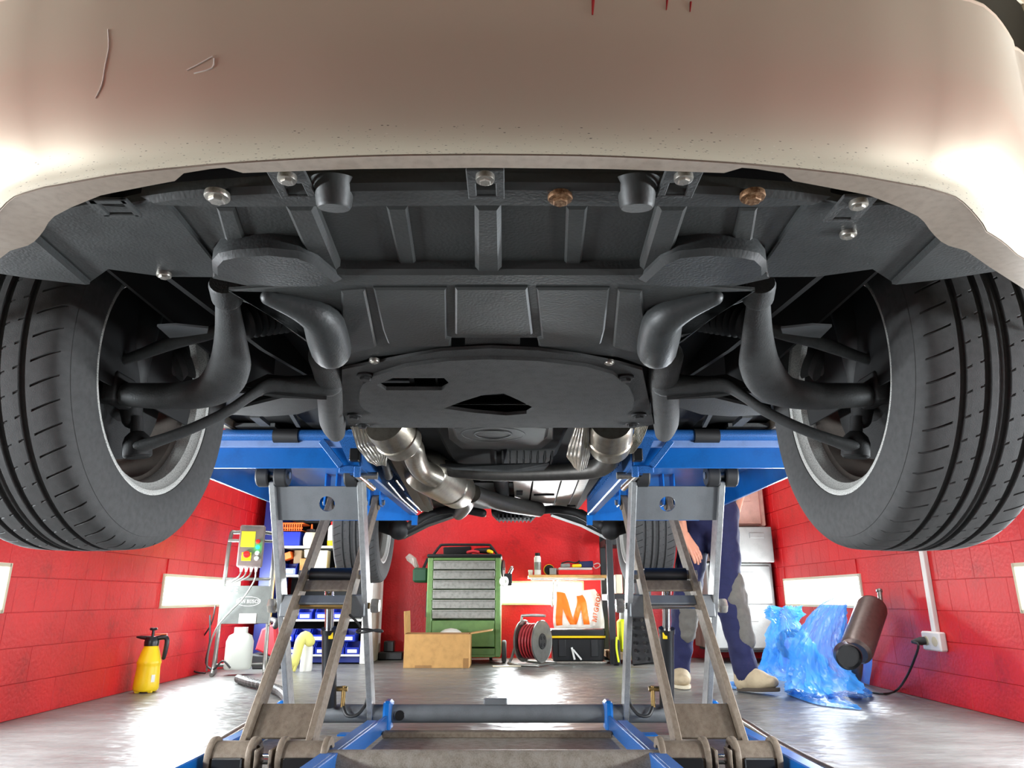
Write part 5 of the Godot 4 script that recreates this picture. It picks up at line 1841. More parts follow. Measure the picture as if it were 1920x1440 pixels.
func bin_kit(label: String, at: Vector3, m: Material) -> Node3D:
	# open-fronted storage bin
	var o := kit("storage_bin", label, "storage bin", at)
	var g := MB.new()
	g.box(Vector3(0, 0.004, -0.06), Vector3(0.10, 0.006, 0.14), 0.001)
	for s in [-1.0, 1.0]:
		g.prism([Vector3(0.049 * s, 0.0, 0.012), Vector3(0.049 * s, 0.045, 0.02), Vector3(0.049 * s, 0.06, -0.01), Vector3(0.049 * s, 0.085, -0.03), Vector3(0.049 * s, 0.085, -0.13), Vector3(0.049 * s, 0, -0.13)], Vector3(0.003 * s, 0, 0))
	g.box(Vector3(0, 0.0425, -0.13), Vector3(0.10, 0.085, 0.003))
	part(g, "body", m, o)
	g = MB.new()
	g.bar(Vector3(0, 0.0, 0.012), Vector3(0, 0.047, 0.02), 0.098, 0.004, Vector3(0, 0, 1), 0.001)
	part(g, "front", m, o)
	g = MB.new()
	g.bar(Vector3(0, 0.010, 0.0165), Vector3(0, 0.034, 0.021), 0.07, 0.002, Vector3(0, 0, 1))
	part(g, "paper_label", M.label_white, o)
	return o

func make_shelf() -> void:
	var o := thing("shelf_unit", "tall white-edged storage shelf with a dark blue side, behind the left scissor", "shelf", Vector3(-1.45, 0, -5.85))
	var g := MB.new()
	g.box(Vector3(-1.875, 0.8, -5.80), Vector3(0.09, 1.6, 0.45), 0.004)
	part(g, "side_panel", M.post_blue, o)
	g = MB.new()
	g.box(Vector3(-1.812, 0.8, -5.575), Vector3(0.030, 1.6, 0.02), 0.003)
	part(g, "upright", M.bench_wood, o)
	g = MB.new()
	g.box(Vector3(-1.085, 0.8, -5.80), Vector3(0.07, 1.6, 0.45), 0.004)
	part(g, "upright", M.white_paint, o)
	g = MB.new()
	g.box(Vector3(-1.45, 0.8, -6.02), Vector3(0.70, 1.6, 0.01))
	part(g, "back_panel", M.near_black, o)
	for y in [0.06, 0.305, 0.628, 0.842, 1.07, 1.4]:
		g = MB.new()
		g.box(Vector3(-1.452, y, -5.79), Vector3(0.66, 0.014, 0.43), 0.002)
		part(g, "shelf_board", M.white_paint, o)
	g = MB.new()
	g.box(Vector3(-1.452, 0.035, -5.60), Vector3(0.66, 0.05, 0.02), 0.002)
	part(g, "plinth", M.post_blue, o)
	# bins: one is built, the others are its copies
	var spots := []
	for k in 6:
		spots.append([Vector3(-1.74 + 0.112 * k, 0.068, -5.60), ["blue bin on the bottom shelf, first from the left", "blue bin on the bottom shelf, second from the left", "blue bin on the bottom shelf, third from the left", "blue bin on the bottom shelf, third from the right", "blue bin on the bottom shelf, second from the right", "blue bin on the bottom shelf, first from the right"][k]])
	for k in 5:
		spots.append([Vector3(-1.68 + 0.114 * k, 0.155, -5.63), ["blue bin stacked in the upper row of the bottom shelf, leftmost", "blue bin stacked in the upper row, second from left", "blue bin stacked in the upper row, in its middle", "blue bin stacked in the upper row, second from right", "blue bin stacked in the upper row of the bottom shelf, rightmost"][k]])
	for k in 3:
		spots.append([Vector3(-1.55 + 0.13 * k, 0.314, -5.60), ["blue bin on the lower middle shelf beside the yellow bin", "blue bin on the lower middle shelf behind the ram rod", "blue bin on the lower middle shelf at the right end"][k]])
	spots.append([Vector3(-1.70, 0.636, -5.60), "blue bin under the brown cartons on the middle shelf"])
	var first := bin_kit(spots[0][1], spots[0][0], M.bin_blue)
	first.set_meta("group", "blue storage bins on the shelf")
	for i in range(1, spots.size()):
		copy(first, spots[i][0], 0.0, spots[i][1], "blue storage bins on the shelf")
	var yb := bin_kit("yellow bin holding a brown carton on the lower middle shelf", Vector3(-1.70, 0.314, -5.60), M.yellow)
	yb.scale = Vector3(1.0, 1.5, 1.0)
	g = MB.new()
	g.box(Vector3(-1.70, 0.39, -5.67), Vector3(0.085, 0.12, 0.08), 0.003)
	solo(g, "carton", M.brown, "small brown carton standing in the yellow bin", "carton")
	# upper shelf: crate with a basket on it, spray gun cup, bottles
	var cr := thing("crate", "dark blue slotted crate at the left end of the upper shelf", "crate", Vector3(-1.715, 0.8505, -5.68))
	for q in [[Vector3(0, 0.004, 0), Vector3(0.16, 0.008, 0.2)], [Vector3(0, 0.055, 0.098), Vector3(0.16, 0.1, 0.006)], [Vector3(0, 0.055, -0.098), Vector3(0.16, 0.1, 0.006)], [Vector3(-0.078, 0.055, 0), Vector3(0.006, 0.1, 0.2)], [Vector3(0.078, 0.055, 0), Vector3(0.006, 0.1, 0.2)]]:
		g = MB.new()
		g.box(Vector3(-1.715, 0.8505, -5.68) + q[0], q[1], 0.002)
		part(g, "panel", M.bin_blue, cr)
	var bk := thing("basket", "orange plastic basket nested on the dark blue crate", "basket", Vector3(-1.705, 0.957, -5.68))
	g = MB.new()
	for s in [-1.0, 1.0]:
		g.box(Vector3(-1.705, 1.02, -5.68 + 0.09 * s), Vector3(0.17, 0.012, 0.008), 0.002)
		g.box(Vector3(-1.705 + 0.082 * s, 1.02, -5.68), Vector3(0.008, 0.012, 0.19), 0.002)
	part(g, "rim", M.orange_plastic, bk)
	for k in 9:
		g = MB.new()
		g.bar(Vector3(-1.775 + 0.0175 * k, 0.962, -5.595), Vector3(-1.775 + 0.0175 * k, 1.02, -5.59), 0.008, 0.005, Vector3(0, 0, 1))
		part(g, "slat", M.orange_plastic, bk)
	g = MB.new()
	g.box(Vector3(-1.705, 0.966, -5.68), Vector3(0.16, 0.006, 0.17), 0.001)
	g.box(Vector3(-1.705, 0.985, -5.598), Vector3(0.16, 0.012, 0.006), 0.001)
	part(g, "base", M.orange_plastic, bk)
	var sg := kit("spray_gun_cup", "pale cup with a black lid and brass nozzle on the upper shelf", "spray cup", Vector3(-1.56, 0.8505, -5.62))
	g = MB.new()
	g.lathe([Vector2(0, 0), Vector2(0.055, 0), Vector2(0.058, 0.06), Vector2(0.045, 0.10), Vector2(0, 0.10)], Vector3.ZERO, Vector3.UP, 24)
	part(g, "cup", M.beige, sg)
	g = MB.new()
	g.lathe([Vector2(0, 0.1), Vector2(0.04, 0.1), Vector2(0.036, 0.125), Vector2(0.01, 0.13), Vector2(0, 0.13)], Vector3.ZERO, Vector3.UP, 20)
	part(g, "lid", M.black_gloss, sg)
	g = MB.new()
	g.lathe([Vector2(0, 0.13), Vector2(0.009, 0.13), Vector2(0.006, 0.165), Vector2(0, 0.165)], Vector3.ZERO, Vector3.UP, 12)
	part(g, "nozzle", M.orange_plastic, sg)
	var bt: Node3D = null
	for k in 3:
		var at := Vector3(-1.40 + 0.075 * k, 0.8505, -5.62)
		var lb: String = ["white bottle with a yellow base band beside the spray cup, behind the long arm", "white bottle with a yellow base band, in the middle of three", "white bottle with a yellow base band next to the rear tyre"][k]
		if bt:
			copy(bt, at, 0.0, lb)
			continue
		bt = kit("bottle", lb, "bottle", at, 0.0, "white bottles on the upper shelf")
		g = MB.new()
		g.lathe([Vector2(0, 0.04), Vector2(0.03, 0.04), Vector2(0.03, 0.13), Vector2(0.024, 0.15), Vector2(0.012, 0.16), Vector2(0, 0.16)], Vector3.ZERO, Vector3.UP, 20)
		part(g, "body", M.white_plastic, bt)
		g = MB.new()
		g.lathe([Vector2(0, 0), Vector2(0.03, 0), Vector2(0.031, 0.04), Vector2(0, 0.04)], Vector3.ZERO, Vector3.UP, 20)
		part(g, "band", M.yellow, bt)
		g = MB.new()
		g.lathe([Vector2(0, 0.16), Vector2(0.013, 0.16), Vector2(0.013, 0.185), Vector2(0, 0.185)], Vector3.ZERO, Vector3.UP, 14)
		part(g, "cap", M.red_plastic, bt)
	# middle shelf: tilted red box, cartons, yellow carton
	for q in [["carton", M.orange_plastic, Vector3(-1.735, 0.775, -5.66), Vector3(0.07, 0.05, 0.10), 0.35, "orange red box tilted at the left end of the middle shelf"], ["carton", M.brown, Vector3(-1.66, 0.7705, -5.70), Vector3(0.06, 0.10, 0.1), 0.0, "brown carton leaning on the blue bin of the middle shelf"], ["carton", M.beige, Vector3(-1.572, 0.796, -5.67), Vector3(0.06, 0.06, 0.1), 0.1, "small pale carton between the brown one and the long arm"], ["carton", M.beige, Vector3(-1.47, 0.727, -5.66), Vector3(0.10, 0.18, 0.1), 0.0, "tall beige carton on the middle shelf behind the long arm"]]:
		g = MB.new()
		g.box(q[2], q[3], 0.003, Basis(Vector3(0, 0, 1), q[4]))
		solo(g, q[0], q[1], q[5], "carton")
	g = MB.new()
	g.box(Vector3(-1.58, 0.697, -5.67), Vector3(0.10, 0.12, 0.11), 0.003)
	solo(g, "carton", M.cardboard_dark, "wide dark carton under the small pale one on the middle shelf", "carton")
	var yc := kit("yellow_carton", "yellow carton with a white lid on the middle shelf beside the rear tyre", "carton", Vector3(-1.30, 0.690, -5.60), 0.25)
	g = MB.new()
	g.box(Vector3(0, 0.035, 0), Vector3(0.10, 0.07, 0.09), 0.004)
	part(g, "box", M.yellow, yc)
	g = MB.new()
	g.box(Vector3(0.008, 0.086, 0), Vector3(0.085, 0.03, 0.08), 0.004)
	part(g, "lid", M.label_white, yc)
	g = MB.new()
	g.box(Vector3(-1.30, 0.662, -5.62), Vector3(0.14, 0.05, 0.13), 0.003)
	solo(g, "carton", M.near_black, "flat black case under the yellow carton", "case")
	# by the foot of the shelf
	var rv := thing("red_bag", "red soft bag with a black tube handle behind the control stand", "bag", Vector3(-1.718, 0.000, -5.308))
	g = MB.new()
	g.prism([Vector3(-1.768, 0.126, -5.200), Vector3(-1.737, 0.258, -5.200), Vector3(-1.649, 0.300, -5.200), Vector3(-1.615, 0.102, -5.200), Vector3(-1.653, 0.078, -5.200)], Vector3(0, 0, -0.14), 0.012)
	part(g, "body", M.red_soft, rv)
	g = MB.new()
	g.tube(smooth([Vector3(-1.787, 0.310, -5.200), Vector3(-1.706, 0.321, -5.200), Vector3(-1.623, 0.312, -5.150), Vector3(-1.611, 0.282, -5.100)], 3), 0.02, 12, true)
	part(g, "handle", M.soft_rubber, rv)
	g = MB.new()
	g.prism([Vector3(-1.794, 0.098, -5.200), Vector3(-1.609, 0.078, -5.200), Vector3(-1.608, -0.004, -5.200), Vector3(-1.776, -0.004, -5.200)], Vector3(0, 0, -0.16), 0.01)
	part(g, "base", M.soft_rubber, rv)
	g = MB.new()
	var at2 := Vector3(-1.376, 0.000, -5.084)
	g.lathe([Vector2(0, 0), Vector2(0.038, 0), Vector2(0.04, 0.02), Vector2(0.037, 0.15), Vector2(0.02, 0.175), Vector2(0, 0.175)], at2, Vector3.UP, 20)
	solo(g, "white_bottle", M.white_plastic, "white floor bottle half covered by a pale yellow rubber glove", "bottle")
	var gl := thing("rubber_glove", "pale yellow rubber glove hanging over the white bottle on the floor", "glove", at2 + Vector3(-0.04, 0, 0.03))
	g = MB.new()
	g.tube(smooth([at2 + Vector3(0.025, 0.19, 0.05), at2 + Vector3(-0.005, 0.215, 0.055), at2 + Vector3(-0.035, 0.18, 0.065), at2 + Vector3(-0.045, 0.11, 0.075), at2 + Vector3(-0.06, 0.06, 0.08)], 4), smooth([0.036, 0.04, 0.034, 0.03, 0.034], 4), 14, true, 0.55, Vector3(0, 0, 1))
	for k in 4:
		var kk := k - 1.5
		g.tube([at2 + Vector3(-0.06 + 0.012 * kk, 0.065, 0.08), at2 + Vector3(-0.085 + 0.022 * kk, 0.012, 0.085)], [0.013, 0.010], 9, true)
	part(g, "glove", M.glove, gl, 60)
	var ch := kit("charger", "black battery charger on the floor by the back wall", "charger", Vector3(-0.95, 0, -5.98))
	g = MB.new()
	g.box(Vector3(0, 0.03, 0), Vector3(0.19, 0.06, 0.12), 0.008)
	part(g, "base", M.black_gloss, ch)
	g = MB.new()
	g.box(Vector3(-0.02, 0.10, 0), Vector3(0.08, 0.08, 0.08), 0.006)
	part(g, "battery", M.black_gloss, ch)

func make_trolley() -> void:
	var c := Vector3(-0.365, 0, -5.80)
	var o := kit("tool_trolley", "green tool trolley with six grey drawers and a black rail", "tool trolley", c)
	var g := MB.new()
	var f := 0.2
	for s in [-1.0, 1.0]:
		g = MB.new()
		g.box(Vector3(0.258 * s, 0.405, 0), Vector3(0.044, 0.72, 0.4), 0.008)
		part(g, "side", M.trolley_green, o)
	g = MB.new()
	g.box(Vector3(0, 0.405, -0.19), Vector3(0.5, 0.72, 0.02), 0.002)
	g.box(Vector3(0, 0.06, 0.0), Vector3(0.48, 0.03, 0.39), 0.002)
	part(g, "back", M.trolley_green, o)
	g = MB.new()
	g.box(Vector3(0, 0.085, 0.188), Vector3(0.474, 0.045, 0.02), 0.003)
	part(g, "kick_plate", M.trolley_green, o)
	g = MB.new()
	g.box(Vector3(0, 0.775, 0), Vector3(0.575, 0.028, 0.42), 0.008)
	part(g, "top_tray", M.black_gloss, o)
	g = MB.new()
	g.box(Vector3(0, 0.752, 0.186), Vector3(0.474, 0.018, 0.02), 0.003)
	part(g, "top_rail", M.trolley_green, o)
	for k in 6:
		var y := 0.706 - 0.0715 * k
		g = MB.new()
		g.box(Vector3(0, y, 0.188), Vector3(0.47, 0.062, 0.024), 0.004)
		g.box(Vector3(0, y + 0.026, 0.202), Vector3(0.47, 0.012, 0.012), 0.004)
		part(g, "drawer", M.drawer_grey, o)
	g = MB.new()
	g.box(Vector3(0, 0.21, 0.19), Vector3(0.47, 0.185, 0.022), 0.004)
	part(g, "drawer", M.trolley_green, o)
	g = MB.new()
	g.tube(smooth([Vector3(-0.25, 0.788, 0.10), Vector3(-0.20, 0.855, 0.10), Vector3(-0.17, 0.865, 0.10), Vector3(0.0, 0.866, 0.10), Vector3(0.17, 0.865, 0.10), Vector3(0.20, 0.855, 0.10), Vector3(0.25, 0.788, 0.10)], 3), 0.010, 10)
	part(g, "push_rail", M.black_gloss, o)
	for s in [-1.0, 1.0]:
		g = MB.new()
		g.lathe([Vector2(0, -0.018), Vector2(0.07, -0.018), Vector2(0.08, -0.01), Vector2(0.08, 0.01), Vector2(0.07, 0.018), Vector2(0, 0.018)], Vector3(0.305 * s, 0.081, 0.10), Vector3.RIGHT, 28)
		part(g, "wheel", M.rubber, o)
		g = MB.new()
		g.lathe([Vector2(0, -0.012), Vector2(0.03, -0.012), Vector2(0.03, 0.012), Vector2(0, 0.012)], Vector3(0.2 * s, 0.03, -0.12), Vector3.RIGHT, 18)
		part(g, "caster", M.rubber, o)
	g = MB.new()
	g.box(Vector3(-0.288, 0.42, 0.1), Vector3(0.014, 0.19, 0.02), 0.003)
	part(g, "side_handle", M.black_gloss, o)
	# on top and hung on its sides
	g = MB.new()
	g.box(c + Vector3(-0.07, 0.826, -0.04), Vector3(0.22, 0.06, 0.14), 0.006, Basis(Vector3(0, 0, 1), 0.04))
	solo(g, "tool_case", M.black_gloss, "flat black tool case lying on the green trolley", "tool case")
	g = MB.new()
	g.tube(smooth([c + Vector3(0.02, 0.806, 0.10), c + Vector3(0.06, 0.815, 0.10), c + Vector3(0.10, 0.808, 0.10)], 3), 0.013, 10, true)
	solo(g, "red_rag", M.red_soft, "crumpled red rag on the front edge of the green trolley", "rag")
	var dr := kit("cordless_drill", "grey cordless drill lying on top of the green trolley", "drill", c + Vector3(0.14, 0.791, 0.08))
	g = MB.new()
	g.tube([Vector3(-0.06, 0.03, 0), Vector3(0.05, 0.03, 0)], [0.018, 0.026], 14, true)
	part(g, "body", M.dark_metal, dr)
	g = MB.new()
	g.tube([Vector3(0.03, 0.03, 0.0), Vector3(0.065, 0.015, 0.06)], 0.015, 10, true)
	part(g, "grip", M.yellow, dr)
	var bs := thing("parts_basket", "dark green basket hooked on the left side of the trolley", "basket", c + Vector3(-0.345, 0.58, 0.02))
	g = MB.new()
	g.box(c + Vector3(-0.345, 0.635, 0.0), Vector3(0.115, 0.11, 0.26), 0.015)
	part(g, "tray", M.basket_green, bs)
	g = MB.new()
	g.bar(c + Vector3(-0.33, 0.68, 0.08), c + Vector3(-0.295, 0.765, 0.06), 0.022, 0.012, Vector3(0, 0, 1), 0.003)
	part(g, "hook", M.black_gloss, bs)
	g = MB.new()
	g.prism([c + Vector3(-0.385, 0.70, 0.02), c + Vector3(-0.41, 0.77, 0.03), c + Vector3(-0.45, 0.80, 0.05), c + Vector3(-0.485, 0.775, 0.0), c + Vector3(-0.46, 0.745, 0.06), c + Vector3(-0.43, 0.72, 0.0), c + Vector3(-0.40, 0.692, 0.05)], Vector3(0.01, 0.0, -0.05), 0.006)
	solo(g, "crumpled_wrapper", M.clear_film, "crumpled clear plastic wrapper sticking out of the dark green basket", "wrapper")
	var gd := thing("grinding_disc", "black grinding disc hanging on the right side of the trolley", "disc", c + Vector3(0.305, 0.62, 0.10))
	g = MB.new()
	g.lathe([Vector2(0, -0.006), Vector2(0.07, -0.006), Vector2(0.07, 0.006), Vector2(0, 0.006)], c + Vector3(0.297, 0.68, 0.10), Vector3(1, 0, 0.15), 28)
	part(g, "disc", M.black_gloss, gd)
	g = MB.new()
	g.lathe([Vector2(0, -0.012), Vector2(0.012, -0.012), Vector2(0.012, 0.014), Vector2(0, 0.014)], c + Vector3(0.297, 0.68, 0.10), Vector3(1, 0, 0.15), 14)
	part(g, "arbor", M.zinc, gd)
	var tb := thing("tape_holder", "grey tape holder with a white roll clipped to the right side of the trolley", "holder", c + Vector3(0.33, 0.55, 0.16))
	g = MB.new()
	g.box(c + Vector3(0.335, 0.60, 0.16), Vector3(0.06, 0.09, 0.05), 0.006)
	part(g, "box", M.dark_metal, tb)
	g = MB.new()
	g.lathe([Vector2(0.012, -0.015), Vector2(0.036, -0.015), Vector2(0.036, 0.015), Vector2(0.012, 0.015)], c + Vector3(0.305, 0.585, 0.225), Vector3(0.7, 0, 0.6), 22, true)
	part(g, "roll", M.label_white, tb)
	g = MB.new()
	g.tube([c + Vector3(0.345, 0.65, 0.15), c + Vector3(0.365, 0.69, 0.16)], 0.014, 10, true)
	part(g, "knob", M.chrome, tb)

func make_box() -> void:
	var c := Vector3(-0.525, 0, -5.42)
	var o := kit("cardboard_box", "open brown cardboard box on the floor before the green trolley", "box", c)
	var g := MB.new()
	for q in [[Vector3(0, 0.111, 0.15), Vector3(0.455, 0.22, 0.005)], [Vector3(0, 0.111, -0.15), Vector3(0.455, 0.22, 0.005)], [Vector3(-0.225, 0.111, 0), Vector3(0.005, 0.22, 0.295)], [Vector3(0.225, 0.111, 0), Vector3(0.005, 0.22, 0.295)]]:
		g = MB.new()
		g.box(q[0], q[1], 0.001)
		part(g, "wall", M.cardboard, o)
	g = MB.new()
	g.box(Vector3(0, 0.004, 0), Vector3(0.45, 0.006, 0.295))
	part(g, "bottom", M.cardboard, o)
	g = MB.new()
	g.bar(Vector3(-0.228, 0.22, 0), Vector3(-0.238, 0.375, 0), 0.29, 0.005, Vector3(1, 0, 0))
	part(g, "flap", M.cardboard, o)
	g = MB.new()
	g.bar(Vector3(0.228, 0.222, -0.02), Vector3(0.385, 0.245, -0.02), 0.25, 0.005, Vector3(0, 1, 0))
	part(g, "flap", M.cardboard, o)
	g = MB.new()
	g.bar(Vector3(0, 0.221, 0.15), Vector3(0, 0.226, 0.03), 0.44, 0.005, Vector3.UP)
	part(g, "flap", M.cardboard_dark, o)
	g = MB.new()
	g.box(Vector3(-0.09, 0.01, 0.1535), Vector3(0.115, 0.018, 0.001))
	part(g, "tape", M.packing_tape, o)
	g = MB.new()
	g.box(Vector3(0.205, 0.035, 0.1535), Vector3(0.036, 0.06, 0.001))
	part(g, "tape", M.packing_tape, o)
	g = MB.new()
	g.ball(c + Vector3(0.08, 0.20, -0.05), Vector3(0.09, 0.055, 0.06), 14)
	solo(g, "foam_pouch", M.clear_film, "pale foam pouch showing over the back of the cardboard box", "pouch")
	g = MB.new()
	g.box(Vector3(-0.038, 0.004, -5.382), Vector3(0.20, 0.005, 0.06), 0.001, Basis(Vector3.UP, 0.1))
	solo(g, "cardboard_scrap", M.beige, "flat pale cardboard scrap on the floor between trolley and cable reel", "cardboard")

func make_reel() -> void:
	var c := Vector3(0.152, 0, -5.50)
	var o := kit("cable_reel", "grey cable reel wound with red cable on a tube frame", "cable reel", c, -0.55)
	var g := MB.new()
	# axis along x
	for s in [-1.0, 1.0]:
		g = MB.new()
		var dx: float = 0.075 * s
		g.lathe([Vector2(0, -0.004), Vector2(0.135, -0.004), Vector2(0.143, -0.007), Vector2(0.147, 0.0), Vector2(0.143, 0.007), Vector2(0.135, 0.004), Vector2(0, 0.004)], Vector3(dx, 0.165, 0), Vector3.RIGHT, 40)
		part(g, "flange", M.frame_tube, o)
	g = MB.new()
	g.lathe([Vector2(0, -0.072), Vector2(0.05, -0.072), Vector2(0.05, 0.072), Vector2(0, 0.072)], Vector3(0, 0.165, 0), Vector3.RIGHT, 24)
	part(g, "drum", M.black_gloss, o)
	g = MB.new()
	var hp := []
	for k in 241:
		var a := TAU * k / 24.0
		var lay := k / 120
		hp.append(Vector3(lerpf(-0.062, 0.062, (k % 120) / 120.0) * (1.0 if lay % 2 == 0 else -1.0), 0.165 + cos(a) * (0.105 + 0.012 * lay), sin(a) * (0.105 + 0.012 * lay)))
	g.tube(hp, 0.0072, 7)
	part(g, "red_cable", M.cable_red, o)
	g = MB.new()
	g.lathe([Vector2(0, 0), Vector2(0.055, 0), Vector2(0.052, 0.006), Vector2(0, 0.008)], Vector3(0.079, 0.165, 0), Vector3.RIGHT, 28)
	var hub := part(g, "socket_hub", M.dark_metal, o)
	for q in [[0.024, 0.022], [0.024, -0.022], [-0.024, 0.022], [-0.024, -0.022]]:
		g = MB.new()
		g.lathe([Vector2(0, 0), Vector2(0.013, 0), Vector2(0.012, 0.003), Vector2(0, 0.003)], Vector3(0.086, 0.165 + q[0], q[1]), Vector3.RIGHT, 14)
		part(g, "socket", M.near_black, hub)
	g = MB.new()
	g.tube(smooth([Vector3(0.09, 0.34, -0.03), Vector3(-0.09, 0.34, -0.03), Vector3(-0.11, 0.325, -0.03), Vector3(-0.115, 0.25, -0.01), Vector3(-0.12, 0.05, 0.10), Vector3(-0.115, 0.012, 0.13), Vector3(0.10, 0.012, 0.13), Vector3(0.115, 0.012, 0.11), Vector3(0.115, 0.012, -0.11), Vector3(0.10, 0.012, -0.13), Vector3(-0.115, 0.012, -0.13), Vector3(-0.12, 0.05, -0.11), Vector3(-0.115, 0.25, -0.03)], 3), 0.010, 10)
	part(g, "frame", M.frame_tube, o)

func make_toolbox() -> void:
	var c := Vector3(0.492, 0.0, -5.72)
	var o := kit("tool_box", "black plastic tool box with a yellow stripe under the white bag", "tool box", c)
	var g := MB.new()
	g.prism([Vector3(-0.185, 0.02, 0.11), Vector3(0.185, 0.02, 0.11), Vector3(0.20, 0.175, 0.12), Vector3(-0.20, 0.175, 0.12)], Vector3(0, 0, -0.24), 0.006)
	part(g, "body", M.cylinder_black, o)
	g = MB.new()
	g.box(Vector3(0, 0.215, 0), Vector3(0.41, 0.05, 0.26), 0.01)
	part(g, "lid", M.cylinder_black, o)
	g = MB.new()
	g.box(Vector3(0, 0.188, 0.118), Vector3(0.408, 0.016, 0.02), 0.003)
	part(g, "yellow_stripe", M.yellow, o)
	for s in [-1.0, 1.0]:
		g = MB.new()
		g.box(Vector3(0.12 * s, 0.11, 0.118), Vector3(0.055, 0.12, 0.014), 0.003)
		part(g, "latch", M.cylinder_black, o)
	g = MB.new()
	g.bar(Vector3(-0.05, 0.115, 0.128), Vector3(-0.03, 0.03, 0.128), 0.014, 0.005, Vector3(0, 0, 1))
	g.bar(Vector3(-0.04, 0.10, 0.132), Vector3(0.02, 0.03, 0.132), 0.012, 0.005, Vector3(0, 0, 1))
	part(g, "print", M.label_white, o)
	var mt := kit("metal_tray", "thin bright metal tray under the black tool box", "tray", c)
	g = MB.new()
	g.box(Vector3(0.01, 0.009, 0.0), Vector3(0.40, 0.016, 0.26), 0.003)
	part(g, "tray", M.zinc, mt)
	# shopping bag with its big letter
	var b := thing("shopping_bag", "white plastic shopping bag with a big orange M on the tool box", "bag", c + Vector3(0.0, 0.24, 0.03))
	var rows := []
	var fnz := noise(41, 3.0)
	# outline of the face, left edge then right edge, from the foot up
	var le := [Vector3(-0.175, 0.245, 0.10), Vector3(-0.185, 0.30, 0.125), Vector3(-0.18, 0.38, 0.12), Vector3(-0.17, 0.46, 0.10), Vector3(-0.165, 0.535, 0.03)]
	var re := [Vector3(0.205, 0.245, 0.06), Vector3(0.205, 0.30, 0.07), Vector3(0.195, 0.38, 0.07), Vector3(0.185, 0.46, 0.05), Vector3(0.15, 0.525, 0.0)]
	var les := smooth(le, 4)
	var res := smooth(re, 4)
	var back := []
	for i in les.size():
		var r := []
		var rb := []
		var h := i / float(les.size() - 1)
		for k in 25:
			var u := k / 24.0
			var p: Vector3 = (les[i] as Vector3).lerp(res[i], u)
			var bulge := sin(PI * u) * (0.045 * sin(PI * minf(1.0, h * 0.8 + 0.15)))
			var n := fnz.get_noise_2d(u * 3.0, h * 2.0) * 0.012
			p.y += (0.012 * sin(u * 9.0) - 0.03 * sin(PI * u)) * h * h
			r.append(c + p + Vector3(0, 0, bulge + n))
			rb.append(c + p + Vector3(0, 0, -bulge * 1.4 - n - 0.10 * sin(PI * minf(1.0, (1.0 - h) + 0.1)) * sin(PI * u)))
		rows.append(r)
		back.append(rb)
	var g2 := MB.new()
	var rings := []
	for i in rows.size():
		var ring := PackedVector3Array()
		for p in rows[i]:
			ring.append(p)
		for k in range(23, 0, -1):
			ring.append(back[i][k])
		rings.append(ring)
	g2.loft(rings)
	part(g2, "sack", M.white_bag, b, 60)
	# the letter follows the face of the bag
	var face := func(u: float, h: float) -> Vector3:
		var fi := h * (rows.size() - 1)
		var fk := u * 24.0
		var i0 := mini(int(fi), rows.size() - 2)
		var k0 := mini(int(fk), 23)
		var q0: Vector3 = (rows[i0][k0] as Vector3).lerp(rows[i0][k0 + 1], fk - k0)
		var q1: Vector3 = (rows[i0 + 1][k0] as Vector3).lerp(rows[i0 + 1][k0 + 1], fk - k0)
		return q0.lerp(q1, fi - i0) + Vector3(0, 0, 0.006)
	g = MB.new()
	# strokes of the M as quads in bag coordinates (u across, h up)
	for q in [[0.05, 0.12, 0.17, 0.14, 0.20, 0.90, 0.05, 0.90], [0.58, 0.16, 0.70, 0.16, 0.66, 0.93, 0.52, 0.93], [0.05, 0.90, 0.24, 0.90, 0.42, 0.16, 0.32, 0.16], [0.52, 0.93, 0.66, 0.93, 0.44, 0.16, 0.35, 0.16]]:
		var st := []
		for i in 21:
			var r := []
			var w := i / 20.0
			for k in 7:
				var e := k / 6.0
				var lo := lerpf(q[0], q[2], e)
				var lo_h := lerpf(q[1], q[3], e)
				var hi := lerpf(q[6], q[4], e)
				var hi_h := lerpf(q[7], q[5], e)
				r.append(face.call(lerpf(lo, hi, w), lerpf(lo_h, hi_h, w)))
			st.append(r)
		g.sheet(st, 0.0006)
	part(g, "letter_m", M.orange, b, 60)
	var sb := Basis(Vector3(0, 0, 1), PI / 2 - 0.25) * Basis(Vector3.UP, 0.0)
	lettering("MIGROS", 0.04, 0.001, M.orange_plastic, b, Transform3D(Basis(Vector3.UP, 0.5) * sb, face.call(0.88, 0.55) + Vector3(0, 0, 0.004)))

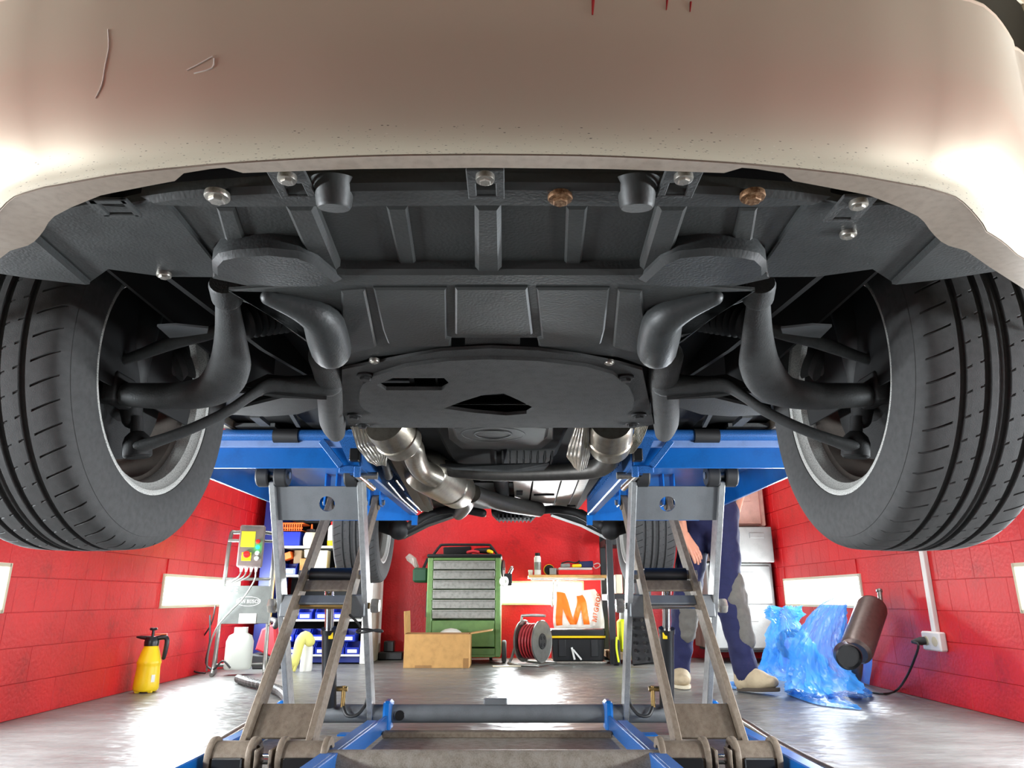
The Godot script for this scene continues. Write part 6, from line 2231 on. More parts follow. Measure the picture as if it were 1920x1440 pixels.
func make_bench() -> void:
	var o := thing("wall_bench", "narrow wooden bench board on white brackets along the back wall", "bench", Vector3(0.46, 0.4, -5.95))
	var g := MB.new()
	g.box(Vector3(0.46, 0.628, -5.95), Vector3(0.66, 0.022, 0.36), 0.003)
	part(g, "board", M.bench_wood, o)
	g = MB.new()
	g.box(Vector3(0.44, 0.608, -5.80), Vector3(0.58, 0.016, 0.03), 0.002)
	part(g, "rail", M.white_paint, o)
	for x in [0.33, 0.36]:
		g = MB.new()
		g.bar(Vector3(x, 0.60, -5.84), Vector3(x, 0.40, -6.12), 0.012, 0.012)
		part(g, "bracket", M.white_paint, o)
	var y := 0.640
	var k := kit("aerosol_can", "white aerosol can with a dark cap on the wooden bench", "spray can", Vector3(0.205, y, -5.86))
	g = MB.new()
	g.lathe([Vector2(0, 0), Vector2(0.026, 0), Vector2(0.027, 0.004), Vector2(0.027, 0.135), Vector2(0.02, 0.15), Vector2(0, 0.15)], Vector3.ZERO, Vector3.UP, 24)
	part(g, "can", M.label_white, k)
	g = MB.new()
	g.lathe([Vector2(0, 0.145), Vector2(0.021, 0.145), Vector2(0.02, 0.172), Vector2(0, 0.174)], Vector3.ZERO, Vector3.UP, 20)
	part(g, "cap", M.dark_metal, k)
	g = MB.new()
	g.lathe([Vector2(0.0275, 0.04), Vector2(0.0278, 0.04), Vector2(0.0278, 0.10), Vector2(0.0275, 0.10)], Vector3.ZERO, Vector3.UP, 24, true)
	part(g, "label_band", M.drawer_grey, k)
	k = kit("small_jar", "small white lidded jar at the left end of the bench", "jar", Vector3(0.150, y - 0.0, -5.88))
	g = MB.new()
	g.lathe([Vector2(0, 0), Vector2(0.018, 0), Vector2(0.018, 0.028), Vector2(0, 0.028)], Vector3.ZERO, Vector3.UP, 18)
	part(g, "glass", M.clear_film, k)
	g = MB.new()
	g.lathe([Vector2(0, 0.028), Vector2(0.02, 0.028), Vector2(0.02, 0.04), Vector2(0, 0.04)], Vector3.ZERO, Vector3.UP, 18)
	part(g, "lid", M.label_white, k)
	k = kit("tape_measure", "black and orange tape measure with a pale box on the bench", "tape measure", Vector3(0.295, y, -5.86))
	g = MB.new()
	g.lathe([Vector2(0, -0.02), Vector2(0.038, -0.02), Vector2(0.04, -0.014), Vector2(0.04, 0.014), Vector2(0.038, 0.02), Vector2(0, 0.02)], Vector3(0, 0.04, 0), Vector3(0.1, 0, 1), 26)
	part(g, "body", M.black_gloss, k)
	g = MB.new()
	g.lathe([Vector2(0.036, -0.012), Vector2(0.043, -0.012), Vector2(0.043, 0.012), Vector2(0.036, 0.012)], Vector3(0, 0.04, 0), Vector3(0.1, 0, 1), 26, true)
	part(g, "band", M.yellow, k)
	g = MB.new()
	g.box(Vector3(0.328, y + 0.026, -5.815), Vector3(0.055, 0.052, 0.04), 0.003, Basis(Vector3.UP, -0.3))
	solo(g, "small_box", M.drawer_grey, "small pale grey box leaning at the tape measure", "box")
	k = kit("red_case", "flat red and clear assortment case on the wooden bench", "case", Vector3(0.50, y, -5.86))
	g = MB.new()
	g.box(Vector3(0, 0.018, 0), Vector3(0.27, 0.036, 0.18), 0.006)
	part(g, "bottom", M.red_plastic, k)
	g = MB.new()
	g.box(Vector3(0, 0.046, 0), Vector3(0.265, 0.018, 0.175), 0.005)
	part(g, "lid", M.clear_film, k)
	g = MB.new()
	g.box(Vector3(0.12, 0.02, 0.093), Vector3(0.03, 0.02, 0.008), 0.002)
	part(g, "latch", M.red_plastic, k)
	for q in [["bit_set", M.drawer_grey, Vector3(0.425, y + 0.072, -5.84), Vector3(0.075, 0.03, 0.06), "grey bit set lying on the left of the red case"], ["bit_set", M.yellow, Vector3(0.515, y + 0.070, -5.83), Vector3(0.075, 0.024, 0.05), "yellow bit set lying in the middle of the red case"], ["blue_pouch", M.dark_blue, Vector3(0.592, y + 0.082, -5.86), Vector3(0.11, 0.05, 0.07), "dark blue pouch lying on the right end of the red case"]]:
		g = MB.new()
		g.box(q[2], q[3], 0.006, Basis(Vector3(0, 0, 1), 0.05))
		solo(g, q[0], q[1], q[4], "pouch" if q[0] == "blue_pouch" else "bit set")
	g = MB.new()
	g.tube(smooth([Vector3(0.40, y + 0.092, -5.87), Vector3(0.45, y + 0.105, -5.87), Vector3(0.51, y + 0.096, -5.87), Vector3(0.54, y + 0.110, -5.87)], 3), 0.006, 8, true)
	solo(g, "pliers", M.black_gloss, "black handled pliers lying across the bit sets", "pliers")
	g = MB.new()
	g.tube(smooth([Vector3(0.65, y + 0.08, -5.83), Vector3(0.685, y + 0.09, -5.82), Vector3(0.70, y + 0.07, -5.82), Vector3(0.665, y + 0.05, -5.82), Vector3(0.645, y + 0.07, -5.82)], 4), 0.004, 7)
	solo(g, "cable_tie", M.clear_film, "pale loop of cable beside the dark blue pouch", "cable")

func make_rack() -> void:
	var o := thing("steel_rack", "dark steel rack standing right of the shopping bag", "rack", Vector3(0.84, 0, -5.65))
	var g := MB.new()
	for q in [[0.745, -5.58], [1.02, -5.58], [0.745, -5.97], [1.02, -5.97]]:
		g = MB.new()
		g.box(Vector3(q[0], 0.62, q[1]), Vector3(0.05, 1.24, 0.045), 0.004)
		part(g, "post", M.cylinder_black, o)
	for y in [0.055, 0.47, 0.88, 1.2]:
		g = MB.new()
		g.box(Vector3(0.8825, y, -5.775), Vector3(0.325, 0.05, 0.43), 0.004)
		part(g, "shelf", M.brown if y < 0.1 else M.dark_metal, o)
	var v := kit("yellow_canister", "neon yellow and black canister on the bottom of the dark rack", "canister", Vector3(0.85, 0.082, -5.68))
	g = MB.new()
	g.box(Vector3(0, 0.115, 0), Vector3(0.10, 0.23, 0.12), 0.02)
	part(g, "body", M.neon_yellow, v)
	g = MB.new()
	g.lathe([Vector2(0, 0.23), Vector2(0.035, 0.23), Vector2(0.03, 0.31), Vector2(0, 0.31)], Vector3.ZERO, Vector3.UP, 18)
	part(g, "neck", M.drawer_grey, v)
	g = MB.new()
	g.lathe([Vector2(0, 0.31), Vector2(0.033, 0.31), Vector2(0.033, 0.335), Vector2(0, 0.335)], Vector3.ZERO, Vector3.UP, 18)
	part(g, "cap", M.red_soft, v)
	v = kit("yellow_strap", "black bag with a neon yellow edge beside the tool box", "bag", Vector3(0.752, 0.0, -5.48))
	g = MB.new()
	g.box(Vector3(0, 0.09, 0), Vector3(0.06, 0.18, 0.06), 0.015)
	part(g, "bag", M.near_black, v)
	g = MB.new()
	g.tube(smooth([Vector3(0.005, 0.19, 0.035), Vector3(0.0, 0.12, 0.038), Vector3(0.012, 0.03, 0.038)], 3), 0.007, 8, true)
	part(g, "edge", M.neon_yellow, v)
	g = MB.new()
	g.box(Vector3(0.815, 0.567, -5.66), Vector3(0.05, 0.14, 0.1), 0.004)
	solo(g, "paint_tin", M.beige, "narrow pale tin on the middle shelf of the dark rack", "tin")
	g = MB.new()
	g.lathe([Vector2(0, 0), Vector2(0.05, 0), Vector2(0.05, 0.22), Vector2(0.03, 0.24), Vector2(0, 0.24)], Vector3(0.90, 0.4965, -5.66), Vector3.UP, 22)
	solo(g, "steel_bottle", M.lift_steel, "grey steel bottle on the middle shelf of the dark rack", "bottle")
	for q in [[0.77, M.red_plastic, "red spray cap standing on the upper shelf of the dark rack"], [0.82, M.label_white, "white spray cap standing on the upper shelf of the dark rack"]]:
		g = MB.new()
		g.lathe([Vector2(0, 0), Vector2(0.018, 0), Vector2(0.018, 0.07), Vector2(0.01, 0.085), Vector2(0, 0.085)], Vector3(q[0] + 0.03, 0.9065, -5.60), Vector3.UP, 16)
		solo(g, "spray_bottle", q[1], q[2], "bottle")
	# leaning socket panel behind the right scissor
	v = kit("socket_panel", "black panel studded with chrome sockets leaning behind the right scissor", "socket set", Vector3(0.93, 0, -5.33), -0.35)
	g = MB.new()
	g.bar(Vector3(0, 0.02, 0.03), Vector3(-0.04, 0.36, -0.05), 0.16, 0.03, Vector3(0, 0, 1), 0.008)
	part(g, "panel", M.black_gloss, v)
	for r in 6:
		for k in 2:
			g = MB.new()
			var h := 0.10 + 0.15 * r
			var p := Vector3(0, 0.02, 0.03).lerp(Vector3(-0.04, 0.36, -0.05), h) + Vector3(-0.04 + 0.07 * k, 0, 0.012)
			g.lathe([Vector2(0, 0), Vector2(0.012, 0), Vector2(0.012, 0.03), Vector2(0, 0.03)], p, Vector3(0, 0.25, 1), 14)
			part(g, "socket", M.chrome, v)

func make_cabinet() -> void:
	var o := thing("filing_cabinet", "pale grey filing cabinet with one drawer pulled out in the back right corner", "cabinet", Vector3(1.72, 0, -5.80))
	var g := MB.new()
	g.box(Vector3(1.725, 0.41, -5.82), Vector3(0.50, 0.62, 0.5), 0.006)
	part(g, "lower_body", M.cabinet_white, o)
	for q in [[0.56, 0.28], [0.25, 0.28]]:
		g = MB.new()
		g.box(Vector3(1.725, q[0], -5.562), Vector3(0.46, q[1], 0.018), 0.005)
		var d := part(g, "drawer", M.cabinet_white, o)
		g = MB.new()
		g.box(Vector3(1.77, q[0] + 0.07, -5.551), Vector3(0.12, 0.045, 0.006), 0.002)
		part(g, "label_frame", M.cabinet_white, d)
	g = MB.new()
	g.box(Vector3(1.735, 0.85, -5.45), Vector3(0.44, 0.26, 0.022), 0.005)
	var dw := part(g, "open_drawer", M.cabinet_white, o)
	g = MB.new()
	g.box(Vector3(1.84, 0.915, -5.438), Vector3(0.11, 0.04, 0.006), 0.002)
	part(g, "label_frame", M.cabinet_white, dw)
	g = MB.new()
	for s in [-1.0, 1.0]:
		g.box(Vector3(1.735 + 0.2 * s, 0.84, -5.68), Vector3(0.01, 0.20, 0.44))
	g.box(Vector3(1.735, 0.745, -5.68), Vector3(0.40, 0.01, 0.44))
	part(g, "drawer_tray", M.cabinet_white, dw)
	g = MB.new()
	g.box(Vector3(1.725, 1.17, -5.82), Vector3(0.48, 0.34, 0.5), 0.006)
	part(g, "upper_body", M.cabinet_pink, o)
	g = MB.new()
	g.box(Vector3(1.715, 1.16, -5.56), Vector3(0.42, 0.30, 0.02), 0.005)
	var ud := part(g, "drawer", M.cabinet_pink, o)
	g = MB.new()
	g.box(Vector3(1.80, 1.21, -5.548), Vector3(0.11, 0.045, 0.006), 0.002)
	part(g, "label_frame", M.cabinet_pink, ud)
	for x in [1.53, 1.92]:
		g = MB.new()
		g.lathe([Vector2(0, -0.015), Vector2(0.04, -0.015), Vector2(0.045, -0.01), Vector2(0.045, 0.01), Vector2(0.04, 0.015), Vector2(0, 0.015)], Vector3(x, 0.046, -5.63), Vector3.RIGHT, 22)
		part(g, "caster", M.soft_rubber, o)
	g = MB.new()
	g.box(Vector3(1.725, 0.092, -5.80), Vector3(0.46, 0.02, 0.44), 0.003)
	part(g, "base", M.near_black, o)
	g = MB.new()
	g.box(Vector3(1.725, 0.845, -6.03), Vector3(0.48, 0.30, 0.08), 0.004)
	part(g, "back_frame", M.cabinet_white, o)

func make_blue() -> void:
	var g := MB.new()
	# the big crumpled film bag leaning on the wall
	sack(g, [[Vector3(1.599, 0.004, -3.856), 0.19, 0.14, 0.8], [Vector3(1.494, 0.050, -3.609) + Vector3(0, 0, -0.06), 0.18, 0.14, 1.0], [Vector3(1.520, 0.140, -3.780), 0.135, 0.12, 1.0], [Vector3(1.559, 0.249, -3.840), 0.11, 0.11, 0.9], [Vector3(1.641, 0.358, -3.900), 0.09, 0.09, 0.8], [Vector3(1.708, 0.438, -3.940), 0.06, 0.065, 0.7], [Vector3(1.739, 0.465, -3.950), 0.025, 0.03, 0.3]], 132, 0.20, 61)
	var big := thing("film_bag", "large crumpled blue plastic bag pulled round the silencer by the right wall", "plastic bag", Vector3(1.553, 0.000, -3.769))
	part(g, "sack", M.blue_film, big, 65)
	g = MB.new()
	sack(g, [[Vector3(1.703, 0.004, -4.589), 0.19, 0.15, 0.8], [Vector3(1.606, 0.059, -4.320), 0.19, 0.16, 1.0], [Vector3(1.602, 0.171, -4.340), 0.14, 0.12, 0.9], [Vector3(1.596, 0.263, -4.360), 0.11, 0.10, 0.8], [Vector3(1.591, 0.336, -4.360), 0.065, 0.06, 1.0], [Vector3(1.589, 0.374, -4.360), 0.10, 0.06, 1.5], [Vector3(1.593, 0.410, -4.360), 0.085, 0.05, 1.5]], 132, 0.20, 62)
	var tied := thing("film_bag", "smaller blue plastic bag tied at the top, standing behind the moving shoe", "plastic bag", Vector3(1.718, 0.000, -4.629))
	part(g, "sack", M.blue_film, tied, 65)
	# film trailing over the floor, to the front and behind the shoe
	var f := noise(63, 4.0)
	for q in [[big, [Vector3(1.379, 0.006, -3.839), Vector3(1.375, 0.006, -3.647), Vector3(1.391, 0.006, -3.473), Vector3(1.500, 0.006, -3.346)], [Vector3(1.654, 0.006, -4.245), Vector3(1.682, 0.006, -4.100), Vector3(1.619, 0.006, -3.799), Vector3(1.521, 0.006, -3.361)], 0.05], [tied, [Vector3(1.202, 0.006, -4.401), Vector3(1.273, 0.006, -4.401), Vector3(1.351, 0.006, -4.456), Vector3(1.518, 0.006, -4.629)], [Vector3(1.154, 0.006, -4.100), Vector3(1.197, 0.006, -4.054), Vector3(1.261, 0.006, -4.077), Vector3(1.384, 0.006, -4.148)], 0.02]]:
		var l1 := smooth(q[1], 6)
		var l2 := smooth(q[2], 6)
		var rows := []
		for i in l1.size():
			var r := []
			for k in 15:
				var u := k / 14.0
				var p: Vector3 = (l1[i] as Vector3).lerp(l2[i], u)
				p.y = 0.006 + q[3] * absf(f.get_noise_2d(p.x * 4.0, p.z * 4.0)) * 2.0 * sin(PI * u) * (1.0 - 0.85 * i / float(l1.size() - 1)) + 0.004 * sin(u * 14.0 + i * 0.4) * sin(PI * u)
				p.y = maxf(p.y, 0.004)
				r.append(p)
			rows.append(r)
		g = MB.new()
		g.sheet(rows, 0.0008)
		part(g, "trailing_film", M.blue_film, q[0], 42)
	# silencer standing askew in the bag
	var a := Vector3(1.633, 0.217, -3.600)
	var b := Vector3(1.862, 0.428, -3.840)
	var o := thing("exhaust_silencer", "brown steel exhaust silencer leaning on the right wall, half in the blue bag", "silencer", Vector3(a.x, 0.0, a.z))
	var ax := (b - a).normalized()
	var ln := a.distance_to(b)
	g = MB.new()
	g.lathe([Vector2(0, 0.0), Vector2(0.055, 0.0), Vector2(0.07, 0.012), Vector2(0.074, 0.03), Vector2(0.074, ln - 0.03), Vector2(0.07, ln - 0.012), Vector2(0.055, ln), Vector2(0, ln)], a, ax, 36)
	part(g, "body", M.muffler_steel, o)
	g = MB.new()
	var fa := (Vector3(-0.10, -0.25, 1.0)).normalized()
	var fc := Vector3(1.556, 0.206, -3.500)
	g.lathe([Vector2(0, -0.05), Vector2(0.055, -0.05), Vector2(0.060, 0.0), Vector2(0.055, 0.004), Vector2(0.050, -0.012), Vector2(0, -0.012)], fc, fa, 30)
	part(g, "inlet", M.black_gloss, o)
	g = MB.new()
	g.lathe([Vector2(0.0, 0), Vector2(0.04, 0), Vector2(0.046, 0.02), Vector2(0.046, 0.03), Vector2(0.035, 0.04), Vector2(0, 0.04)], b - ax * 0.005 + Vector3(-0.02, 0, 0), ax, 24)
	part(g, "collar", M.dark_metal, o)
	g = MB.new()
	var h0 := b + Vector3(0.02, -0.03, 0.05)
	var h1 := Vector3(1.908, 0.497, -3.840)
	g.tube([h0, h1], 0.011, 12)
	g.tube([h1, h1 + (h1 - h0).normalized() * 0.012], 0.015, 12)
	part(g, "bracket_rod", M.frame_tube, o)
	g = MB.new()
	g.tube(smooth([a.lerp(b, 0.25) + Vector3(0.0, -0.03, -0.03), Vector3(1.689, 0.114, -3.740), Vector3(1.706, 0.050, -3.843), Vector3(1.689, 0.045, -3.866)], 4), 0.026, 16)
	part(g, "tail_pipe", M.muffler_steel, o, 60)
	# film hanging behind the silencer down to the floor
	var hang := []
	var t0 := [Vector3(1.844, 0.307, -3.980), Vector3(1.893, 0.329, -3.980), Vector3(1.929, 0.340, -3.970)]
	var t1 := [Vector3(1.975, 0.006, -4.401), Vector3(1.993, 0.006, -4.348), Vector3(1.979, 0.006, -4.245)]
	for i in 13:
		var r := []
		for k in 17:
			var u := k / 8.0
			var k0 := mini(int(u), 1)
			var hi: Vector3 = (t0[k0] as Vector3).lerp(t0[k0 + 1], u - k0)
			var lo: Vector3 = (t1[k0] as Vector3).lerp(t1[k0 + 1], u - k0)
			r.append(hi.lerp(lo, i / 12.0) + Vector3(0, 0, 0.008 * sin(k * 1.6) + 0.004 * sin(k * 3.1 + i)))
		hang.append(r)
	g = MB.new()
	g.sheet(hang, 0.0008)
	part(g, "hanging_film", M.blue_film, big, 60)
	g = MB.new()
	g.lathe([Vector2(0.04, -0.01), Vector2(0.085, -0.01), Vector2(0.085, 0.01), Vector2(0.04, 0.01)], Vector3(1.614, 0.210, -4.360), Vector3(-0.3, 0.1, 1), 30, true)
	solo(g, "brake_disc", M.rim_barrel, "brown brake disc inside the smaller blue bag", "brake disc")

func make_socket() -> void:
	var p := Vector3(2.000, 0.273, -3.538)
	var o := thing("wall_socket", "white wall socket with a plastic conduit up the right wall", "socket", Vector3(1.985, p.y - 0.05, p.z))
	var g := MB.new()
	g.box(Vector3(1.982, p.y, p.z), Vector3(0.036, 0.085, 0.15), 0.006)
	part(g, "housing", M.socket_white, o)
	g = MB.new()
	g.box(Vector3(1.988, p.y + 0.60, p.z + 0.015), Vector3(0.024, 1.12, 0.035), 0.003)
	part(g, "conduit", M.socket_white, o)
	for e in [-0.035, 0.035]:
		g = MB.new()
		g.lathe([Vector2(0, -0.003), Vector2(0.02, -0.003), Vector2(0.022, 0.001), Vector2(0.019, 0.002), Vector2(0, 0.002)], Vector3(1.963, p.y, p.z + e), Vector3(-1, 0, 0), 20)
		part(g, "outlet", M.beige, o)
	var c := thing("power_cord", "black power cord plugged into the white socket and trailing along the floor", "cord", Vector3(1.93, 0, p.z))
	g = MB.new()
	g.lathe([Vector2(0, 0), Vector2(0.018, 0), Vector2(0.019, 0.02), Vector2(0.012, 0.045), Vector2(0.006, 0.06), Vector2(0, 0.06)], Vector3(1.958, p.y, p.z - 0.035), Vector3(-1, -0.1, -0.25), 16)
	part(g, "plug", M.cord_black, c)
	g = MB.new()
	g.tube(smooth([Vector3(1.905, p.y - 0.006, p.z - 0.05), Vector3(1.900, 0.255, -3.530), Vector3(1.900, 0.180, -3.594), Vector3(1.910, 0.093, -3.710), Vector3(1.985, 0.008, -3.970), Vector3(1.852, 0.008, -3.843), Vector3(1.823, 0.008, -3.948), Vector3(1.832, 0.008, -4.130)], 5), 0.0055, 8)
	part(g, "cord", M.cord_black, c)


# --- the person -------------------------------------------------------------

class Field:
	# distance field on a grid, meshed as surface nets
	var o: Vector3
	var h: float
	var nx: int
	var ny: int
	var nz: int
	var f := PackedFloat32Array()

	func _init(lo: Vector3, hi: Vector3, cell: float) -> void:
		o = lo
		h = cell
		nx = int((hi.x - lo.x) / cell) + 2
		ny = int((hi.y - lo.y) / cell) + 2
		nz = int((hi.z - lo.z) / cell) + 2
		f.resize(nx * ny * nz)
		f.fill(1.0)

	func bone(a: Vector3, b: Vector3, ra: float, rb: float, k := 0.03, squash := Vector3.ONE) -> void:
		var m := maxf(ra, rb) * maxf(squash.x, maxf(squash.y, squash.z)) + k + h * 2.0
		var lo := ((a.min(b) - Vector3.ONE * m - o) / h).floor()
		var hi := ((a.max(b) + Vector3.ONE * m - o) / h).ceil()
		var ba := (b - a) / squash
		var bb := maxf(ba.dot(ba), 1e-9)
		for z in range(maxi(0, int(lo.z)), mini(nz, int(hi.z) + 1)):
			for y in range(maxi(0, int(lo.y)), mini(ny, int(hi.y) + 1)):
				for x in range(maxi(0, int(lo.x)), mini(nx, int(hi.x) + 1)):
					var pa := (o + Vector3(x, y, z) * h - a) / squash
					var t := clampf(pa.dot(ba) / bb, 0.0, 1.0)
					var d := (pa - ba * t).length() - lerpf(ra, rb, t)
					var i := (z * ny + y) * nx + x
					var e := f[i]
					var q := clampf(0.5 + 0.5 * (e - d) / k, 0.0, 1.0)
					f[i] = lerpf(e, d, q) - k * q * (1.0 - q)

	func limit(lo: Vector3, hi: Vector3) -> void:
		# keeps only what lies in a box
		for z in nz:
			for y in ny:
				for x in nx:
					var p := o + Vector3(x, y, z) * h
					var q := (lo - p).max(p - hi)
					var i := (z * ny + y) * nx + x
					f[i] = maxf(f[i], maxf(q.x, maxf(q.y, q.z)))

	func rumple(n: FastNoiseLite, by: float) -> void:
		for z in nz:
			for y in ny:
				for x in nx:
					var i := (z * ny + y) * nx + x
					if absf(f[i]) < 0.05:
						f[i] += n.get_noise_3dv(o + Vector3(x, y, z) * h) * by

	func into(g: MB) -> void:
		var at := {}
		var off := [Vector3i(0, 0, 0), Vector3i(1, 0, 0), Vector3i(0, 1, 0), Vector3i(1, 1, 0), Vector3i(0, 0, 1), Vector3i(1, 0, 1), Vector3i(0, 1, 1), Vector3i(1, 1, 1)]
		var edges := [[0, 1], [2, 3], [4, 5], [6, 7], [0, 2], [1, 3], [4, 6], [5, 7], [0, 4], [1, 5], [2, 6], [3, 7]]
		for z in nz - 1:
			for y in ny - 1:
				for x in nx - 1:
					var i := (z * ny + y) * nx + x
					var c := [f[i], f[i + 1], f[i + nx], f[i + nx + 1], f[i + nx * ny], f[i + nx * ny + 1], f[i + nx * ny + nx], f[i + nx * ny + nx + 1]]
					var neg := 0
					for k in 8:
						if c[k] < 0.0:
							neg += 1
					if neg == 0 or neg == 8:
						continue
					var s := Vector3.ZERO
					var n := 0
					for e in edges:
						if (c[e[0]] < 0.0) != (c[e[1]] < 0.0):
							var t: float = c[e[0]] / (c[e[0]] - c[e[1]])
							s += Vector3(off[e[0]]).lerp(Vector3(off[e[1]]), t)
							n += 1
					at[i] = o + (Vector3(x, y, z) + s / n) * h
		var sx := 1
		var sy := nx
		var sz := nx * ny
		for i in at:
			var st := [[sx, sy, sz], [sy, sz, sx], [sz, sx, sy]]
			for q in st:
				var j: int = i + q[0]
				if j >= f.size() or (f[i] < 0.0) == (f[j] < 0.0):
					continue
				var b: int = i - q[1]
				var c2: int = i - q[2]
				var d: int = i - q[1] - q[2]
				if at.has(b) and at.has(c2) and at.has(d):
					if f[i] < 0.0:
						g.quad(at[i], at[c2], at[d], at[b])
					else:
						g.quad(at[i], at[b], at[d], at[c2])

func hand(g: MB, wrist: Vector3, knuckle: Vector3, side: Vector3, curl: Vector3, scale_ := 1.0) -> void:
	# palm, four fingers of unequal length and a thumb; side points to the thumb, curl to where the fingers bend
	var way := (knuckle - wrist).normalized()
	side = (side - way * side.dot(way)).normalized()
	curl = curl.normalized()
	var palm := wrist.distance_to(knuckle)
	var lo := wrist.min(knuckle) - Vector3.ONE * 0.10
	var hi := wrist.max(knuckle) + Vector3.ONE * 0.10
	var f := Field.new(lo + way.min(Vector3.ZERO) * 0.08, hi + way.max(Vector3.ZERO) * 0.08, 0.004)
	for k in 4:
		var e := (k - 1.5) * 0.021
		f.bone(wrist + side * e * 0.7 + way * 0.01, knuckle + side * e, 0.015, 0.0125, 0.014)
	f.bone(wrist - way * 0.05, wrist + way * 0.01, 0.027, 0.025, 0.02)
	var lens_ := [0.066, 0.078, 0.072, 0.058]
	for k in 4:
		var e := -(k - 1.5) * 0.0215
		var l: float = lens_[k] * scale_
		var p0 := knuckle + side * e
		var p1 := p0 + (way + side * e * 1.6 + curl * 0.18).normalized() * l * 0.5
		var p2 := p1 + (way + curl * 0.45).normalized() * l * 0.3
		var p3 := p2 + (way + curl * 0.8).normalized() * l * 0.22
		f.bone(p0, p1, 0.0098, 0.0090, 0.006)
		f.bone(p1, p2, 0.0090, 0.0082, 0.003)
		f.bone(p2, p3, 0.0082, 0.0070, 0.003)
	var t0 := wrist + way * palm * 0.25 + side * 0.026
	var t1 := t0 + (side * 0.7 + way * 0.8 + curl * 0.3).normalized() * 0.042
	var t2 := t1 + (way + curl * 0.3 + side * 0.15).normalized() * 0.034
	f.bone(t0, t1, 0.014, 0.011, 0.01)
	f.bone(t1, t2, 0.011, 0.0085, 0.003)
	f.into(g)

func make_person() -> void:
	var hip_r := Vector3(1.17, 0.91, -4.02)
	var knee_r := Vector3(1.162, 0.465, -3.980)
	var ank_r := Vector3(1.225, 0.077, -3.970)
	var hip_l := Vector3(1.05, 0.91, -4.10)
	var knee_l := Vector3(0.963, 0.428, -4.120)
	var ank_l := Vector3(0.917, 0.069, -4.220)
	var pel := Vector3(1.11, 0.96, -4.06)
	var chest := Vector3(1.12, 1.30, -4.04)
	var neck := Vector3(1.13, 1.47, -4.02)
	var head := Vector3(1.15, 1.62, -4.00)
	var sh_r := Vector3(0.955, 1.40, -4.02)
	var el_r := Vector3(0.925, 1.10, -4.06)
	var wr_r := Vector3(0.938, 0.800, -3.960)
	var kn_r := Vector3(0.982, 0.719, -3.940)
	var sh_l := Vector3(1.29, 1.40, -4.06)
	var el_l := Vector3(1.34, 1.12, -4.14)
	var wr_l := Vector3(1.275, 0.90, -4.14)
	var kn_l := Vector3(1.245, 0.815, -4.13)
	var o := thing("person", "person in navy work trousers with grey knee patches and beige shoes walking behind the lift", "person", Vector3(1.09, 0, -4.05))
	var g := MB.new()
	var f := Field.new(Vector3(0.80, 0.0, -4.40), Vector3(1.48, 1.80, -3.74), 0.014)
	f.bone(hip_r, knee_r, 0.075, 0.05)
	f.bone(knee_r, ank_r, 0.05, 0.034)
	f.bone(hip_l, knee_l, 0.075, 0.05)
	f.bone(knee_l, ank_l, 0.05, 0.034)
	f.bone(pel, pel + Vector3(0.0, 0.06, 0), 0.13, 0.12, 0.05, Vector3(1.1, 1, 0.85))
	f.bone(pel, chest, 0.12, 0.14, 0.06, Vector3(1.1, 1, 0.8))
	f.bone(sh_r, sh_l, 0.065, 0.065, 0.06)
	f.bone(chest + Vector3(0, 0.1, 0), neck, 0.06, 0.055, 0.05)
	f.bone(neck, head - Vector3(0, 0.06, 0), 0.052, 0.05, 0.02)
	f.bone(sh_r, el_r, 0.05, 0.04)
	f.bone(el_r, wr_r, 0.041, 0.027)
	f.bone(sh_l, el_l, 0.05, 0.04)
	f.bone(el_l, wr_l, 0.041, 0.027)
	f.into(g)
	# the head on a finer grid, looking towards the right and the camera
	var fw := Vector3(0.75, 0, 0.66)
	var rt := Vector3(0.66, 0, -0.75)
	var hf := Field.new(head - Vector3.ONE * 0.16, head + Vector3.ONE * 0.16, 0.006)
	hf.bone(head + Vector3(0, 0.03, 0) - fw * 0.015, head + Vector3(0, 0.03, 0) + fw * 0.015, 0.088, 0.085, 0.02)
	hf.bone(head + Vector3(0, -0.02, 0) + fw * 0.02, head + Vector3(0, -0.075, 0) + fw * 0.045, 0.066, 0.04, 0.03)
	hf.bone(head + Vector3(0, 0.005, 0) + fw * 0.092, head + Vector3(0, -0.025, 0) + fw * 0.112, 0.009, 0.013, 0.012)
	hf.bone(head + Vector3(0, -0.058, 0) + fw * 0.083 - rt * 0.018, head + Vector3(0, -0.058, 0) + fw * 0.083 + rt * 0.018, 0.008, 0.008, 0.008)
	for s in [-1.0, 1.0]:
		hf.bone(head + rt * 0.086 * s + Vector3(0, 0.015, 0), head + rt * 0.088 * s + Vector3(0, -0.02, 0), 0.016, 0.010, 0.006)
		hf.bone(head + rt * 0.03 * s + fw * 0.088 + Vector3(0, 0.022, 0), head + rt * 0.045 * s + fw * 0.08 + Vector3(0, 0.02, 0), 0.008, 0.008, 0.012)
	hf.into(g)
	hand(g, wr_r, kn_r, Vector3(-0.8, 0.0, 0.55), Vector3(-0.1, -0.7, -0.5))
	hand(g, wr_l, kn_l, Vector3(0.2, 0, 0.8), Vector3(-0.6, -0.2, 0.1))
	g.fix(0)
	var body := part(g, "body", M.skin, o, 80)
	for s in [-1.0, 1.0]:
		var eg := MB.new()
		eg.ball(head + rt * 0.031 * s + fw * 0.080 + Vector3(0, 0.006, 0), Vector3.ONE * 0.013, 12)
		part(eg, "eye", M.label_white, body)
	# trousers
	g = MB.new()
	f = Field.new(Vector3(0.80, 0.0, -4.40), Vector3(1.48, 1.06, -3.74), 0.012)
	f.bone(hip_r, knee_r, 0.098, 0.073)
	f.bone(knee_r, ank_r + Vector3(0, -0.005, 0), 0.073, 0.060)
	f.bone(hip_l, knee_l, 0.098, 0.072)
	f.bone(knee_l, ank_l + Vector3(0, -0.005, 0), 0.072, 0.060)
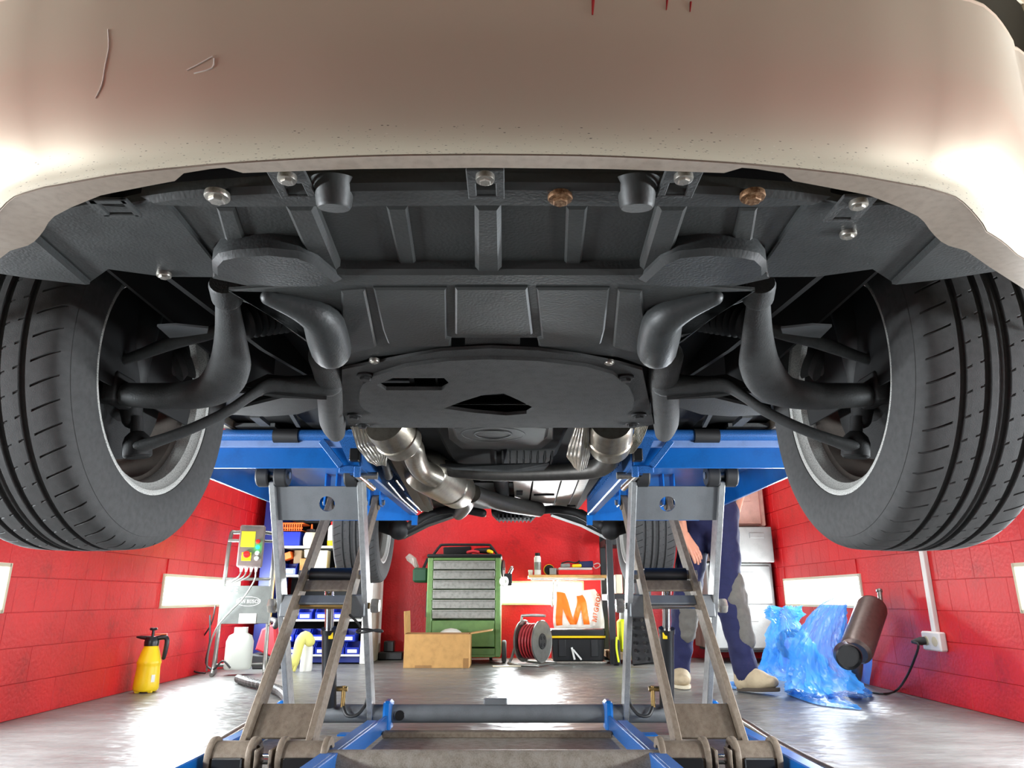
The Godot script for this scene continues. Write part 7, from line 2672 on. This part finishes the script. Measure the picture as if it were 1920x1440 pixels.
	f.bone(pel - Vector3(0, 0.02, 0), pel + Vector3(0, 0.06, 0), 0.142, 0.135, 0.05, Vector3(1.1, 1, 0.85))
	f.rumple(noise(91, 9.0), 0.014)
	f.limit(Vector3(0.7, 0.055, -5), Vector3(2, 1.04, -3))
	f.into(g)
	g.fix(0)
	part(g, "trousers", M.trousers, o, 80)
	# grey knee patches, a little proud of the cloth
	for q in [[hip_r.lerp(knee_r, 0.78), knee_r, knee_r.lerp(ank_r, 0.55), Vector3(0.025, 0, 0.018)], [hip_l.lerp(knee_l, 0.8), knee_l, knee_l.lerp(ank_l, 0.4), Vector3(0.012, 0, 0.026)]]:
		g = MB.new()
		var lo: Vector3 = (q[0] as Vector3).min(q[2]) - Vector3(0.13, 0.08, 0.13)
		var hi: Vector3 = (q[0] as Vector3).max(q[2]) + Vector3(0.13, 0.08, 0.13)
		f = Field.new(lo, hi, 0.010)
		f.bone(q[0] + q[3], q[1] + q[3], 0.060, 0.066, 0.02)
		f.bone(q[1] + q[3], q[2] + q[3], 0.066, 0.054, 0.02)
		f.rumple(noise(92, 12.0), 0.014)
		f.into(g)
		g.fix(0)
		part(g, "knee_patch", M.knee_patch, o, 80)
	# dark shirt
	g = MB.new()
	f = Field.new(Vector3(0.82, 0.90, -4.32), Vector3(1.46, 1.56, -3.80), 0.014)
	f.bone(pel + Vector3(0, 0.0, 0), chest, 0.145, 0.158, 0.06, Vector3(1.1, 1, 0.82))
	f.bone(sh_r, sh_l, 0.078, 0.078, 0.06)
	f.bone(chest + Vector3(0, 0.1, 0), neck - Vector3(0, 0.03, 0), 0.07, 0.068, 0.04)
	f.bone(sh_r, sh_r.lerp(el_r, 0.75), 0.066, 0.058)
	f.bone(sh_l, sh_l.lerp(el_l, 0.75), 0.066, 0.058)
	f.limit(Vector3(0.7, 0.93, -5), Vector3(2, 1.49, -3))
	f.into(g)
	g.fix(0)
	part(g, "shirt", M.shirt, o, 80)
	g = MB.new()
	f = Field.new(head - Vector3(0.15, 0.04, 0.15), head + Vector3(0.15, 0.16, 0.15), 0.008)
	f.bone(head + Vector3(0, 0.045, 0) - fw * 0.03, head + Vector3(0, 0.055, 0) + fw * 0.01, 0.092, 0.086, 0.02)
	f.into(g)
	g.fix(0)
	part(g, "hair", M.hair, o, 80)
	# beige shoes
	for q in [[Vector3(1.205, 0.050, -3.985), Vector3(1.308, 0.048, -3.860), 0.015], [Vector3(0.920, 0.055, -4.250), Vector3(0.918, 0.048, -4.100), 0.0]]:
		var heel: Vector3 = q[0]
		var toe: Vector3 = q[1]
		heel.y = 0.052
		toe.y = 0.047 + q[2]
		g = MB.new()
		f = Field.new(heel.min(toe) - Vector3.ONE * 0.12, heel.max(toe) + Vector3.ONE * 0.14, 0.007)
		f.bone(heel, heel + Vector3(0, 0.045, 0), 0.040, 0.044, 0.02)
		f.bone(heel, heel.lerp(toe, 0.6), 0.040, 0.046, 0.03)
		f.bone(heel.lerp(toe, 0.6), toe, 0.046, 0.036, 0.03, Vector3(1, 0.8, 1))
		f.bone(heel + Vector3(0, 0.06, 0), heel.lerp(toe, 0.55) + Vector3(0, 0.015, 0), 0.036, 0.036, 0.03)
		f.limit(Vector3(0, 0.014, -6), Vector3(3, 0.16, 0))
		f.into(g)
		g.fix(0)
		var sh := part(g, "shoe", M.shoe, o, 80)
		g = MB.new()
		var dn := Vector3(0, -0.030, 0)
		var ring_lo := []
		var ax := (toe - heel).normalized()
		var sd := ax.cross(Vector3.UP).normalized()
		for k in 28:
			var a := TAU * k / 28.0
			var c: float = cos(a)
			var w := 0.043 if c < 0 else 0.049
			var m := heel.lerp(toe, 0.5)
			m.y = 0.0
			ring_lo.append(m + ax * Vector3(1, 0, 1) * c * (heel.distance_to(toe) * 0.5 + 0.042) + sd * sin(a) * w + Vector3(0, 0.002 + (q[2] * 1.2) * (c * 0.5 + 0.5), 0))
		g.prism(ring_lo, Vector3(0, 0.018, 0), 0.004)
		part(g, "sole", M.sole if q[2] > 0 else M.beige, sh)


func _ready() -> void:
	make_materials()
	make_light()
	make_room()
	make_car()
	make_lift()
	make_control()
	make_sprayer()
	make_shelf()
	make_trolley()
	make_box()
	make_reel()
	make_toolbox()
	make_bench()
	make_rack()
	make_cabinet()
	make_person()
	make_blue()
	make_socket()
